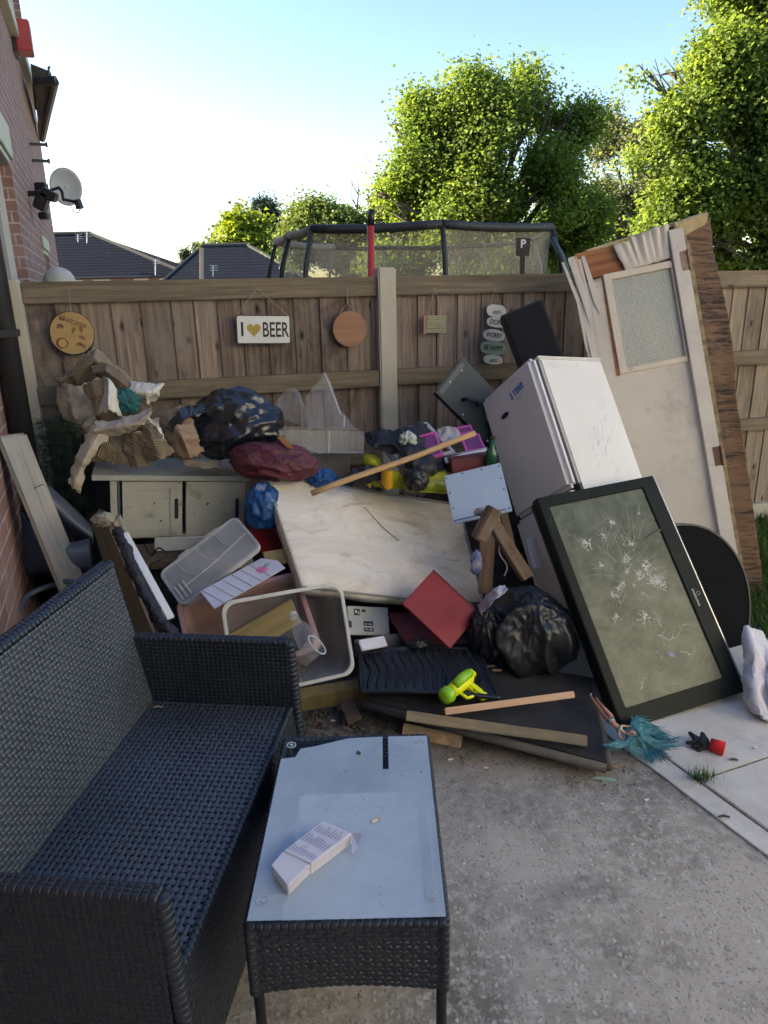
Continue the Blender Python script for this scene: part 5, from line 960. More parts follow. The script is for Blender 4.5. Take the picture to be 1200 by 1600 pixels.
random.seed(13); MB().tube([(mw*.42, mh*.80, .016), (mw*.5, mh*.62, .018), (mw*.58, mh*.5, .017)], .0016, 5).build('loose_thread', pm('dark thread', (.06, .055, .05), None, 5), MA)
# ---- red panels
REDP = pm('dusty dark red panel', (.27, .006, .012), (.20, .005, .010), 4, .42, .15, 30, .002, dirt=(.13, .035, .034), dscale=7, damt=(.55, .8), speck=((.5, .42, .4), 60, .74))
RD, rw, rh = board('red_drawer_front', 'glossy dark red square drawer front leaning on the mattress corner', 'drawer front', ((626, 944, 2.66), (681, 888, 2.82), (748, 958, 2.78), (706, 1012, 2.60)), .21, .26, .016, REDP, 'panel', wS=.12, bevel=.002)
MB().box(rw*.95, rw*.975, -.002, rh, .0005, .002).build('edge_line', pm('darker red edge', (.10, .01, .012), None, 9), RD)
board('red_board', 'dull maroon board lying flat under the red drawer front', 'board', ((604, 958, 2.95), (700, 958, 3.0), (735, 1010, 2.72), (640, 1004, 2.7)), .26, .18, .016, pm('maroon board', (.13, .02, .03), (.09, .016, .022), 5, .5, .2, 30, .002), 'board', wS=.2)
board('red_board', 'dark red board wedged left of the mattress', 'board', ((386, 822, 3.15), (445, 822, 3.2), (470, 890, 3.0), (420, 868, 2.95)), .2, .16, .016, REDP, 'board', wS=.2)
# ---- left items
PKG = wood('weathered grey plank', (.44, .43, .38), (.34, .335, .30), (.24, .2, .16), 'y', .8, .8, grey=(.36, .30, .25))
GP, gw2, gh2 = board('plank', 'weathered grey plank leaning on the brick wall at the left edge', 'plank', ((-4, 676, 3.02), (43, 679, 3.06), (138, 908, 2.72), (100, 940, 2.66)), .145, .80, .022, PKG, 'board', wS=.1, bevel=.012)
MB().tube([(gw2*.45, gh2*.66, .003), (gw2*.75, gh2*.67, .012)], .002, 6).build('nail', pm('rusty nail', (.05, .035, .03), None, 9), GP)
OLV = pm('olive fabric box', (.20, .19, .12), (.14, .135, .085), 3, .85, .3, 60, .002, dirt=(.04, .04, .03), dscale=4); CRE = pm('worn cream edge', (.38, .35, .27), (.27, .25, .18), 8, .85, .5, 40, .004, dirt=(.09, .07, .05), dscale=11, damt=(.55, .66))
fr_ = [P(142, 808, 2.75), P(172, 828, 2.62), P(262, 1030, 2.30), P(216, 1060, 2.38)]
A0_, B0_, C0_, D0_ = P(141, 812, 2.98), P(170, 826, 2.72), P(250, 1010, 2.34), P(214, 1060, 2.58)
OBt = thing('olive_headboard', 'long olive padded board with a torn cream edge behind the sofa corner', 'headboard', D0_)
L4 = [A0_-D0_, B0_-D0_, C0_-D0_, Vector((0, 0, 0))]; n4 = (L4[1]-L4[0]).cross(L4[3]-L4[0]).normalized(); n4 = -n4 if n4.y < 0 else n4
ed = [P(170, 826, 2.72)-D0_, P(186, 806, 2.75)-D0_, P(272, 1008, 2.36)-D0_, P(250, 1010, 2.34)-D0_]
MB().hexa(L4, [q+(ed[1]-ed[0]) for q in L4]).build('panel', OLV, OBt, bevel=.004)
MB().hexa([ed[0]-Vector((0, .006, 0)), ed[1]-Vector((0, .006, -.004)), ed[2]-Vector((0, .006, 0)), ed[3]-Vector((0, .006, 0))], [q+Vector((0, .02, 0)) for q in ed]).build('edge', CRE, OBt, bevel=.003, cuts=3, jit=.006, jscale=20)
o = crumple('torn_end', P(162, 812, 2.74)-D0_, .042, .03, .024, CRE, OBt, amp=.35, res=40, seed=3)
NETD = pm('black netting', (.012, .013, .017), (.025, .028, .04), 18, .6, .9, 60, .01)
o = sheet('black_netting', [[(174, 828, 2.64), (178, 826, 2.63), (184, 824, 2.63), (190, 822, 2.64)], [(190, 868, 2.56), (194, 866, 2.54), (200, 864, 2.54), (206, 862, 2.56)], [(216, 926, 2.46), (220, 924, 2.44), (226, 922, 2.44), (232, 922, 2.46)], [(238, 970, 2.39), (244, 968, 2.36), (252, 966, 2.36), (260, 966, 2.39)], [(256, 1006, 2.34), (268, 1004, 2.31), (282, 1001, 2.31), (298, 1004, 2.34)]], NETD, None, 70, 20, .002, amp=.008, sc=14, amp2=.006, sc2=45, ragged=.01); tag(o, 'ragged black netting draped down the olive board edge', 'netting')
WHB_M = pm('bright white trim', (.7, .72, .73), (.62, .64, .65), 8, .5)
WHB, _, _ = board('white_batten', 'thin bright white plastic strip between the olive board and plastic lid', 'strip', ((190, 833, 2.68), (199, 831, 2.68), (272, 962, 2.40), (262, 968, 2.40)), .032, .44, .012, pm('bright white trim', (.7, .72, .73), (.62, .64, .65), 8, .5), 'strip', wS=.12, bevel=.002)
board('batten', 'narrow brown batten lying under the bright white strip', 'batten', ((176, 815, 2.72), (188, 812, 2.74), (262, 968, 2.44), (252, 972, 2.43)), .034, .5, .016, PINE, 'batten', wS=.12, bevel=.002)
# grey moulded plastic shape behind plank
BGP = pm('blue grey plastic', (.10, .125, .165), (.08, .10, .135), 3, .4, .1, 20, .002, dirt=(.06, .07, .08), dscale=4)
o = sheet('seat_shell', [[(66, 752, 3.1), (88, 770, 3.12), (115, 795, 3.15), (142, 822, 3.18)], [(60, 768, 3.04), (85, 790, 3.05), (112, 815, 3.08), (145, 838, 3.1)], [(62, 790, 3.1), (85, 815, 3.15), (110, 835, 3.15), (145, 850, 3.15)]], BGP, None, 16, 24, .01); tag(o, 'curved blue grey plastic rim behind the leaning plank', 'plastic rim')
o = sheet('plastic_tub', [[(34, 800, 3.0), (60, 835, 2.95), (95, 850, 2.92), (140, 842, 2.95)], [(36, 850, 2.95), (62, 862, 2.9), (100, 862, 2.86), (142, 860, 2.9)], [(40, 895, 2.97), (70, 893, 2.92), (105, 893, 2.9), (145, 890, 2.93)], [(50, 905, 3.2), (80, 902, 3.2), (110, 900, 3.2), (145, 895, 3.2)]], BGP, None, 24, 24, .008); tag(o, 'dull blue grey plastic tub low between wall plank and olive board', 'tub')
o = MB(); pts = [P(8, 1000, 2.5), P(25, 960, 2.6), (P(45, 930, 2.75)), P(80, 915, 2.8), P(110, 908, 2.75), P(135, 925, 2.7)]; o.tube([Vector(q) for q in resamp([list(p_) for p_ in pts], 30)], .012, 8); o = o.build('hose', BGP, smooth=True); tag(o, 'thin grey hose curling on the ground behind the sofa back', 'hose')
# dark shrub
sh = thing('shrub', 'dark green conifer shrub in the corner beside the left fence post', 'shrub', Vector((-1.55, 3.38, 0)))
V = []; F = []; r_ = np.random.RandomState(5)
for k in range(420):
    px, py = r_.uniform(64, 150), r_.uniform(655, 800); base = np.array(P(px, py, r_.uniform(3.3, 3.5)))-np.array(sh.location); d = r_.normal(size=3); d[2] = abs(d[2])*.3-.2; d /= np.linalg.norm(d)
    for q in range(16):
        c = base+d*q*.006; s_ = r_.normal(size=3)*.018+d*.012; w_ = np.cross(s_, d); w_ = w_/np.linalg.norm(w_)*.0012; n0 = len(V); V += [c-w_, c+w_, c+s_+w_*.5, c+s_-w_*.5]; F.append((n0, n0+1, n0+2, n0+3))
link('foliage', npmesh('foliage', V, F), LM4, sh); b_ = MB()
for k in range(7): b_.tube([(0, 0, 0), (random.uniform(-.08, .12), random.uniform(-.05, .05), .5), (random.uniform(-.12, .25), random.uniform(-.1, .05), random.uniform(.8, 1.05))], [.012, .009, .004], 6)
b_.build('stem', BARK, sh)
# boards under the cabinet that carry it
DKW = wood('dark damp wood', (.14, .105, .075), (.10, .075, .055), (.05, .04, .03), 'x', .8, .85)
board('plank', 'dark damp plank directly below the cream cabinet', 'plank', ((165, 850, 3.12), (380, 848, 3.2), (400, 872, 3.0), (180, 880, 2.95)), .66, .14, .04, DKW, 'board', wS=.2)
SKB = thing('tea_chest', 'dark wooden crate holding up the cream cabinet', 'crate', Matrix.Translation((-1.02, 3.35, .0))@Matrix.Rotation(.2, 4, 'Z'))
b_ = MB()
for k in range(4): b_.box(-.30, .26, -.17, -.155, .04+k*.12, .145+k*.12); b_.box(-.30, .26, .15, .165, .04+k*.12, .145+k*.12)
b_.build('slats', DKW, SKB, bevel=.002); MB().box(-.305, -.285, -.15, .14, .03, .52).build('side', DKW, SKB); MB().box(.25, .27, -.15, .14, .03, .52).build('side', DKW, SKB)
board('board', 'dark patterned board standing behind the left side of the cabinet', 'board', ((128, 735, 3.5), (182, 735, 3.45), (176, 838, 3.25), (140, 838, 3.3)), .2, .32, .012, pm('dark marbled board', (.085, .085, .085), (.05, .048, .05), 6, .7, .2, 20, .002, dirt=(.14, .12, .1)), 'board', wS=.2)
# ---- cardboard heap
def cardm(name, c, c2, corr=0, rough=.85):
    m, t, b = newmat(name); v = coords(t); col = mixc(t, ramp_out(t, noi(t, v, 7, 7, .7), .4, .68), c, c2)
    col = mixc(t, ramp_out(t, noi(t, v, 3, 8, .7), .58, .74), col, tuple(q*.45 for q in c2)); 
    if corr:
        wv = nd(t, 'ShaderNodeTexWave', bands_direction='Y'); wv.inputs['Scale'].default_value = corr*.85; wv.inputs['Distortion'].default_value = .4; t.links.new(coords(t, src='UV'), wv.inputs[0])
        col = mixc(t, ramp_out(t, wv.outputs[1], .1, .5), tuple(q*.62 for q in c2), col); bump(t, b, wv.outputs[1], 1., .008)
    else: bump(t, b, noi(t, v, 30, 6, .7), .5, .004)
    t.links.new(col, b.inputs['Base Color']); b.inputs['Roughness'].default_value = rough; b.inputs['Specular IOR Level'].default_value = .2; return m
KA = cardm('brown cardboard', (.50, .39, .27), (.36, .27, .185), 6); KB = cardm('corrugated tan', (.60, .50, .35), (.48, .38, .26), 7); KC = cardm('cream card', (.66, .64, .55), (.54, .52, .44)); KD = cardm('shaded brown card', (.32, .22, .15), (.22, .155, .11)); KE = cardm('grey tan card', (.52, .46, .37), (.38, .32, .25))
CG_ = 'torn cardboard pieces heaped on the cabinet'
def card(label, rows, mt, **k):
    k = {**dict(n=31, m=41, thick=.0018, amp=.012, sc=9, amp2=.005, sc2=26, ragged=.014, smooth=False, fac=.0008, lin=True), **k}; o = sheet('cardboard', rows, mt, None, **k); return tag(o, label, 'cardboard', CG_)
card('folded tan cardboard forming the peak of the cardboard heap', [[(86, 594, 3.42), (110, 578, 3.40), (147, 542, 3.38), (172, 560, 3.38), (204, 590, 3.36)], [(90, 598, 3.36), (118, 585, 3.33), (148, 560, 3.30), (172, 578, 3.30), (206, 602, 3.30)], [(100, 604, 3.40), (122, 600, 3.38), (150, 578, 3.36), (168, 592, 3.36), (200, 618, 3.36)]], KB)
card('long brown roll of cardboard sloping down right from the peak', [[(146, 572, 3.3), (165, 568, 3.28), (190, 582, 3.27), (214, 606, 3.3)], [(144, 582, 3.25), (165, 580, 3.22), (188, 596, 3.22), (212, 616, 3.26)], [(150, 586, 3.3), (166, 590, 3.28), (186, 610, 3.28), (205, 626, 3.3)]], KA)
card('crumpled brown cardboard hanging on the left side of the heap', [[(86, 602, 3.4), (105, 600, 3.35), (122, 602, 3.32), (142, 598, 3.36)], [(90, 632, 3.38), (108, 630, 3.32), (128, 628, 3.3), (148, 630, 3.34)], [(104, 660, 3.4), (118, 662, 3.34), (132, 664, 3.33), (150, 665, 3.36)], [(120, 680, 3.44), (128, 686, 3.4), (140, 690, 3.38), (156, 684, 3.4)]], KE, amp=.02)
card('pale corrugated triangle standing in the heap centre', [[(129, 604, 3.22), (145, 595, 3.2), (163, 588, 3.2)], [(138, 622, 3.2), (149, 618, 3.17), (161, 612, 3.18)], [(146, 645, 3.2), (149, 648, 3.19), (154, 650, 3.2)]], KB, uvs=(1, 1.2))
card('smooth cream cone of card beside the corrugated triangle', [[(164, 590, 3.22), (170, 592, 3.17), (178, 598, 3.2)], [(158, 622, 3.22), (170, 618, 3.12), (184, 624, 3.2)], [(150, 648, 3.22), (170, 640, 3.1), (190, 652, 3.2)]], KC, amp=.004)
card('white card cone pointing right from the heap', [[(203, 596, 3.3), (230, 598, 3.28), (258, 601, 3.3)], [(206, 612, 3.22), (228, 614, 3.2), (252, 608, 3.26)], [(212, 630, 3.28), (230, 634, 3.26), (246, 624, 3.3)]], KC)
card('thick grey brown cardboard tube lying across the heap', [[(150, 660, 3.1), (178, 658, 3.08), (208, 650, 3.07), (232, 636, 3.08)], [(148, 672, 3.03), (178, 668, 3.01), (210, 662, 3.0), (236, 645, 3.02)], [(152, 684, 3.08), (180, 682, 3.06), (208, 672, 3.05), (237, 652, 3.07)]], KE)
card('long tongue of cardboard hanging down over the cabinet corner', [[(147, 664, 3.08), (158, 672, 3.05), (172, 682, 3.06)], [(124, 700, 3.06), (138, 706, 3.0), (152, 700, 3.02)], [(112, 735, 3.05), (122, 738, 3.0), (134, 728, 3.02)], [(105, 756, 3.05), (114, 764, 3.02), (126, 768, 3.03)]], KE)
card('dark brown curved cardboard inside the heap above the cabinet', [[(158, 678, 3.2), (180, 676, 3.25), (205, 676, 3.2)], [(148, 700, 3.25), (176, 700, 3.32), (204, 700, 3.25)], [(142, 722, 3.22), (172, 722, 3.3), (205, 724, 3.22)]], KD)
card('brown corrugated flap curling down onto the cabinet top', [[(192, 678, 3.08), (205, 676, 3.06), (222, 672, 3.08)], [(198, 704, 3.1), (210, 702, 3.08), (226, 698, 3.1)], [(202, 727, 3.14), (216, 732, 3.1), (236, 730, 3.12)]], KB, uvs=(1, 1.3))
card('light corrugated sheet with a torn edge at the heap front', [[(220, 664, 3.04), (231, 664, 3.02), (242, 668, 3.03)], [(223, 690, 3.03), (240, 688, 2.99), (258, 688, 3.02)], [(228, 724, 3.08), (250, 718, 3.04), (274, 706, 3.08)]], KB, uvs=(1, 1.5))
card('thin curled paper strip in front of the light corrugated sheet', [[(232, 652, 3.0), (246, 660, 2.98), (252, 672, 2.98)], [(238, 660, 2.98), (248, 672, 2.96), (256, 690, 2.97)]], KC, amp=.004, n=10)
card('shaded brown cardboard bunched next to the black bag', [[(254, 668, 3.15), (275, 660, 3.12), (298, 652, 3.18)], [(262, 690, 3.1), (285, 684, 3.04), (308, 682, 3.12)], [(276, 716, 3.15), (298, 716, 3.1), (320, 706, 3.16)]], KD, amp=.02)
card('tan cardboard triangle in the gap above the shaded cardboard', [[(236, 648, 3.2), (262, 640, 3.2), (290, 632, 3.25)], [(240, 668, 3.15), (266, 660, 3.13), (298, 656, 3.2)]], KA, n=14)
card('torn corrugated strip lying flat along the cabinet top', [[(275, 700, 3.16), (286, 706, 3.14), (292, 716, 3.12), (315, 722, 3.13), (345, 722, 3.2)], [(272, 706, 3.14), (282, 716, 3.12), (290, 728, 3.08), (315, 733, 3.08), (348, 731, 3.12)]], KB, n=12, uvs=(1.5, .6))
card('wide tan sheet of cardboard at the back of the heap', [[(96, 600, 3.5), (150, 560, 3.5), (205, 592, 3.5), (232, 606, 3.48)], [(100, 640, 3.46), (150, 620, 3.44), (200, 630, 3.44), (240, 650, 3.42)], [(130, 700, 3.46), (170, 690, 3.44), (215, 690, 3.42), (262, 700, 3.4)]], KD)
card('small ripped tan flap sticking out left of the cardboard tongue', [[(150, 668, 3.1), (160, 690, 3.06), (150, 712, 3.06)], [(170, 680, 3.12), (184, 706, 3.08), (176, 724, 3.1)], [(192, 676, 3.14), (204, 700, 3.12), (202, 724, 3.14)]], KA)
card('brown folded flap between the two corrugated front sheets', [[(205, 660, 3.12), (224, 655, 3.1), (246, 652, 3.12)], [(210, 690, 3.12), (226, 690, 3.08), (250, 690, 3.1)], [(216, 716, 3.14), (232, 720, 3.1), (252, 716, 3.12)]], KA)
TEAL = pm('teal cloth', (.02, .16, .17), (.01, .09, .10), 14, .8, .5, 50, .01)
tag(crumple('teal_rag', P(197, 629, 3.22), .055, .03, .05, TEAL, res=40, seed=5, amp=.3), 'small teal rag stuffed between pieces of cardboard', 'rag')
# ---- bags
BAG = pm('black bin liner', (.010, .011, .013), (.014, .015, .019), 4, .36, .2, 26, .008, spec=.5)
BAG1 = pm('glossy black bin liner', (.014, .018, .025), (.011, .014, .019), 4, .25, .2, 22, .010, spec=.8)
tag(crumple('bin_bag', P(366, 668, 3.32), .20, .15, .165, BAG1, res=200, seed=1, amp=.10, sc=1.4, amp2=.0, vor=.16, vsc=2.2, shape=lambda d: 1+.10*max(0, d.x)-.12*max(0, d.z*d.x)), 'glossy crinkled black bag on top of the cream cabinet', 'bin bag')
o = sheet('bag_scrap', [[(262, 668, 3.12), (278, 645, 3.15), (292, 634, 3.2), (312, 640, 3.2)], [(268, 676, 3.1), (285, 660, 3.1), (298, 650, 3.14), (312, 650, 3.18)]], BAG1, None, 20, 30, .002, amp=.02, sc=14, ragged=.01); tag(o, 'scrap of black plastic over the cardboard left of the glossy bag', 'plastic scrap')
VEL = pm('burgundy velvet', (.135, .022, .035), (.05, .010, .018), 13, .55, .8, 22, .02, dirt=(.22, .07, .08), dscale=15, damt=(.55, .7))
tag(crumple('cushion', P(428, 722, 3.12), .185, .11, .085, VEL, res=160, seed=2, amp=.08, sc=1.6, amp2=.012, vor=.12, vsc=2.4, m=Matrix.Rotation(.12, 4, 'Y')), 'crushed burgundy velvet cushion under the clear plastic drawer', 'cushion')
BLB = pm('blue plastic bag', (.012, .10, .30), (.008, .06, .19), 6, .3, .4, 24, .012)
tag(crumple('blue_bag', P(412, 792, 3.05), .075, .07, .10, BLB, res=90, seed=4, amp=.12, sc=1.6, amp2=0, vor=.22), 'blue plastic bag squeezed between cabinet and mattress', 'plastic bag')
tag(crumple('blue_bag', P(500, 748, 3.22), .07, .06, .045, BLB, res=70, seed=6, amp=.12, sc=1.6, amp2=0, vor=.22), 'bright blue plastic bag behind the mattress top edge', 'plastic bag')
bb = crumple('bin_bag', P(822, 985, 2.72), .205, .17, .165, BAG, res=220, seed=7, amp=.10, sc=1.3, amp2=.012, vor=.13, vsc=3., zs=.35, flat=-.72, shape=lambda d: 1-.20*max(0, d.z)*max(0, d.x)+.14*max(0, -d.z)+.22*max(0, d.z-.55)*max(0, .6-d.x))
tag(bb, 'full matt black bin bag slumped in front of the fridge', 'bin bag')
o = crumple('lobe', P(768, 990, 2.70)-bb.location, .10, .09, .11, BAG, bb, res=100, amp=.12, vor=.16, vsc=3, zs=.4, seed=23)
for rows_ in ([[(784, 926, 2.66), (796, 906, 2.64), (812, 898, 2.66)], [(796, 936, 2.60), (806, 922, 2.57), (826, 912, 2.6)], [(812, 946, 2.62), (822, 938, 2.6), (838, 926, 2.62)]], [[(806, 902, 2.66), (820, 892, 2.65), (836, 896, 2.67)], [(812, 922, 2.62), (828, 914, 2.59), (846, 916, 2.62)]]):
    o = sheet('neck_fold', rows_, BAG, bb, 14, 18, .002, amp=.02, sc=16, ragged=.012, lin=True)
o = sheet('silver_lining', [[(750, 948, 2.66), (760, 930, 2.62), (775, 918, 2.6), (790, 912, 2.62)], [(754, 962, 2.62), (766, 946, 2.57), (780, 934, 2.56), (794, 922, 2.58)]], pm('silvery plastic', (.42, .42, .46), (.26, .26, .3), 12, .3, .6, 30, .012), None, 24, 36, .002, amp=.016, sc=16, amp2=.008, ragged=.012); tag(o, 'torn silvery plastic film at the neck of the matt black bin bag', 'plastic film')
for rows_, nm_ in (([[(868, 940, 2.62), (878, 928, 2.62), (884, 922, 2.64)], [(880, 958, 2.6), (890, 948, 2.6), (896, 950, 2.64)], [(895, 968, 2.62), (902, 960, 2.62), (904, 962, 2.66)]], 1), ([[(800, 905, 2.68), (830, 903, 2.66), (848, 915, 2.68)], [(810, 925, 2.62), (838, 922, 2.58), (862, 935, 2.62)], [(840, 940, 2.6), (860, 938, 2.58), (878, 952, 2.62)]], 2)):
    o = sheet('bag_fold', rows_, BAG, bb, 20, 26, .002, amp=.012, sc=16, ragged=.01)
# ---- clear plastic tubs
CL = plastic_clear('clear scratched plastic', (.62, .62, .60), .05, .2, .22); CL2 = plastic_clear('cloudy plastic', (.66, .68, .68), .42, .4); CL3 = plastic_clear('cloudy grey plastic', (.42, .45, .47), .48, .35); PNK = pm('dusty pink plastic', (.55, .30, .30), (.48, .26, .26), 4, .4, .1, 20, .002, dirt=(.4, .28, .26), dscale=6)
def tub(name, label, m, w_, h_, dep, mat_, rimmat, rim=.018, r=.035, taper=.86, th=.004):
    t_ = thing(name, label, 'storage tub', m); n = 6; L = rrect(0, w_, 0, h_, r, n); c = ((w_/2), (h_/2)); k = len(L)
    sc = lambda P_, s_, g: [(c[0]+(x-c[0])*s_, c[1]+(y-c[1])*s_) for x, y in P_]
    b_ = MB(); loops = []
    for (s_, z) in ((1, 0), (.97, -dep*.3), (taper+.03, -dep*.9), (taper-.02, -dep)): loops.append([Vector((x, y, z)) for x, y in sc(L, s_, 0)])
    V = [q for l in loops for q in l]; F = [(i*k+j, i*k+(j+1) % k, (i+1)*k+(j+1) % k, (i+1)*k+j) for i in range(3) for j in range(k)]; F.append(tuple(range(3*k, 4*k)))
    b_.add(V, F); o = b_.build('body', mat_, t_, smooth=True); s_ = o.modifiers.new('s', 'SOLIDIFY'); s_.thickness = th; s_.offset = -1
    b_ = MB(); b_.ring([(c[0]+(x-c[0])*(1+2*rim/w_), c[1]+(y-c[1])*(1+2*rim/h_)) for x, y in L], [(x, y) for x, y in L], -.012, .004); b_.build('rim', rimmat, t_, bevel=.002); return t_
m, w_, h_ = rect((350, 943, 2.50), (530, 916, 2.56), (550, 1046, 2.48), (372, 1092, 2.42), .42, .31, .06, .08, 'tub'); RIMC = plastic_clear('milky rim plastic', (.66, .68, .66), .62, .35)
tub('storage_tub', 'large clear storage tub on its side facing the sofa arm', m, w_, h_, .30, CL, RIMC, .014, .045)
m, w_, h_ = rect((286, 944, 2.66), (455, 900, 2.76), (500, 1010, 2.70), (306, 1062, 2.58), .43, .31, .06, .1, 'pink'); tub('storage_tub', 'pink rimmed storage tub behind the large clear tub', m, w_, h_, .22, plastic_clear('pink tint plastic', (.50, .33, .30), .6, .35), PNK, .020, .035)
OW = wood('olive stained plank', (.30, .22, .10), (.22, .16, .075), (.12, .10, .05), 'x', .8, .8, grey=(.16, .15, .08))
board('plank', 'short olive stained plank inside the storage tubs', 'plank', ((340, 1000, 2.48), (458, 936, 2.60), (470, 972, 2.56), (362, 1040, 2.42)), .30, .09, .03, OW, 'board', wS=.2)
m, w_, h_ = rect((440, 985, 2.40), (470, 950, 2.42), (494, 992, 2.36), (462, 1030, 2.34), .09, .12, .06, .15, 'bottle'); t_ = thing('plastic_bottle', 'crushed clear plastic bottle inside the large clear tub', 'bottle', m)
b_ = MB(); b_.tube([(w_/2, 0, -.03), (w_/2, h_*.1, -.03), (w_/2, h_*.6, -.03), (w_/2, h_*.75, -.03), (w_/2, h_*1.0, -.03), (w_/2, h_*1.15, -.03)], [.036, .04, .038, .034, .014, .014], 18); b_.build('body', CL, t_, jit=.006, jscale=22, cuts=1, smooth=True)
b_ = MB(); b_.cyl((w_/2, h_*1.15, -.03), .016, .018, axis='y', n=16); b_.build('cap', CL2, t_)
t_ = thing('plastic_cup', 'clear plastic cup lying at the mouth of the large clear tub', 'cup', P(484, 1030, 2.38)); b_ = MB(); b_.tube([(-.03, 0, .0), (.0, 0, .03), (.03, .0, .06)], [.03, .034, .038], 20, cap=False); o = b_.build('body', CL, t_, smooth=True); o.modifiers.new('s', 'SOLIDIFY').thickness = .002
b_ = MB(); b_.ring([(.046*math.cos(k*.2618), .046*math.sin(k*.2618)) for k in range(24)], [(.041*math.cos(k*.2618), .041*math.sin(k*.2618)) for k in range(24)], -.002, .002); o = b_.build('rim', RIMC, t_); o.location = (.03, 0, .06); o.rotation_euler = (0, .8, 0)
# cloudy lid/tub left and inner tray with flower
m, w_, h_ = rect((247, 888, 2.75), (372, 816, 2.88), (402, 846, 2.80), (290, 956, 2.62), .38, .19, .08, .12, 'lid')
LD = thing('plastic_cover', 'cloudy grey ribbed storage lid propped in front of the cabinet', 'lid', m)
MB().prism(rrect(0, w_, 0, h_, .03), -.004, 0).build('panel', CL3, LD, bevel=.001); b_ = MB(); b_.ring(rrect(-.006, w_+.006, -.006, h_+.006, .034), rrect(.006, w_-.006, .006, h_-.006, .026), -.02, .006); b_.build('rim', CL2, LD, bevel=.002)
for k in range(3): MB().tube([(w_*(.2+.25*k), h_*.98, .002), (w_*(.22+.25*k), h_*.6, .003), (w_*(.3+.25*k), h_*.4, .002)], .0022, 6).build('rib', CL2, LD)
MB().tube([(w_*.05, h_*.35, .002), (w_*.5, h_*.38, .003), (w_*.98, h_*.5, .002)], .003, 6).build('rib', CL2, LD)
for u in (.25, .62): MB().box(w_*u, w_*u+.06, h_+.006, h_+.018, -.012, .004).build('clip', CL2, LD, bevel=.003)
for k in range(3): MB().box(.012+.02*k, .02+.02*k, .02, .10, .004, .012).build('handle_slot', RIMC, LD, bevel=.002)
m, w_, h_ = rect((300, 936, 2.6), (410, 864, 2.74), (448, 893, 2.68), (335, 945, 2.56), .36, .10, .08, .15, 'tray'); TY = thing('plastic_tray', 'pale lilac plastic tray with a pink flower sticker', 'tray', m)
MB().prism([(0, 0), (w_, 0), (w_+.02, h_*.5), (w_*.96, h_), (w_*.1, h_)], -.004, 0).build('panel', pm('pale lilac plastic', (.55, .55, .62), (.48, .48, .56), 5, .35), TY, bevel=.001)
b_ = MB()
for k in range(6): b_.box(w_*(.12+.13*k), w_*(.12+.13*k)+.003, .0, h_, .0005, .004)
b_.build('ribs', CL2, TY)
b_ = MB(); b_.prism([(w_*.80+.022*math.cos(k*.5236)*(1+.3*(k % 2)), h_*.45+.022*math.sin(k*.5236)*(1+.3*(k % 2))) for k in range(12)], .001, .002); b_.build('flower_sticker', pm('pink print', (.60, .06, .22), (.7, .3, .4), 40, .5), TY)
b_ = MB(); leafspray(b_, w_*.84, h_*.5, .03, .3, 2, .012); o = b_.build('leaf_print', pm('green print', (.05, .3, .08), None, 5), TY); o.location = (0, 0, .0022)
board('appliance_back', 'grey appliance back panel with black printed labels under the mattress', 'panel', ((543, 938, 2.85), (606, 958, 2.85), (610, 984, 2.78), (545, 1000, 2.76)), .17, .13, .03, pm('pale grey metal', (.40, .41, .39), (.34, .35, .33), 5, .5), 'panel', wS=.2)
LPn = [o for o in COL.objects if o.name.startswith('appliance_back')][0]
b_ = MB()
for (x, y, a, c_) in ((.03, .085, .03, .028), (.075, .04, .05, .02), (.075, .015, .05, .016), (.0, .03, .015, .03), (.07, .1, .02, .012)): b_.box(x, x+a, y, y+c_, .0006, .0014)
b_.build('printed_label', BLK, LPn)
b_ = MB()
for (x, y, a, c_) in ((.036, .095, .010, .012), (.05, .09, .006, .01), (.08, .046, .012, .003), (.1, .046, .018, .003), (.08, .022, .02, .003), (.105, .02, .012, .006)): b_.box(x, x+a, y, y+c_, .0016, .002)
b_.build('label_detail', pm('label white', (.6, .6, .58), None, 4), LPn)
CLS = plastic_clear('thin clear film', (.6, .6, .6), .0, .15, .3)
# ---- wicker basket and clear drawer on it
WB, ww, wh = rect((484, 708, 3.38), (546, 706, 3.42), (548, 775, 3.36), (486, 775, 3.32), .2, .24, .06, .12, 'basket'); BK = thing('wicker_basket', 'grey brown wicker basket under the clear plastic drawer', 'basket', WB)
GWK = pm('grey brown wicker', (.15, .135, .115), (.10, .09, .08), 12, .7)
wicker('front', (0, -.06, 0), (ww, 0, 0), (0, wh+.06, 0), (0, 0, 1), BK, pu=.016, pv=.008, wu=.0072, wv=.006, mat_=GWK); MB().box(.004, ww-.004, -.06, wh-.004, -.2, -.006).build('body', WICKD, BK); wicker('side', (ww, -.06, 0), (0, 0, -.2), (0, wh+.06, 0), (1, 0, 0), BK, pu=.016, pv=.008, wu=.0072, wv=.006, mat_=GWK)
m, w_, h_, dd_ = fitbox([((0, 0, 1), 436, 707, 3.25), ((1, 0, 1), 568, 709, 3.32), ((0, 1, 1), 434, 672, 3.25), ((1, 1, 1), 570, 674, 3.32), ((1, 1, 0), 556, 668, None)], (.40, .105, .22), .06, .1); CD = thing('clear_bin', 'clear plastic drawer tray on the wicker basket', 'drawer', m)
for q in ((0, w_, 0, h_, dd_-.003, dd_), (0, w_, 0, h_, 0, .003), (0, .003, 0, h_, .0032, dd_-.0032), (w_-.003, w_, 0, h_, .0032, dd_-.0032), (.0032, w_-.0032, 0, .003, .0032, dd_-.0032)): MB().box(*q).build('wall', CL, CD)
MB().box(w_*.58, w_*.58+.004, 0, h_, dd_+.0005, dd_+.003).build('divider', RIMC, CD)
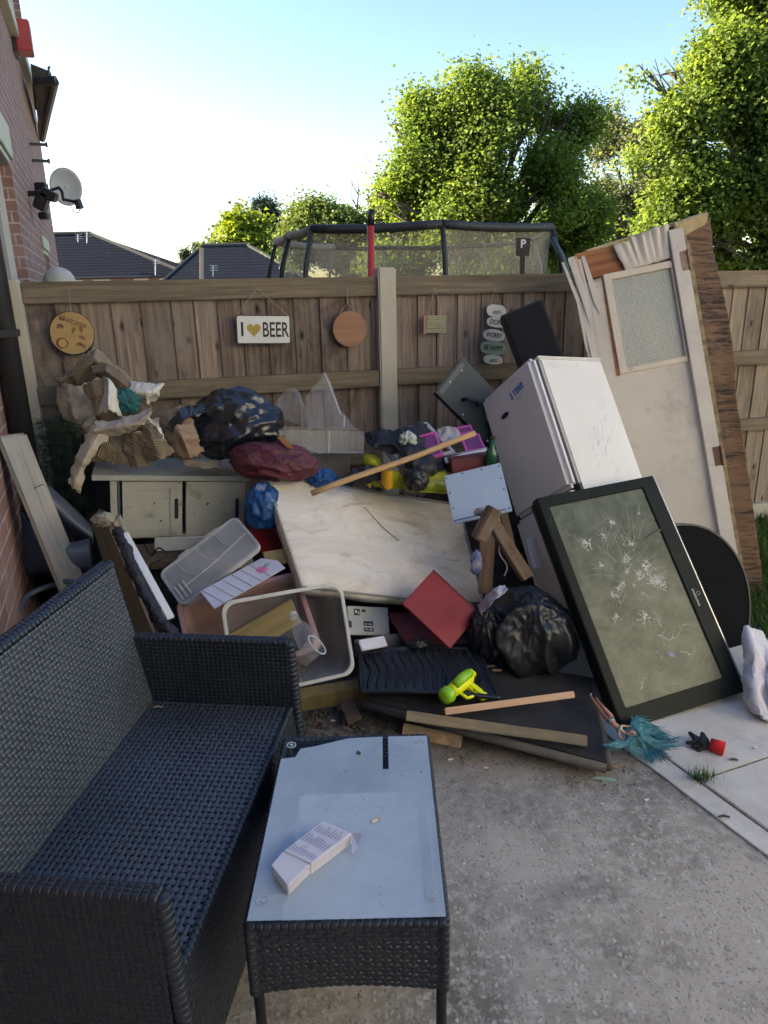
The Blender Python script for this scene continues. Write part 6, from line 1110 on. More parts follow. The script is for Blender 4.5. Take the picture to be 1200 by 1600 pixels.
for lab, pts in (('tall broken sheet of clear plastic with a cracked tip leaning on the fence', [[(505, 584, 3.72), (512, 590, 3.72), (520, 600, 3.72)], [(478, 620, 3.62), (505, 625, 3.64), (530, 640, 3.64)], [(480, 668, 3.5), (515, 668, 3.5), (556, 672, 3.5)]]), ('broken left leaf of clear plastic above the drawer', [[(444, 610, 3.6), (456, 606, 3.6), (466, 612, 3.6)], [(432, 630, 3.55), (455, 636, 3.53), (478, 640, 3.52)], [(430, 650, 3.5), (470, 665, 3.48), (505, 672, 3.46)]])):
    o = sheet('clear_plastic_sheet', pts, CLS, None, 30, 30, .002, amp=.014, sc=5, smooth=False, ragged=.006, lin=True); tag(o, lab, 'plastic sheet')
t_ = thing('white_rod', 'thin bent white rod standing in the clear drawer', 'rod', P(532, 648, 3.5)); o_ = t_.location; MB().tube([P(507, 583, 3.66)-o_, P(520, 615, 3.58)-o_, P(532, 648, 3.5)-o_, P(538, 650, 3.49)-o_, P(537, 668, 3.48)-o_], .0035, 8).build('rod', pm('white rod plastic', (.6, .62, .62), None, 5), t_)
t_ = thing('white_hook', 'thin curved white wire lying in the clear drawer', 'wire', P(470, 700, 3.24)); o_ = t_.location; MB().tube([P(455, 698, 3.26)-o_, P(475, 696, 3.24)-o_, P(495, 704, 3.22)-o_, P(503, 708, 3.2)-o_], .0028, 8).build('wire', MC['white rod plastic'], t_)
t_ = thing('orange_stick', 'orange brown broken wooden stick beside the velvet cushion', 'stick', P(446, 700, 3.1)); o_ = t_.location
MB().hexa([P(433, 684, 3.12)-o_, P(440, 680, 3.12)-o_, P(465, 706, 3.08)-o_, P(458, 710, 3.08)-o_], [P(433, 684, 3.16)-o_, P(440, 680, 3.16)-o_, P(465, 706, 3.12)-o_, P(458, 710, 3.12)-o_]).build('stick', pm('orange wood', (.42, .20, .07), (.3, .14, .05), 9), t_, bevel=.002)
# ---- middle back items
JK = pm('black jacket fabric', (.012, .014, .018), (.02, .022, .027), 7, .6, .6, 20, .012)
o = sheet('black_jacket', [[(568, 676, 3.5), (590, 672, 3.45), (620, 672, 3.42), (650, 662, 3.45), (664, 664, 3.5)], [(576, 694, 3.38), (600, 692, 3.32), (628, 694, 3.3), (655, 690, 3.32), (672, 686, 3.4)], [(584, 698, 3.3), (612, 702, 3.24), (640, 704, 3.22), (668, 710, 3.25), (692, 712, 3.34)], [(612, 708, 3.26), (634, 720, 3.2), (655, 730, 3.18), (675, 730, 3.2), (706, 728, 3.3)], [(640, 728, 3.24), (648, 740, 3.2), (660, 746, 3.18), (672, 742, 3.2), (690, 734, 3.28)]], JK, None, 60, 60, .004, amp=.022, sc=9, amp2=.010, sc2=24, ragged=.01); tag(o, 'black jacket bundled behind the mattress under the wooden pole', 'jacket')
o = sheet('black_rag', [[(550, 735, 3.2), (572, 728, 3.2), (598, 726, 3.22)], [(552, 750, 3.16), (575, 742, 3.15), (600, 738, 3.18)], [(560, 758, 3.18), (578, 752, 3.16), (596, 746, 3.2)]], JK, None, 30, 30, .003, amp=.03, sc=14, ragged=.01); tag(o, 'black rag left of the orange cap on the yellow toy', 'rag')
t_ = crumple('rubber_mask', P(650, 750, 3.12), .052, .04, .05, BLACKP, res=60, seed=8, amp=.18, amp2=.05); tag(t_, 'black rubber cap hanging over the yellow toy edge', 'rubber cap')
b_ = MB(); b_.tube([(0, -.035, -.005), (0, -.058, -.012)], [.03, .022], 20); b_.build('nozzle', BLACKP, t_, smooth=True)
YEL = pm('yellow green toy plastic', (.50, .50, .03), (.42, .43, .03), 3, .35, .1, 20, .002, dirt=(.28, .27, .05), dscale=6); YTR = plastic_clear('yellow tinted plastic', (.42, .45, .04), .8, .3)
YT = thing('ride_on_toy', 'bright yellow plastic ride on toy half buried behind the mattress', 'toy', P(630, 762, 3.25)); o_ = YT.location
def hx_(pf, dY): return [P(*q)-o_ for q in pf], [P(q[0], q[1], q[2]+dY)-o_ for q in pf]
for nm_, pf, mt in (('body', [(585, 728, 3.22), (628, 738, 3.22), (634, 764, 3.18), (580, 760, 3.18)], YEL), ('body', [(628, 742, 3.2), (700, 736, 3.22), (706, 772, 3.14), (630, 768, 3.15)], YTR), ('fender', [(566, 708, 3.36), (592, 712, 3.34), (598, 732, 3.28), (570, 730, 3.3)], YEL), ('leg', [(560, 730, 3.2), (568, 728, 3.2), (584, 762, 3.14), (572, 762, 3.14)], YTR)):
    MB().hexa(*hx_(pf, .14)).build(nm_, mt, YT, bevel=.012, seg=4, smooth=True)
b_ = MB(); b_.cyl((P(605, 748, 3.13)-o_)+Vector((0, 0, -.045)), .028, .085, n=24); b_.build('orange_cap', pm('orange plastic', (.62, .33, .02), None, 4, .35), YT, bevel=.004)
WF = pm('white frame plastic', (.58, .60, .60), (.50, .52, .53), 8, .45, .1, 30, .001, dirt=(.3, .3, .3), dscale=12)
m, w_, h_ = rect((580, 682, 3.58), (668, 656, 3.66), (712, 708, 3.42), (625, 728, 3.36), .34, .28, .06, .12, 'wframe'); FRm = thing('white_frame', 'empty white rectangular frame lying behind the black jacket', 'frame', m)
b_ = MB(); b_.ring([(0, 0), (w_, 0), (w_, h_), (0, h_)], [(.022, .022), (w_-.022, .022), (w_-.022, h_-.022), (.022, h_-.022)], -.018, 0); b_.build('frame', WF, FRm, bevel=.003)
HPK = pm('hot pink plastic', (.58, .10, .36), (.5, .08, .3), 6, .4); PUR = pm('purple print', (.22, .05, .20), (.16, .04, .15), 8, .5)
def pinkf(label, c4, W, H):
    m, w_, h_ = rect(*c4, W, H, .06, .15); t_ = thing('toy_window', label, 'toy part', m)
    b_ = MB(); b_.ring([(0, 0), (w_, 0), (w_, h_), (0, h_)], [(.014, .014), (w_-.014, .014), (w_-.014, h_-.014), (.014, h_-.014)], -.012, 0); b_.build('frame', HPK, t_, bevel=.002); MB().box(.012, w_-.012, .012, h_-.012, -.01, -.005).build('pane', PUR, t_); return t_
pinkf('pink toy house panel leaning on the black jacket', ((652, 682, 3.34), (680, 672, 3.38), (694, 712, 3.26), (662, 718, 3.22)), .12, .14); pinkf('pink toy house panel on the white toy base right of the white frame', ((718, 680, 3.5), (748, 676, 3.52), (760, 702, 3.42), (728, 706, 3.4)), .12, .12)
pinkf('small pink toy house top piece behind the wooden pole end', ((710, 668, 3.6), (736, 662, 3.62), (741, 676, 3.56), (716, 681, 3.54)), .10, .05)
t_ = thing('toy_base', 'white plastic toy house base above the pale blue panel', 'toy part', P(728, 715, 3.3)); o_ = t_.location
MB().hexa([P(694, 716, 3.26)-o_, P(761, 700, 3.32)-o_, P(762, 716, 3.28)-o_, P(696, 724, 3.24)-o_], [P(694, 712, 3.4)-o_, P(761, 698, 3.46)-o_, P(762, 712, 3.4)-o_, P(696, 722, 3.36)-o_]).build('base', WF, t_, bevel=.003)
o = sheet('clear_wrap', [[(684, 672, 3.5), (700, 668, 3.5), (716, 672, 3.5)], [(690, 690, 3.44), (704, 686, 3.42), (722, 688, 3.46)]], CL2, None, 16, 16, .002, amp=.02, sc=16); tag(o, 'crumpled clear wrapping between the white frame and pink toy panel', 'wrapping')
t_ = crumple('crumpled_paper', P(637, 688, 3.3), .035, .02, .035, pm('white green paper', (.6, .62, .62), (.3, .42, .35), 14, .7), res=36, seed=9, amp=.35); tag(t_, 'crumpled white paper on the black jacket', 'paper')
board('maroon_box', 'dark maroon box corner above the pale blue panel', 'box', ((706, 720, 3.22), (770, 708, 3.26), (772, 735, 3.2), (706, 742, 3.16)), .19, .07, .12, MC['maroon board'], 'box', wS=.15)
t_ = thing('green_bottle', 'dark green glass bottle wedged against the fridge side', 'bottle', P(768, 712, 3.2)); b_ = MB(); b_.tube([(0, 0, -.05), (0, 0, .02), (.002, 0, .04), (.004, 0, .08)], [.028, .028, .012, .011], 16); b_.build('bottle', pm('green bottle glass', (.01, .10, .05), None, 4, .1), t_, smooth=True); b_ = MB(); b_.cyl((.004, 0, .08), .0125, .012, n=14); b_.build('cap', BLACKP, t_)
# pole
PL_ = wood('handle wood', (.50, .32, .17), (.42, .26, .13), (.28, .17, .085), 'x', .9, .6); a = P(487, 771, 2.93); c = P(742, 678, 3.22); d = c-a; rx_ = d.normalized(); rz_ = rx_.cross(Vector((0, 0, 1))).normalized(); ry_ = rz_.cross(rx_)
t_ = thing('wooden_pole', 'long wooden broom handle lying across the mattress top and jacket', 'pole', Matrix(((rx_.x, ry_.x, rz_.x, a.x), (rx_.y, ry_.y, rz_.y, a.y), (rx_.z, ry_.z, rz_.z, a.z), (0, 0, 0, 1)))); b_ = MB(); b_.tube([(d.length*k/8, .003*math.sin(k), 0) for k in range(9)], .0135, 14); b_.build('handle', PL_, t_, smooth=True)
# ---- timber offcuts under blue panel
LOGM = wood('dark old timber', (.24, .16, .10), (.17, .11, .07), (.09, .06, .04), 'y', .8, .85, grey=(.2, .17, .13))
def beam(name, label, p0, p1, w_, t_, mat_, cat='timber', roll=0, bevel=.003, jit=.003, part='timber'):
    a, b2 = Vector(p0), Vector(p1); d = (b2-a); L = d.length; y = d.normalized(); v = (a-Vector(EYEP)).normalized(); x = y.cross(v).normalized(); z = x.cross(y); M_ = Matrix(((x.x, y.x, z.x, a.x), (x.y, y.y, z.y, a.y), (x.z, y.z, z.z, a.z), (0, 0, 0, 1)))@Matrix.Rotation(roll, 4, 'Y')
    r = thing(name, label, cat, M_); MB().box(-w_/2, w_/2, 0, L, -t_, 0).build(part, mat_, r, bevel=bevel, cuts=4, jit=jit, jscale=9); return r
beam('timber_block', 'thick brown timber block pointing up below the pale blue panel', P(742, 842, 2.80), P(768, 792, 2.84), .058, .055, LOGM, roll=.5, bevel=.006)
beam('timber_post', 'long brown timber post sloping down beside the lower fridge door', P(766, 815, 2.86), P(822, 905, 2.74), .05, .045, LOGM, roll=-.3)
beam('timber_board', 'upright dark timber board behind the sloping post', P(758, 925, 2.92), P(762, 825, 2.98), .065, .03, LOGM)
beam('timber_stake', 'thin dark stake close to the fridge behind the sloping post', P(806, 880, 2.98), P(786, 800, 3.05), .035, .03, LOGM)
t_ = crumple('blue_label', P(744, 880, 2.92), .022, .015, .05, pm('blue white print', (.08, .12, .5), (.6, .6, .66), 22, .5), res=36, seed=12, amp=.3); tag(t_, 'crumpled blue and white packet right of the mattress', 'packet')
t_ = crumple('stone', P(752, 800, 2.86), .028, .012, .016, pm('grey crumbs', (.4, .39, .37), None, 20), res=30, seed=14, amp=.3); tag(t_, 'small grey lump stuck on the pale blue panel edge', 'lump')
# ---- floor items: bed base, boot tray, wood, water gun
DKF = newmat('dark worn felt'); v = coords(DKF[1]); n = noi(DKF[1], v, 8, 8, .75); DKF[1].links.new(mixc(DKF[1], ramp_out(DKF[1], n, .45, .72), (.013, .013, .014), (.036, .034, .031)), DKF[2].inputs['Base Color']); DKF[2].inputs['Roughness'].default_value = .8; bump(DKF[1], DKF[2], noi(DKF[1], v, 50, 6), .5, .004)
bc = [G(568, 1094, .13), G(952, 1194, .065), G(924, 1058, .10), G(640, 1000, .20)]
m_b = Matrix.Translation(bc[1]); BB = thing('bed_base', 'dark felt covered base board lying in front of the pile', 'board', m_b)
top = [q-bc[1] for q in (bc[3], bc[2], bc[1], bc[0])]; dn = Vector((0, 0, -.035)); MB().hexa(top, [q+dn for q in top]).build('board', DKF[0], BB, bevel=.006, cuts=5, jit=.004, jscale=5)
e0_, e1_ = bc[0]-bc[1], Vector((0, 0, 0)); MB().tube([e0_+Vector((0, -.003, -.014)), e0_.lerp(e1_, .5)+Vector((0, -.003, -.02)), e1_+Vector((-.01, -.003, -.016))], .017, 10).build('edging', pm('grey brown edging', (.10, .095, .08), (.06, .055, .05), 9, .8, .5, 40, .004), BB, smooth=True)
MB().tube([e1_+Vector((0, 0, -.016)), bc[2]-bc[1]+Vector((.002, 0, -.016))], .015, 10).build('edging', MC['grey brown edging'], BB, smooth=True)
beam('plank', 'weathered grey brown batten lying along the dark base board', G(636, 1118, .135), G(916, 1158, .095), .038, .03, wood('grey brown batten', (.30, .24, .15), (.22, .17, .105), (.13, .10, .06), 'y', .8, .85, grey=(.2, .18, .13)), 'plank')
sl1 = beam('slotted_strip', 'pale reddish slotted wood strip resting above the batten', G(694, 1112, .15), G(896, 1085, .13), .026, .012, wood('reddish strip wood', (.50, .33, .22), (.44, .28, .18), (.34, .2, .12), 'y', .7, .6), 'wood strip', jit=0)
for k in (.12, .62): L_s = (G(896, 1085, .13)-G(694, 1112, .15)).length; MB().prism(rrect(-.003, .003, L_s*k, L_s*k+.09, .0028), .0003, .001).build('slot', BLK, sl1)
beam('slat', 'thin pale wooden slat poking out under the dark base board', G(630, 1140, .02), G(722, 1158, .02), .05, .012, PINE, 'slat')
beam('slat', 'short grey board end beside the soil left of the dark base board', G(538, 1090, .06), G(556, 1128, .03), .06, .02, DKW, 'board')
beam('kerb_board', 'long mossy brown board on the ground behind the dark base board', G(455, 1088, .10), G(570, 1070, .10), .09, .05, OW, 'board', roll=.9)
beam('plank', 'dusty grey plank behind the ribbed tray', P(552, 1010, 2.72), P(645, 996, 2.82), .07, .03, pm('dusty grey plank', (.2, .18, .15), (.14, .12, .1), 7, .9), 'plank', roll=.6)
for k, (px, py, a) in enumerate([(766, 1042, .2), (776, 1048, -.1)]):
    t_ = thing('wood_scrap', ('upper' if k == 0 else 'lower')+' small reddish wood chip beside the ribbed tray', 'wood chip', Matrix.Translation(G(px, py, .142))@Matrix.Rotation(a, 4, 'Z')); MB().box(-.018, .02, -.006, .006, 0, .006).build('chip', MC['reddish strip wood'], t_, bevel=.001)
# boot tray
bt = [G(558, 1022, .20), G(748, 1014, .19), G(782, 1096, .145), G(563, 1086, .165)]
wT = (bt[1]-bt[0]).length; hT = (bt[3]-bt[0]).length; RBX = pm('black rubber tray', (.009, .011, .015), (.014, .016, .020), 5, .38, .15, 40, .001, dirt=(.06, .06, .056), dscale=9, damt=(.62, .78))
BT = thing('boot_tray', 'black ribbed rubber tray lying on the dark base board', 'tray', bt[0])
def bil(u, v_, z=0): 
    q = bt[0]*(1-u)*(1-v_)+bt[1]*u*(1-v_)+bt[2]*u*v_+bt[3]*(1-u)*v_; return q-bt[0]+Vector((0, 0, z))
nx, ny = 150, 70; V = []
for i in range(ny):
    for j in range(nx):
        u, v_ = j/(nx-1), i/(ny-1); e = min(u*wT, (1-u)*wT, v_*hT, (1-v_)*hT); z = 0
        if e < .014: z = .012*math.sin(min(1, e/.007)*math.pi/2) if e < .007 else .012*(1-(e-.007)/.007)
        elif .02 < e:
            ph = (u*wT+.009*math.sin(v_*9))/.036; f_ = ph % 1; z = .011*math.sin(math.pi*f_/.34) if f_ < .34 else 0
        rc = .10; cx = max(0, rc-u)/rc; 
        z += .006*noise.noise(Vector((u*3, v_*3, 2)))+.012*math.sin(u*math.pi)
        V.append(tuple(bil(u, v_, z+.006)))
idx = np.arange(ny*nx).reshape(ny, nx); F = np.stack([idx[:-1, :-1], idx[:-1, 1:], idx[1:, 1:], idx[1:, :-1]], -1).reshape(-1, 4); o = link('tray', npmesh('tray', V, F, True), RBX, BT); o.modifiers.new('s', 'SOLIDIFY').thickness = .003
o = crumple('torn_flap', bil(.5, .02, .03), .045, .02, .028, RBX, BT, res=36, amp=.35, seed=6)
# water gun
WG = pm('neon yellow plastic', (.85, .88, .02), (.78, .82, .02), 4, .3); WGg = pm('neon green plastic', (.28, .62, .03), None, 4, .3)
g0 = G(704, 1086, .175); gx = (G(730, 1066, .175)-g0); yw = math.atan2(gx.y, gx.x); GN = thing('water_pistol', 'neon yellow and green toy water pistol on the ribbed tray', 'toy gun', Matrix.Translation(g0)@Matrix.Rotation(yw, 4, 'Z')@Matrix.Rotation(.35, 4, 'X')@Matrix.Scale(1.0, 4))
b_ = MB(); b_.tube([(-.035, 0, .0), (-.028, 0, 0), (-.01, 0, 0), (.0, 0, 0)], [.012, .022, .024, .018], 18); b_.build('front_cap', WGg, GN, smooth=True)
b_ = MB(); b_.tube([(.0, 0, 0), (.02, 0, .002), (.05, 0, .004), (.085, 0, .006), (.10, 0, .004)], [.017, .02, .021, .018, .01], 16); b_.build('barrel', WG, GN, smooth=True)
b_ = MB(); b_.tube([(.01, 0, .022), (.04, 0, .03), (.075, 0, .028), (.09, 0, .018)], [.012, .015, .013, .008], 12); b_.build('tank', WGg, GN, smooth=True)
b_ = MB(); b_.box(.055, .082, -.075, -.012, -.012, .010); b_.build('grip', WG, GN, bevel=.006, seg=3)
b_ = MB(); b_.tube([(.02, -.012, 0), (.022, -.042, 0), (.045, -.048, 0), (.06, -.044, 0)], .005, 8); b_.build('trigger_guard', WG, GN, smooth=True)
b_ = MB(); b_.box(.078, .105, -.012, .012, .006, .024); b_.build('rear_sight', WG, GN, bevel=.004)
for ch in GN.children:
    for v in ch.data.vertices: v.co *= 1.42
GN.location.z += .012
# ---- doll
SKN = pm('doll plastic skin', (.50, .25, .16), (.47, .235, .15), 5, .38); DH = Vector(G(962, 1138, .03))
DLz = thing('doll', 'bare plastic doll with long teal hair lying beside the television', 'doll', G(950, 1130, 0)); o_ = DLz.location
def skin_mesh(name, pts, edges, mat_, parent, root=0, sub=2):
    me = bpy.data.meshes.new(name); me.from_pydata([tuple(p[0]) for p in pts], edges, []); o = link(name, me, mat_, parent); sk = o.modifiers.new('sk', 'SKIN'); sk.use_smooth_shade = True
    for i, p in enumerate(pts): me.skin_vertices[0].data[i].radius = (p[1], p[1] if len(p) < 3 else p[2]); me.skin_vertices[0].data[i].use_root = (i == root)
    sb = o.modifiers.new('sb', 'SUBSURF'); sb.levels = sub; sb.render_levels = sub; return o
g_ = lambda px, py, z: G(px, py, z+max(0, min(1, (1010-px)/50))*.085)-o_
pel = g_(956, 1128, .03); che = g_(966, 1138, .034); nck = g_(973, 1143, .036)
pts = [(pel, .013, .010), (g_(961, 1133, .032), .010, .008), (che, .013, .010), (nck, .005), (g_(977, 1146, .037), .005),
       (g_(949, 1124, .028), .0095), (g_(937, 1109, .034), .0075), (g_(928, 1096, .03), .006), (g_(922, 1086, .03), .004), (g_(925, 1083, .034), .003),
       (g_(955, 1119, .038), .0095), (g_(944, 1107, .055), .0075), (g_(936, 1098, .05), .006), (g_(931, 1090, .045), .004),
       (g_(968, 1143, .026), .005), (g_(966, 1149, .018), .0042), (g_(972, 1154, .014), .0035), (g_(977, 1158, .012), .003),
       (g_(972, 1134, .038), .005), (g_(980, 1135, .045), .004), (g_(988, 1134, .045), .003)]
skin_mesh('body', pts, [(0, 1), (1, 2), (2, 3), (3, 4), (0, 5), (5, 6), (6, 7), (7, 8), (8, 9), (0, 10), (10, 11), (11, 12), (12, 13), (2, 14), (14, 15), (15, 16), (16, 17), (2, 18), (18, 19), (19, 20)], SKN, DLz)
hc = g_(986, 1148, .038); hd = (g_(1000, 1152, .04)-g_(972, 1143, .036)).normalized()
b_ = MB(); b_.tube([hc-hd*.020, hc-hd*.016, hc-hd*.008, hc+hd*.004, hc+hd*.014, hc+hd*.02], [.004, .011, .016, .019, .016, .006], 18); b_.build('head', SKN, DLz, smooth=True)
vv = (Vector(EYEP)-o_-hc).normalized(); sx_ = hd.cross(vv).normalized(); fdir = (vv*.75+sx_*-.5).normalized(); sd = hd.cross(fdir).normalized()
for s_ in (-1, 1):
    b_ = MB(); q = hc+fdir*.0165-hd*.001+sd*s_*.0075; b_.tube([q-fdir*.001, q+fdir*.0014], [.004, .002], 10); b_.build('eye', BLK, DLz, smooth=True)
    
b_ = MB(); q = hc+fdir*.0165-hd*.006; b_.tube([q-fdir*.002, q+fdir*.003], [.003, .001], 8); b_.build('nose', SKN, DLz, smooth=True)
b_ = MB(); q = hc+fdir*.0135-hd*.0115; b_.tube([q-sd*.004, q+fdir*.001, q+sd*.004], [.0008, .0016, .0008], 6); b_.build('mouth', pm('doll lips', (.35, .06, .07), None, 4), DLz)
MINT = pm('mint doll clothes', (.30, .50, .46), None, 6, .6)
for a_, c_, r_ in ((pel, g_(952, 1126, .03), .0135), (che+(nck-che)*.2, che+(nck-che)*-.1, .0138)):
    b_ = MB(); d_ = (c_-a_).normalized(); b_.tube([a_-d_*.004, a_+d_*.003], [r_, r_], 14); b_.build('clothing_band', MINT, DLz, smooth=True)
GUIDES = [[(1000, 1146, .045), (1015, 1142, .03), (1030, 1150, .018), (1044, 1158, .012)], [(998, 1150, .04), (1012, 1158, .02), (1026, 1170, .014), (1036, 1180, .012)], [(996, 1138, .05), (1008, 1134, .035), (1022, 1140, .02), (1040, 1150, .012)], [(1000, 1152, .035), (1006, 1164, .018), (1014, 1174, .014), (1020, 1184, .012)], [(988, 1156, .035), (984, 1164, .016), (992, 1172, .012), (1008, 1180, .012)], [(992, 1132, .055), (992, 1124, .045), (1004, 1130, .03), (1020, 1146, .014)], [(1004, 1150, .04), (1020, 1160, .024), (1036, 1164, .016), (1050, 1160, .012)], [(985, 1158, .03), (974, 1162, .015), (966, 1164, .012), (955, 1164, .012)]]
TH = pm('teal doll hair', (.03, .24, .29), (.02, .14, .19), 60, .5, 0); TH2 = pm('light teal doll hair', (.16, .42, .42), (.10, .32, .34), 60, .5, 0)
for nm_, cnt, mt, sd_ in (('hair', 620, TH, 1), ('hair_highlight', 200, TH2, 2)):
    b_ = MB(); random.seed(sd_)
    for k in range(cnt):
        st_ = hc+hd*random.uniform(-.004, .018)+Vector((random.gauss(0, .011), random.gauss(0, .011), random.uniform(-.012, .016)))
        gi = GUIDES[random.randrange(len(GUIDES))]; jx, jy = random.gauss(0, 4.5), random.gauss(0, 3.5); ph = random.uniform(-2, 2)
        pts_ = [st_]+[g_(px_+jx*(.4+.3*q)+2.5*math.sin(ph+q*2), py_+jy*(.4+.3*q)+1.5*math.sin(ph+q*2.5), z_+random.uniform(0, .008)) for q, (px_, py_, z_) in enumerate(gi)]
        nk = random.choice((3, 4, 4, 5)); pts_ = pts_[:nk]+([pts_[nk-1]+(pts_[nk-1]-pts_[nk-2])*random.uniform(.1, .5)] if nk > 2 else [])
        st_, md, m2, e_ = pts_[0], pts_[1], pts_[2], pts_[-1]
        b_.tube([Vector(q) for q in resamp([list(q) for q in pts_], 8)], [.0010]*7+[.0004], 4, cap=False); continue
        b_.tube([st_, md, m2, e_], [.0011, .0011, .001, .0006], 4, cap=False)
    b_.build(nm_, mt, DLz, smooth=True)
# ---- glove
GV = thing('glove', 'small black knitted glove with bright red cuff on the concrete', 'glove', G(1100, 1160, .012)); o_ = GV.location; KN = pm('black knit', (.014, .014, .016), (.022, .022, .025), 40, .95, .6, 250, .002)
pts = [(g_(1108, 1162, .03), .017, .012), (g_(1098, 1160, .03), .019, .012), (g_(1092, 1157, .028), .012), (g_(1084, 1150, .03), .007), (g_(1080, 1146, .036), .006), (g_(1086, 1161, .026), .007), (g_(1076, 1160, .024), .006), (g_(1094, 1163, .024), .009), (g_(1084, 1166, .02), .006), (g_(1099, 1150, .03), .008), (g_(1096, 1147, .032), .006), (g_(1100, 1167, .022), .009), (g_(1091, 1170, .018), .006)]
pts = [(q[0],)+tuple(r*1.0 for r in q[1:]) for q in pts]
skin_mesh('glove_body', pts, [(0, 1), (1, 2), (2, 3), (3, 4), (2, 5), (5, 6), (1, 7), (7, 8), (1, 9), (9, 10), (1, 11), (11, 12)], KN, GV)
b_ = MB(); b_.tube([g_(1108, 1162, .031), g_(1114, 1164, .031), g_(1126, 1168, .030)], [.018, .0195, .021], 24, cap=False); o = b_.build('cuff', pm('red knit', (.60, .018, .025), (.5, .012, .02), 30, .9, .5, 200, .002), GV, smooth=True); o.modifiers.new('s', 'SOLIDIFY').thickness = .003
for ch in GV.children:
    for v in ch.data.vertices: v.co *= 1.22
    if ch.data.skin_vertices:
        for sv in ch.data.skin_vertices[0].data: sv.radius = (sv.radius[0]*1.22, sv.radius[1]*1.22)
# ---- towel
o = sheet('towel', [[(1164, 978, 2.70), (1172, 976, 2.70), (1184, 984, 2.72), (1192, 1000, 2.76), (1200, 1012, 2.8)], [(1163, 1002, 2.64), (1174, 1004, 2.60), (1190, 1010, 2.64), (1206, 1022, 2.66), (1222, 1030, 2.72)], [(1166, 1030, 2.58), (1180, 1032, 2.53), (1196, 1040, 2.57), (1214, 1040, 2.53), (1236, 1050, 2.6)], [(1164, 1060, 2.54), (1178, 1064, 2.47), (1196, 1066, 2.51), (1220, 1068, 2.45), (1248, 1076, 2.52)], [(1167, 1088, 2.49), (1182, 1098, 2.41), (1202, 1104, 2.44), (1226, 1104, 2.39), (1256, 1108, 2.45)], [(1172, 1104, 2.47), (1190, 1120, 2.37), (1208, 1132, 2.38), (1236, 1132, 2.35), (1262, 1130, 2.4)]], pm('white towelling', (.62, .61, .64), (.56, .55, .58), 8, .95, .5, 200, .003), None, 70, 60, .010, amp=.022, sc=8, amp2=.004, sc2=60, ragged=.004); tag(o, 'pale lilac white towel bunched at the right edge of the slab', 'towel')
# ---- small clutter in the heap
CAB = pm('black cable', (.012, .012, .013), None, 5, .5)
def cable(label, pts, r=.004, mt=CAB):
    q = [list(P(*k)) for k in pts]; c = Vector(q[0]); o = MB(); o.tube([Vector(v)-c for v in resamp(q, 40)], r, 8); o = o.build('cable', mt, smooth=True); o.location = c; return tag(o, label, 'cable')
cable('black cable trailing over the dark mound between plastic cover and olive board', [(228, 900, 2.75), (240, 880, 2.72), (262, 870, 2.75), (248, 856, 2.85), (236, 868, 2.9), (226, 850, 2.95)])
cable('thin black cable looping below the wooden pole beside the yellow toy', [(556, 748, 3.12), (572, 762, 3.08), (600, 768, 3.06), (590, 752, 3.1), (566, 744, 3.14)], .003)
cable('grey cable hanging beside the timber offcuts', [(776, 800, 2.9), (784, 830, 2.84), (780, 862, 2.84), (792, 884, 2.82), (788, 900, 2.8)], .003, SCR)
for k, (c4, W, H, mt, lab) in enumerate([
    (((238, 842, 3.0), (330, 838, 3.05), (322, 858, 2.95), (246, 862, 2.92)), .26, .06, CL2, 'flat cloudy plastic tray edge under the left cabinet door'),
    (((300, 866, 2.98), (392, 860, 3.0), (398, 884, 2.9), (306, 892, 2.88)), .27, .08, KE, 'flattened grey tan cardboard slab under the cabinet'),
    (((180, 884, 2.8), (232, 880, 2.85), (246, 928, 2.65), (196, 934, 2.6)), .15, .16, DKW, 'short dark board beside the black netting'),
    (((640, 1006, 2.72), (668, 1000, 2.74), (676, 1018, 2.68), (648, 1022, 2.66)), .09, .05, PINE, 'little pine offcut above the ribbed tray'),
    (((822, 842, 3.05), (838, 838, 3.06), (850, 884, 2.98), (834, 890, 2.96)), .05, .14, WHB_M, 'narrow white strip beside the lower fridge door'),
    (((560, 1000, 2.66), (600, 992, 2.7), (606, 1008, 2.64), (566, 1016, 2.6)), .12, .05, CARD, 'scrap of pale card just above the ribbed tray'),
    (((410, 862, 2.9), (446, 856, 2.92), (452, 878, 2.86), (418, 886, 2.84)), .10, .07, OW, 'small olive wood offcut left of the mattress corner')]):
    board('offcut', lab, 'offcut', c4, W, H, .012, mt, 'piece', wS=.2, jit=.002, cuts=2)
random.seed(31)
for k, (px, py, z, mt, lab) in enumerate([(520, 1126, .01, CARD, 'white scrap of paper on the soil left of the dark base board'), (498, 1134, .01, REDP, 'tiny red plastic scrap on the soil by the sofa arm'), (846, 1166, .002, CARD, 'small pale scrap on the concrete below the middle of the dark board'), (742, 1050, .16, WG, 'yellow plastic fragment on the ribbed tray right of the water pistol'), (1010, 1250, .002, CARD, 'small white scrap on the concrete near the kerb strip'), (588, 1052, .19, PINE, 'orange cigarette like chip lying in the ribbed tray'), (1180, 1168, .014, CARD, 'white scrap on the slab right of the red cuffed glove')]):
    t_ = thing('litter_scrap', lab, 'scrap', Matrix.Translation(G(px, py, z))@Matrix.Rotation(random.uniform(0, 3), 4, 'Z')); MB().prism([(-.008, -.003), (.004, -.006), (.011, .0), (.003, .006), (-.006, .004)], 0, .002).build('scrap', mt, t_, jit=.001, jscale=60)
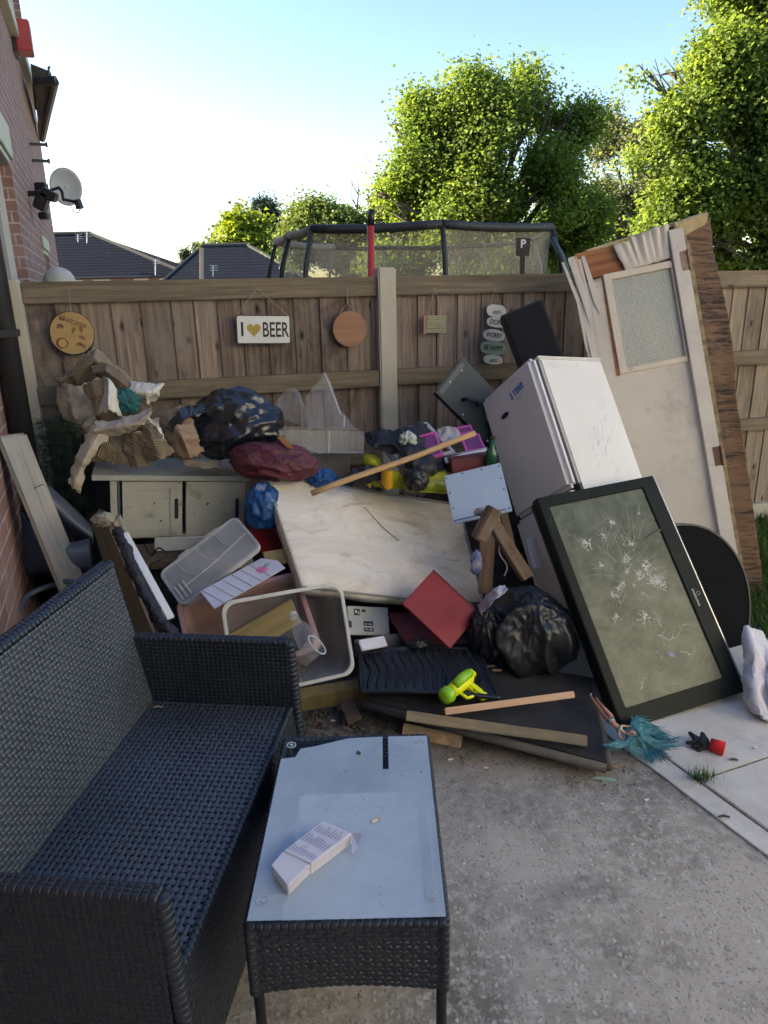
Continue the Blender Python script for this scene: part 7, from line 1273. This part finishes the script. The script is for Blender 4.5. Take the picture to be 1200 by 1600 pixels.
# ---- litter
BUT = pm('cigarette paper', (.65, .62, .56), None, 9, .8)
for k, (px, py, a, lab) in enumerate([(704, 1188, .2, 'white cigarette butt left of the coffee table corner shadow and nearest the glass'), (760, 1201, .05, 'white cigarette butt under the middle of the dark base board edge'), (586, 1284, .6, 'white cigarette butt lying on the table glass')]):
    z = 0 if k < 2 else tz+.006; t_ = thing('cigarette_butt', lab if k else 'white cigarette butt on the ground near the table far corner', 'cigarette butt', Matrix.Translation(G(px, py, z))@Matrix.Rotation(a, 4, 'Z')); b_ = MB(); b_.cyl((-.010, 0, .004), .0035, .016, axis='x', n=10); b_.build('paper', BUT, t_); b_ = MB(); b_.cyl((.006, 0, .004), .0036, .007, axis='x', n=10); b_.build('filter', pm('filter tan', (.5, .3, .14), None, 9), t_)
t_ = thing('glass_shard', 'pale green glass shard on the concrete below the base board corner', 'glass', G(945, 1218, .002)); MB().prism([(-.045, .006), (-.02, .013), (.03, .002), (.042, -.010), (.03, -.012), (-.01, -.003)], 0, .004).build('shard', pm('pale green shard', (.30, .50, .42), (.4, .55, .5), 14, .25), t_)
for k, (px, py, w_, lab) in enumerate([(958, 1200, .03, 'small orange wood chip at the base board corner'), (727, 1192, .012, 'tiny brown leaf scrap between the two cigarette butts'), (1131, 1277, .035, 'dark brown twig on the right slab edge'), (1146, 1188, .03, 'thin grey twig below the red cuffed glove'), (560, 1178, .010, 'dark burnt speck on the table glass')]):
    z = tz+.006 if k == 4 else .012 if k in (2, 3) else .002; t_ = thing('wood_scrap' if k != 4 else 'burnt_speck', lab, 'scrap', G(px, py, z)); MB().tube([(-w_/2, 0, .003), (0, .002, .005), (w_/2, -.003, .003)], [.003, .0045, .003], 6).build('scrap', (pm('orange chip', (.45, .25, .12), None, 9) if k in (0, 1) else pm('dark twig', (.06, .045, .035), None, 9)), t_)
# crumbs as one mass
V = []; F = []; r_ = np.random.RandomState(3)
def crumb(x, y, z, s):
    n0 = len(V); q = r_.normal(size=(4, 3))*s; q[:, 2] = np.abs(q[:, 2])*.6
    for p_ in q: V.append((x+p_[0], y+p_[1], z+p_[2]))
    F.extend([(n0, n0+1, n0+2), (n0, n0+2, n0+3), (n0, n0+3, n0+1), (n0+1, n0+3, n0+2)])
for k in range(2600):
    px = r_.uniform(440, 1000); py = 1120+r_.normal()*40+(px-600)*.13
    if py < 1085: continue
    q = G(px, py, 0); crumb(q.x, q.y, .001, r_.uniform(.001, .004)*(1.6 if px < 640 and py < 1160 else 1))
for k in range(500): x, y = r_.uniform(-.3, 2), r_.uniform(1, 2.8); crumb(x, y, .004, r_.uniform(.0006, .002))
for k in range(500): q = G(r_.uniform(455, 640), r_.uniform(1110, 1160), 0); crumb(q.x, q.y, .002, r_.uniform(.003, .009))
for k in range(220): a = r_.uniform(0, 1); q = bc[0].lerp(bc[1], a).lerp(bc[3].lerp(bc[2], a), r_.uniform(.05, .9)); crumb(q.x, q.y, q.z+.004, r_.uniform(.0006, .002))
me = bpy.data.meshes.new('crumbs'); me.from_pydata(V, [], F); tag(link('crumbs', me, pm('crumb grit', (.14, .115, .09), (.05, .042, .035), 40, .95, 0)), 'scattered grit and crumbs of dirt around the base board', 'grit', kind='stuff')
for q in FITLOG: print('FIT', q)

# every kind that repeats shares a group
byc = {}
for o in COL.objects:
    if o.parent is None and o.get('category') and o.get('kind') is None: byc.setdefault(o['category'], []).append(o)
for c_, l_ in byc.items():
    if len(l_) > 1:
        for o in l_:
            if 'group' not in o: o['group'] = {'tree': 'trees beyond the fence', 'house': 'houses around the yard', 'sign': 'signs hung on the fence', 'bin bag': 'black bin bags in the heap', 'storage tub': 'storage tubs on their sides', 'cigarette butt': 'cigarette butts', 'bracket': 'brackets on the brick wall'}.get(c_, c_+' pieces in the rubbish heap')
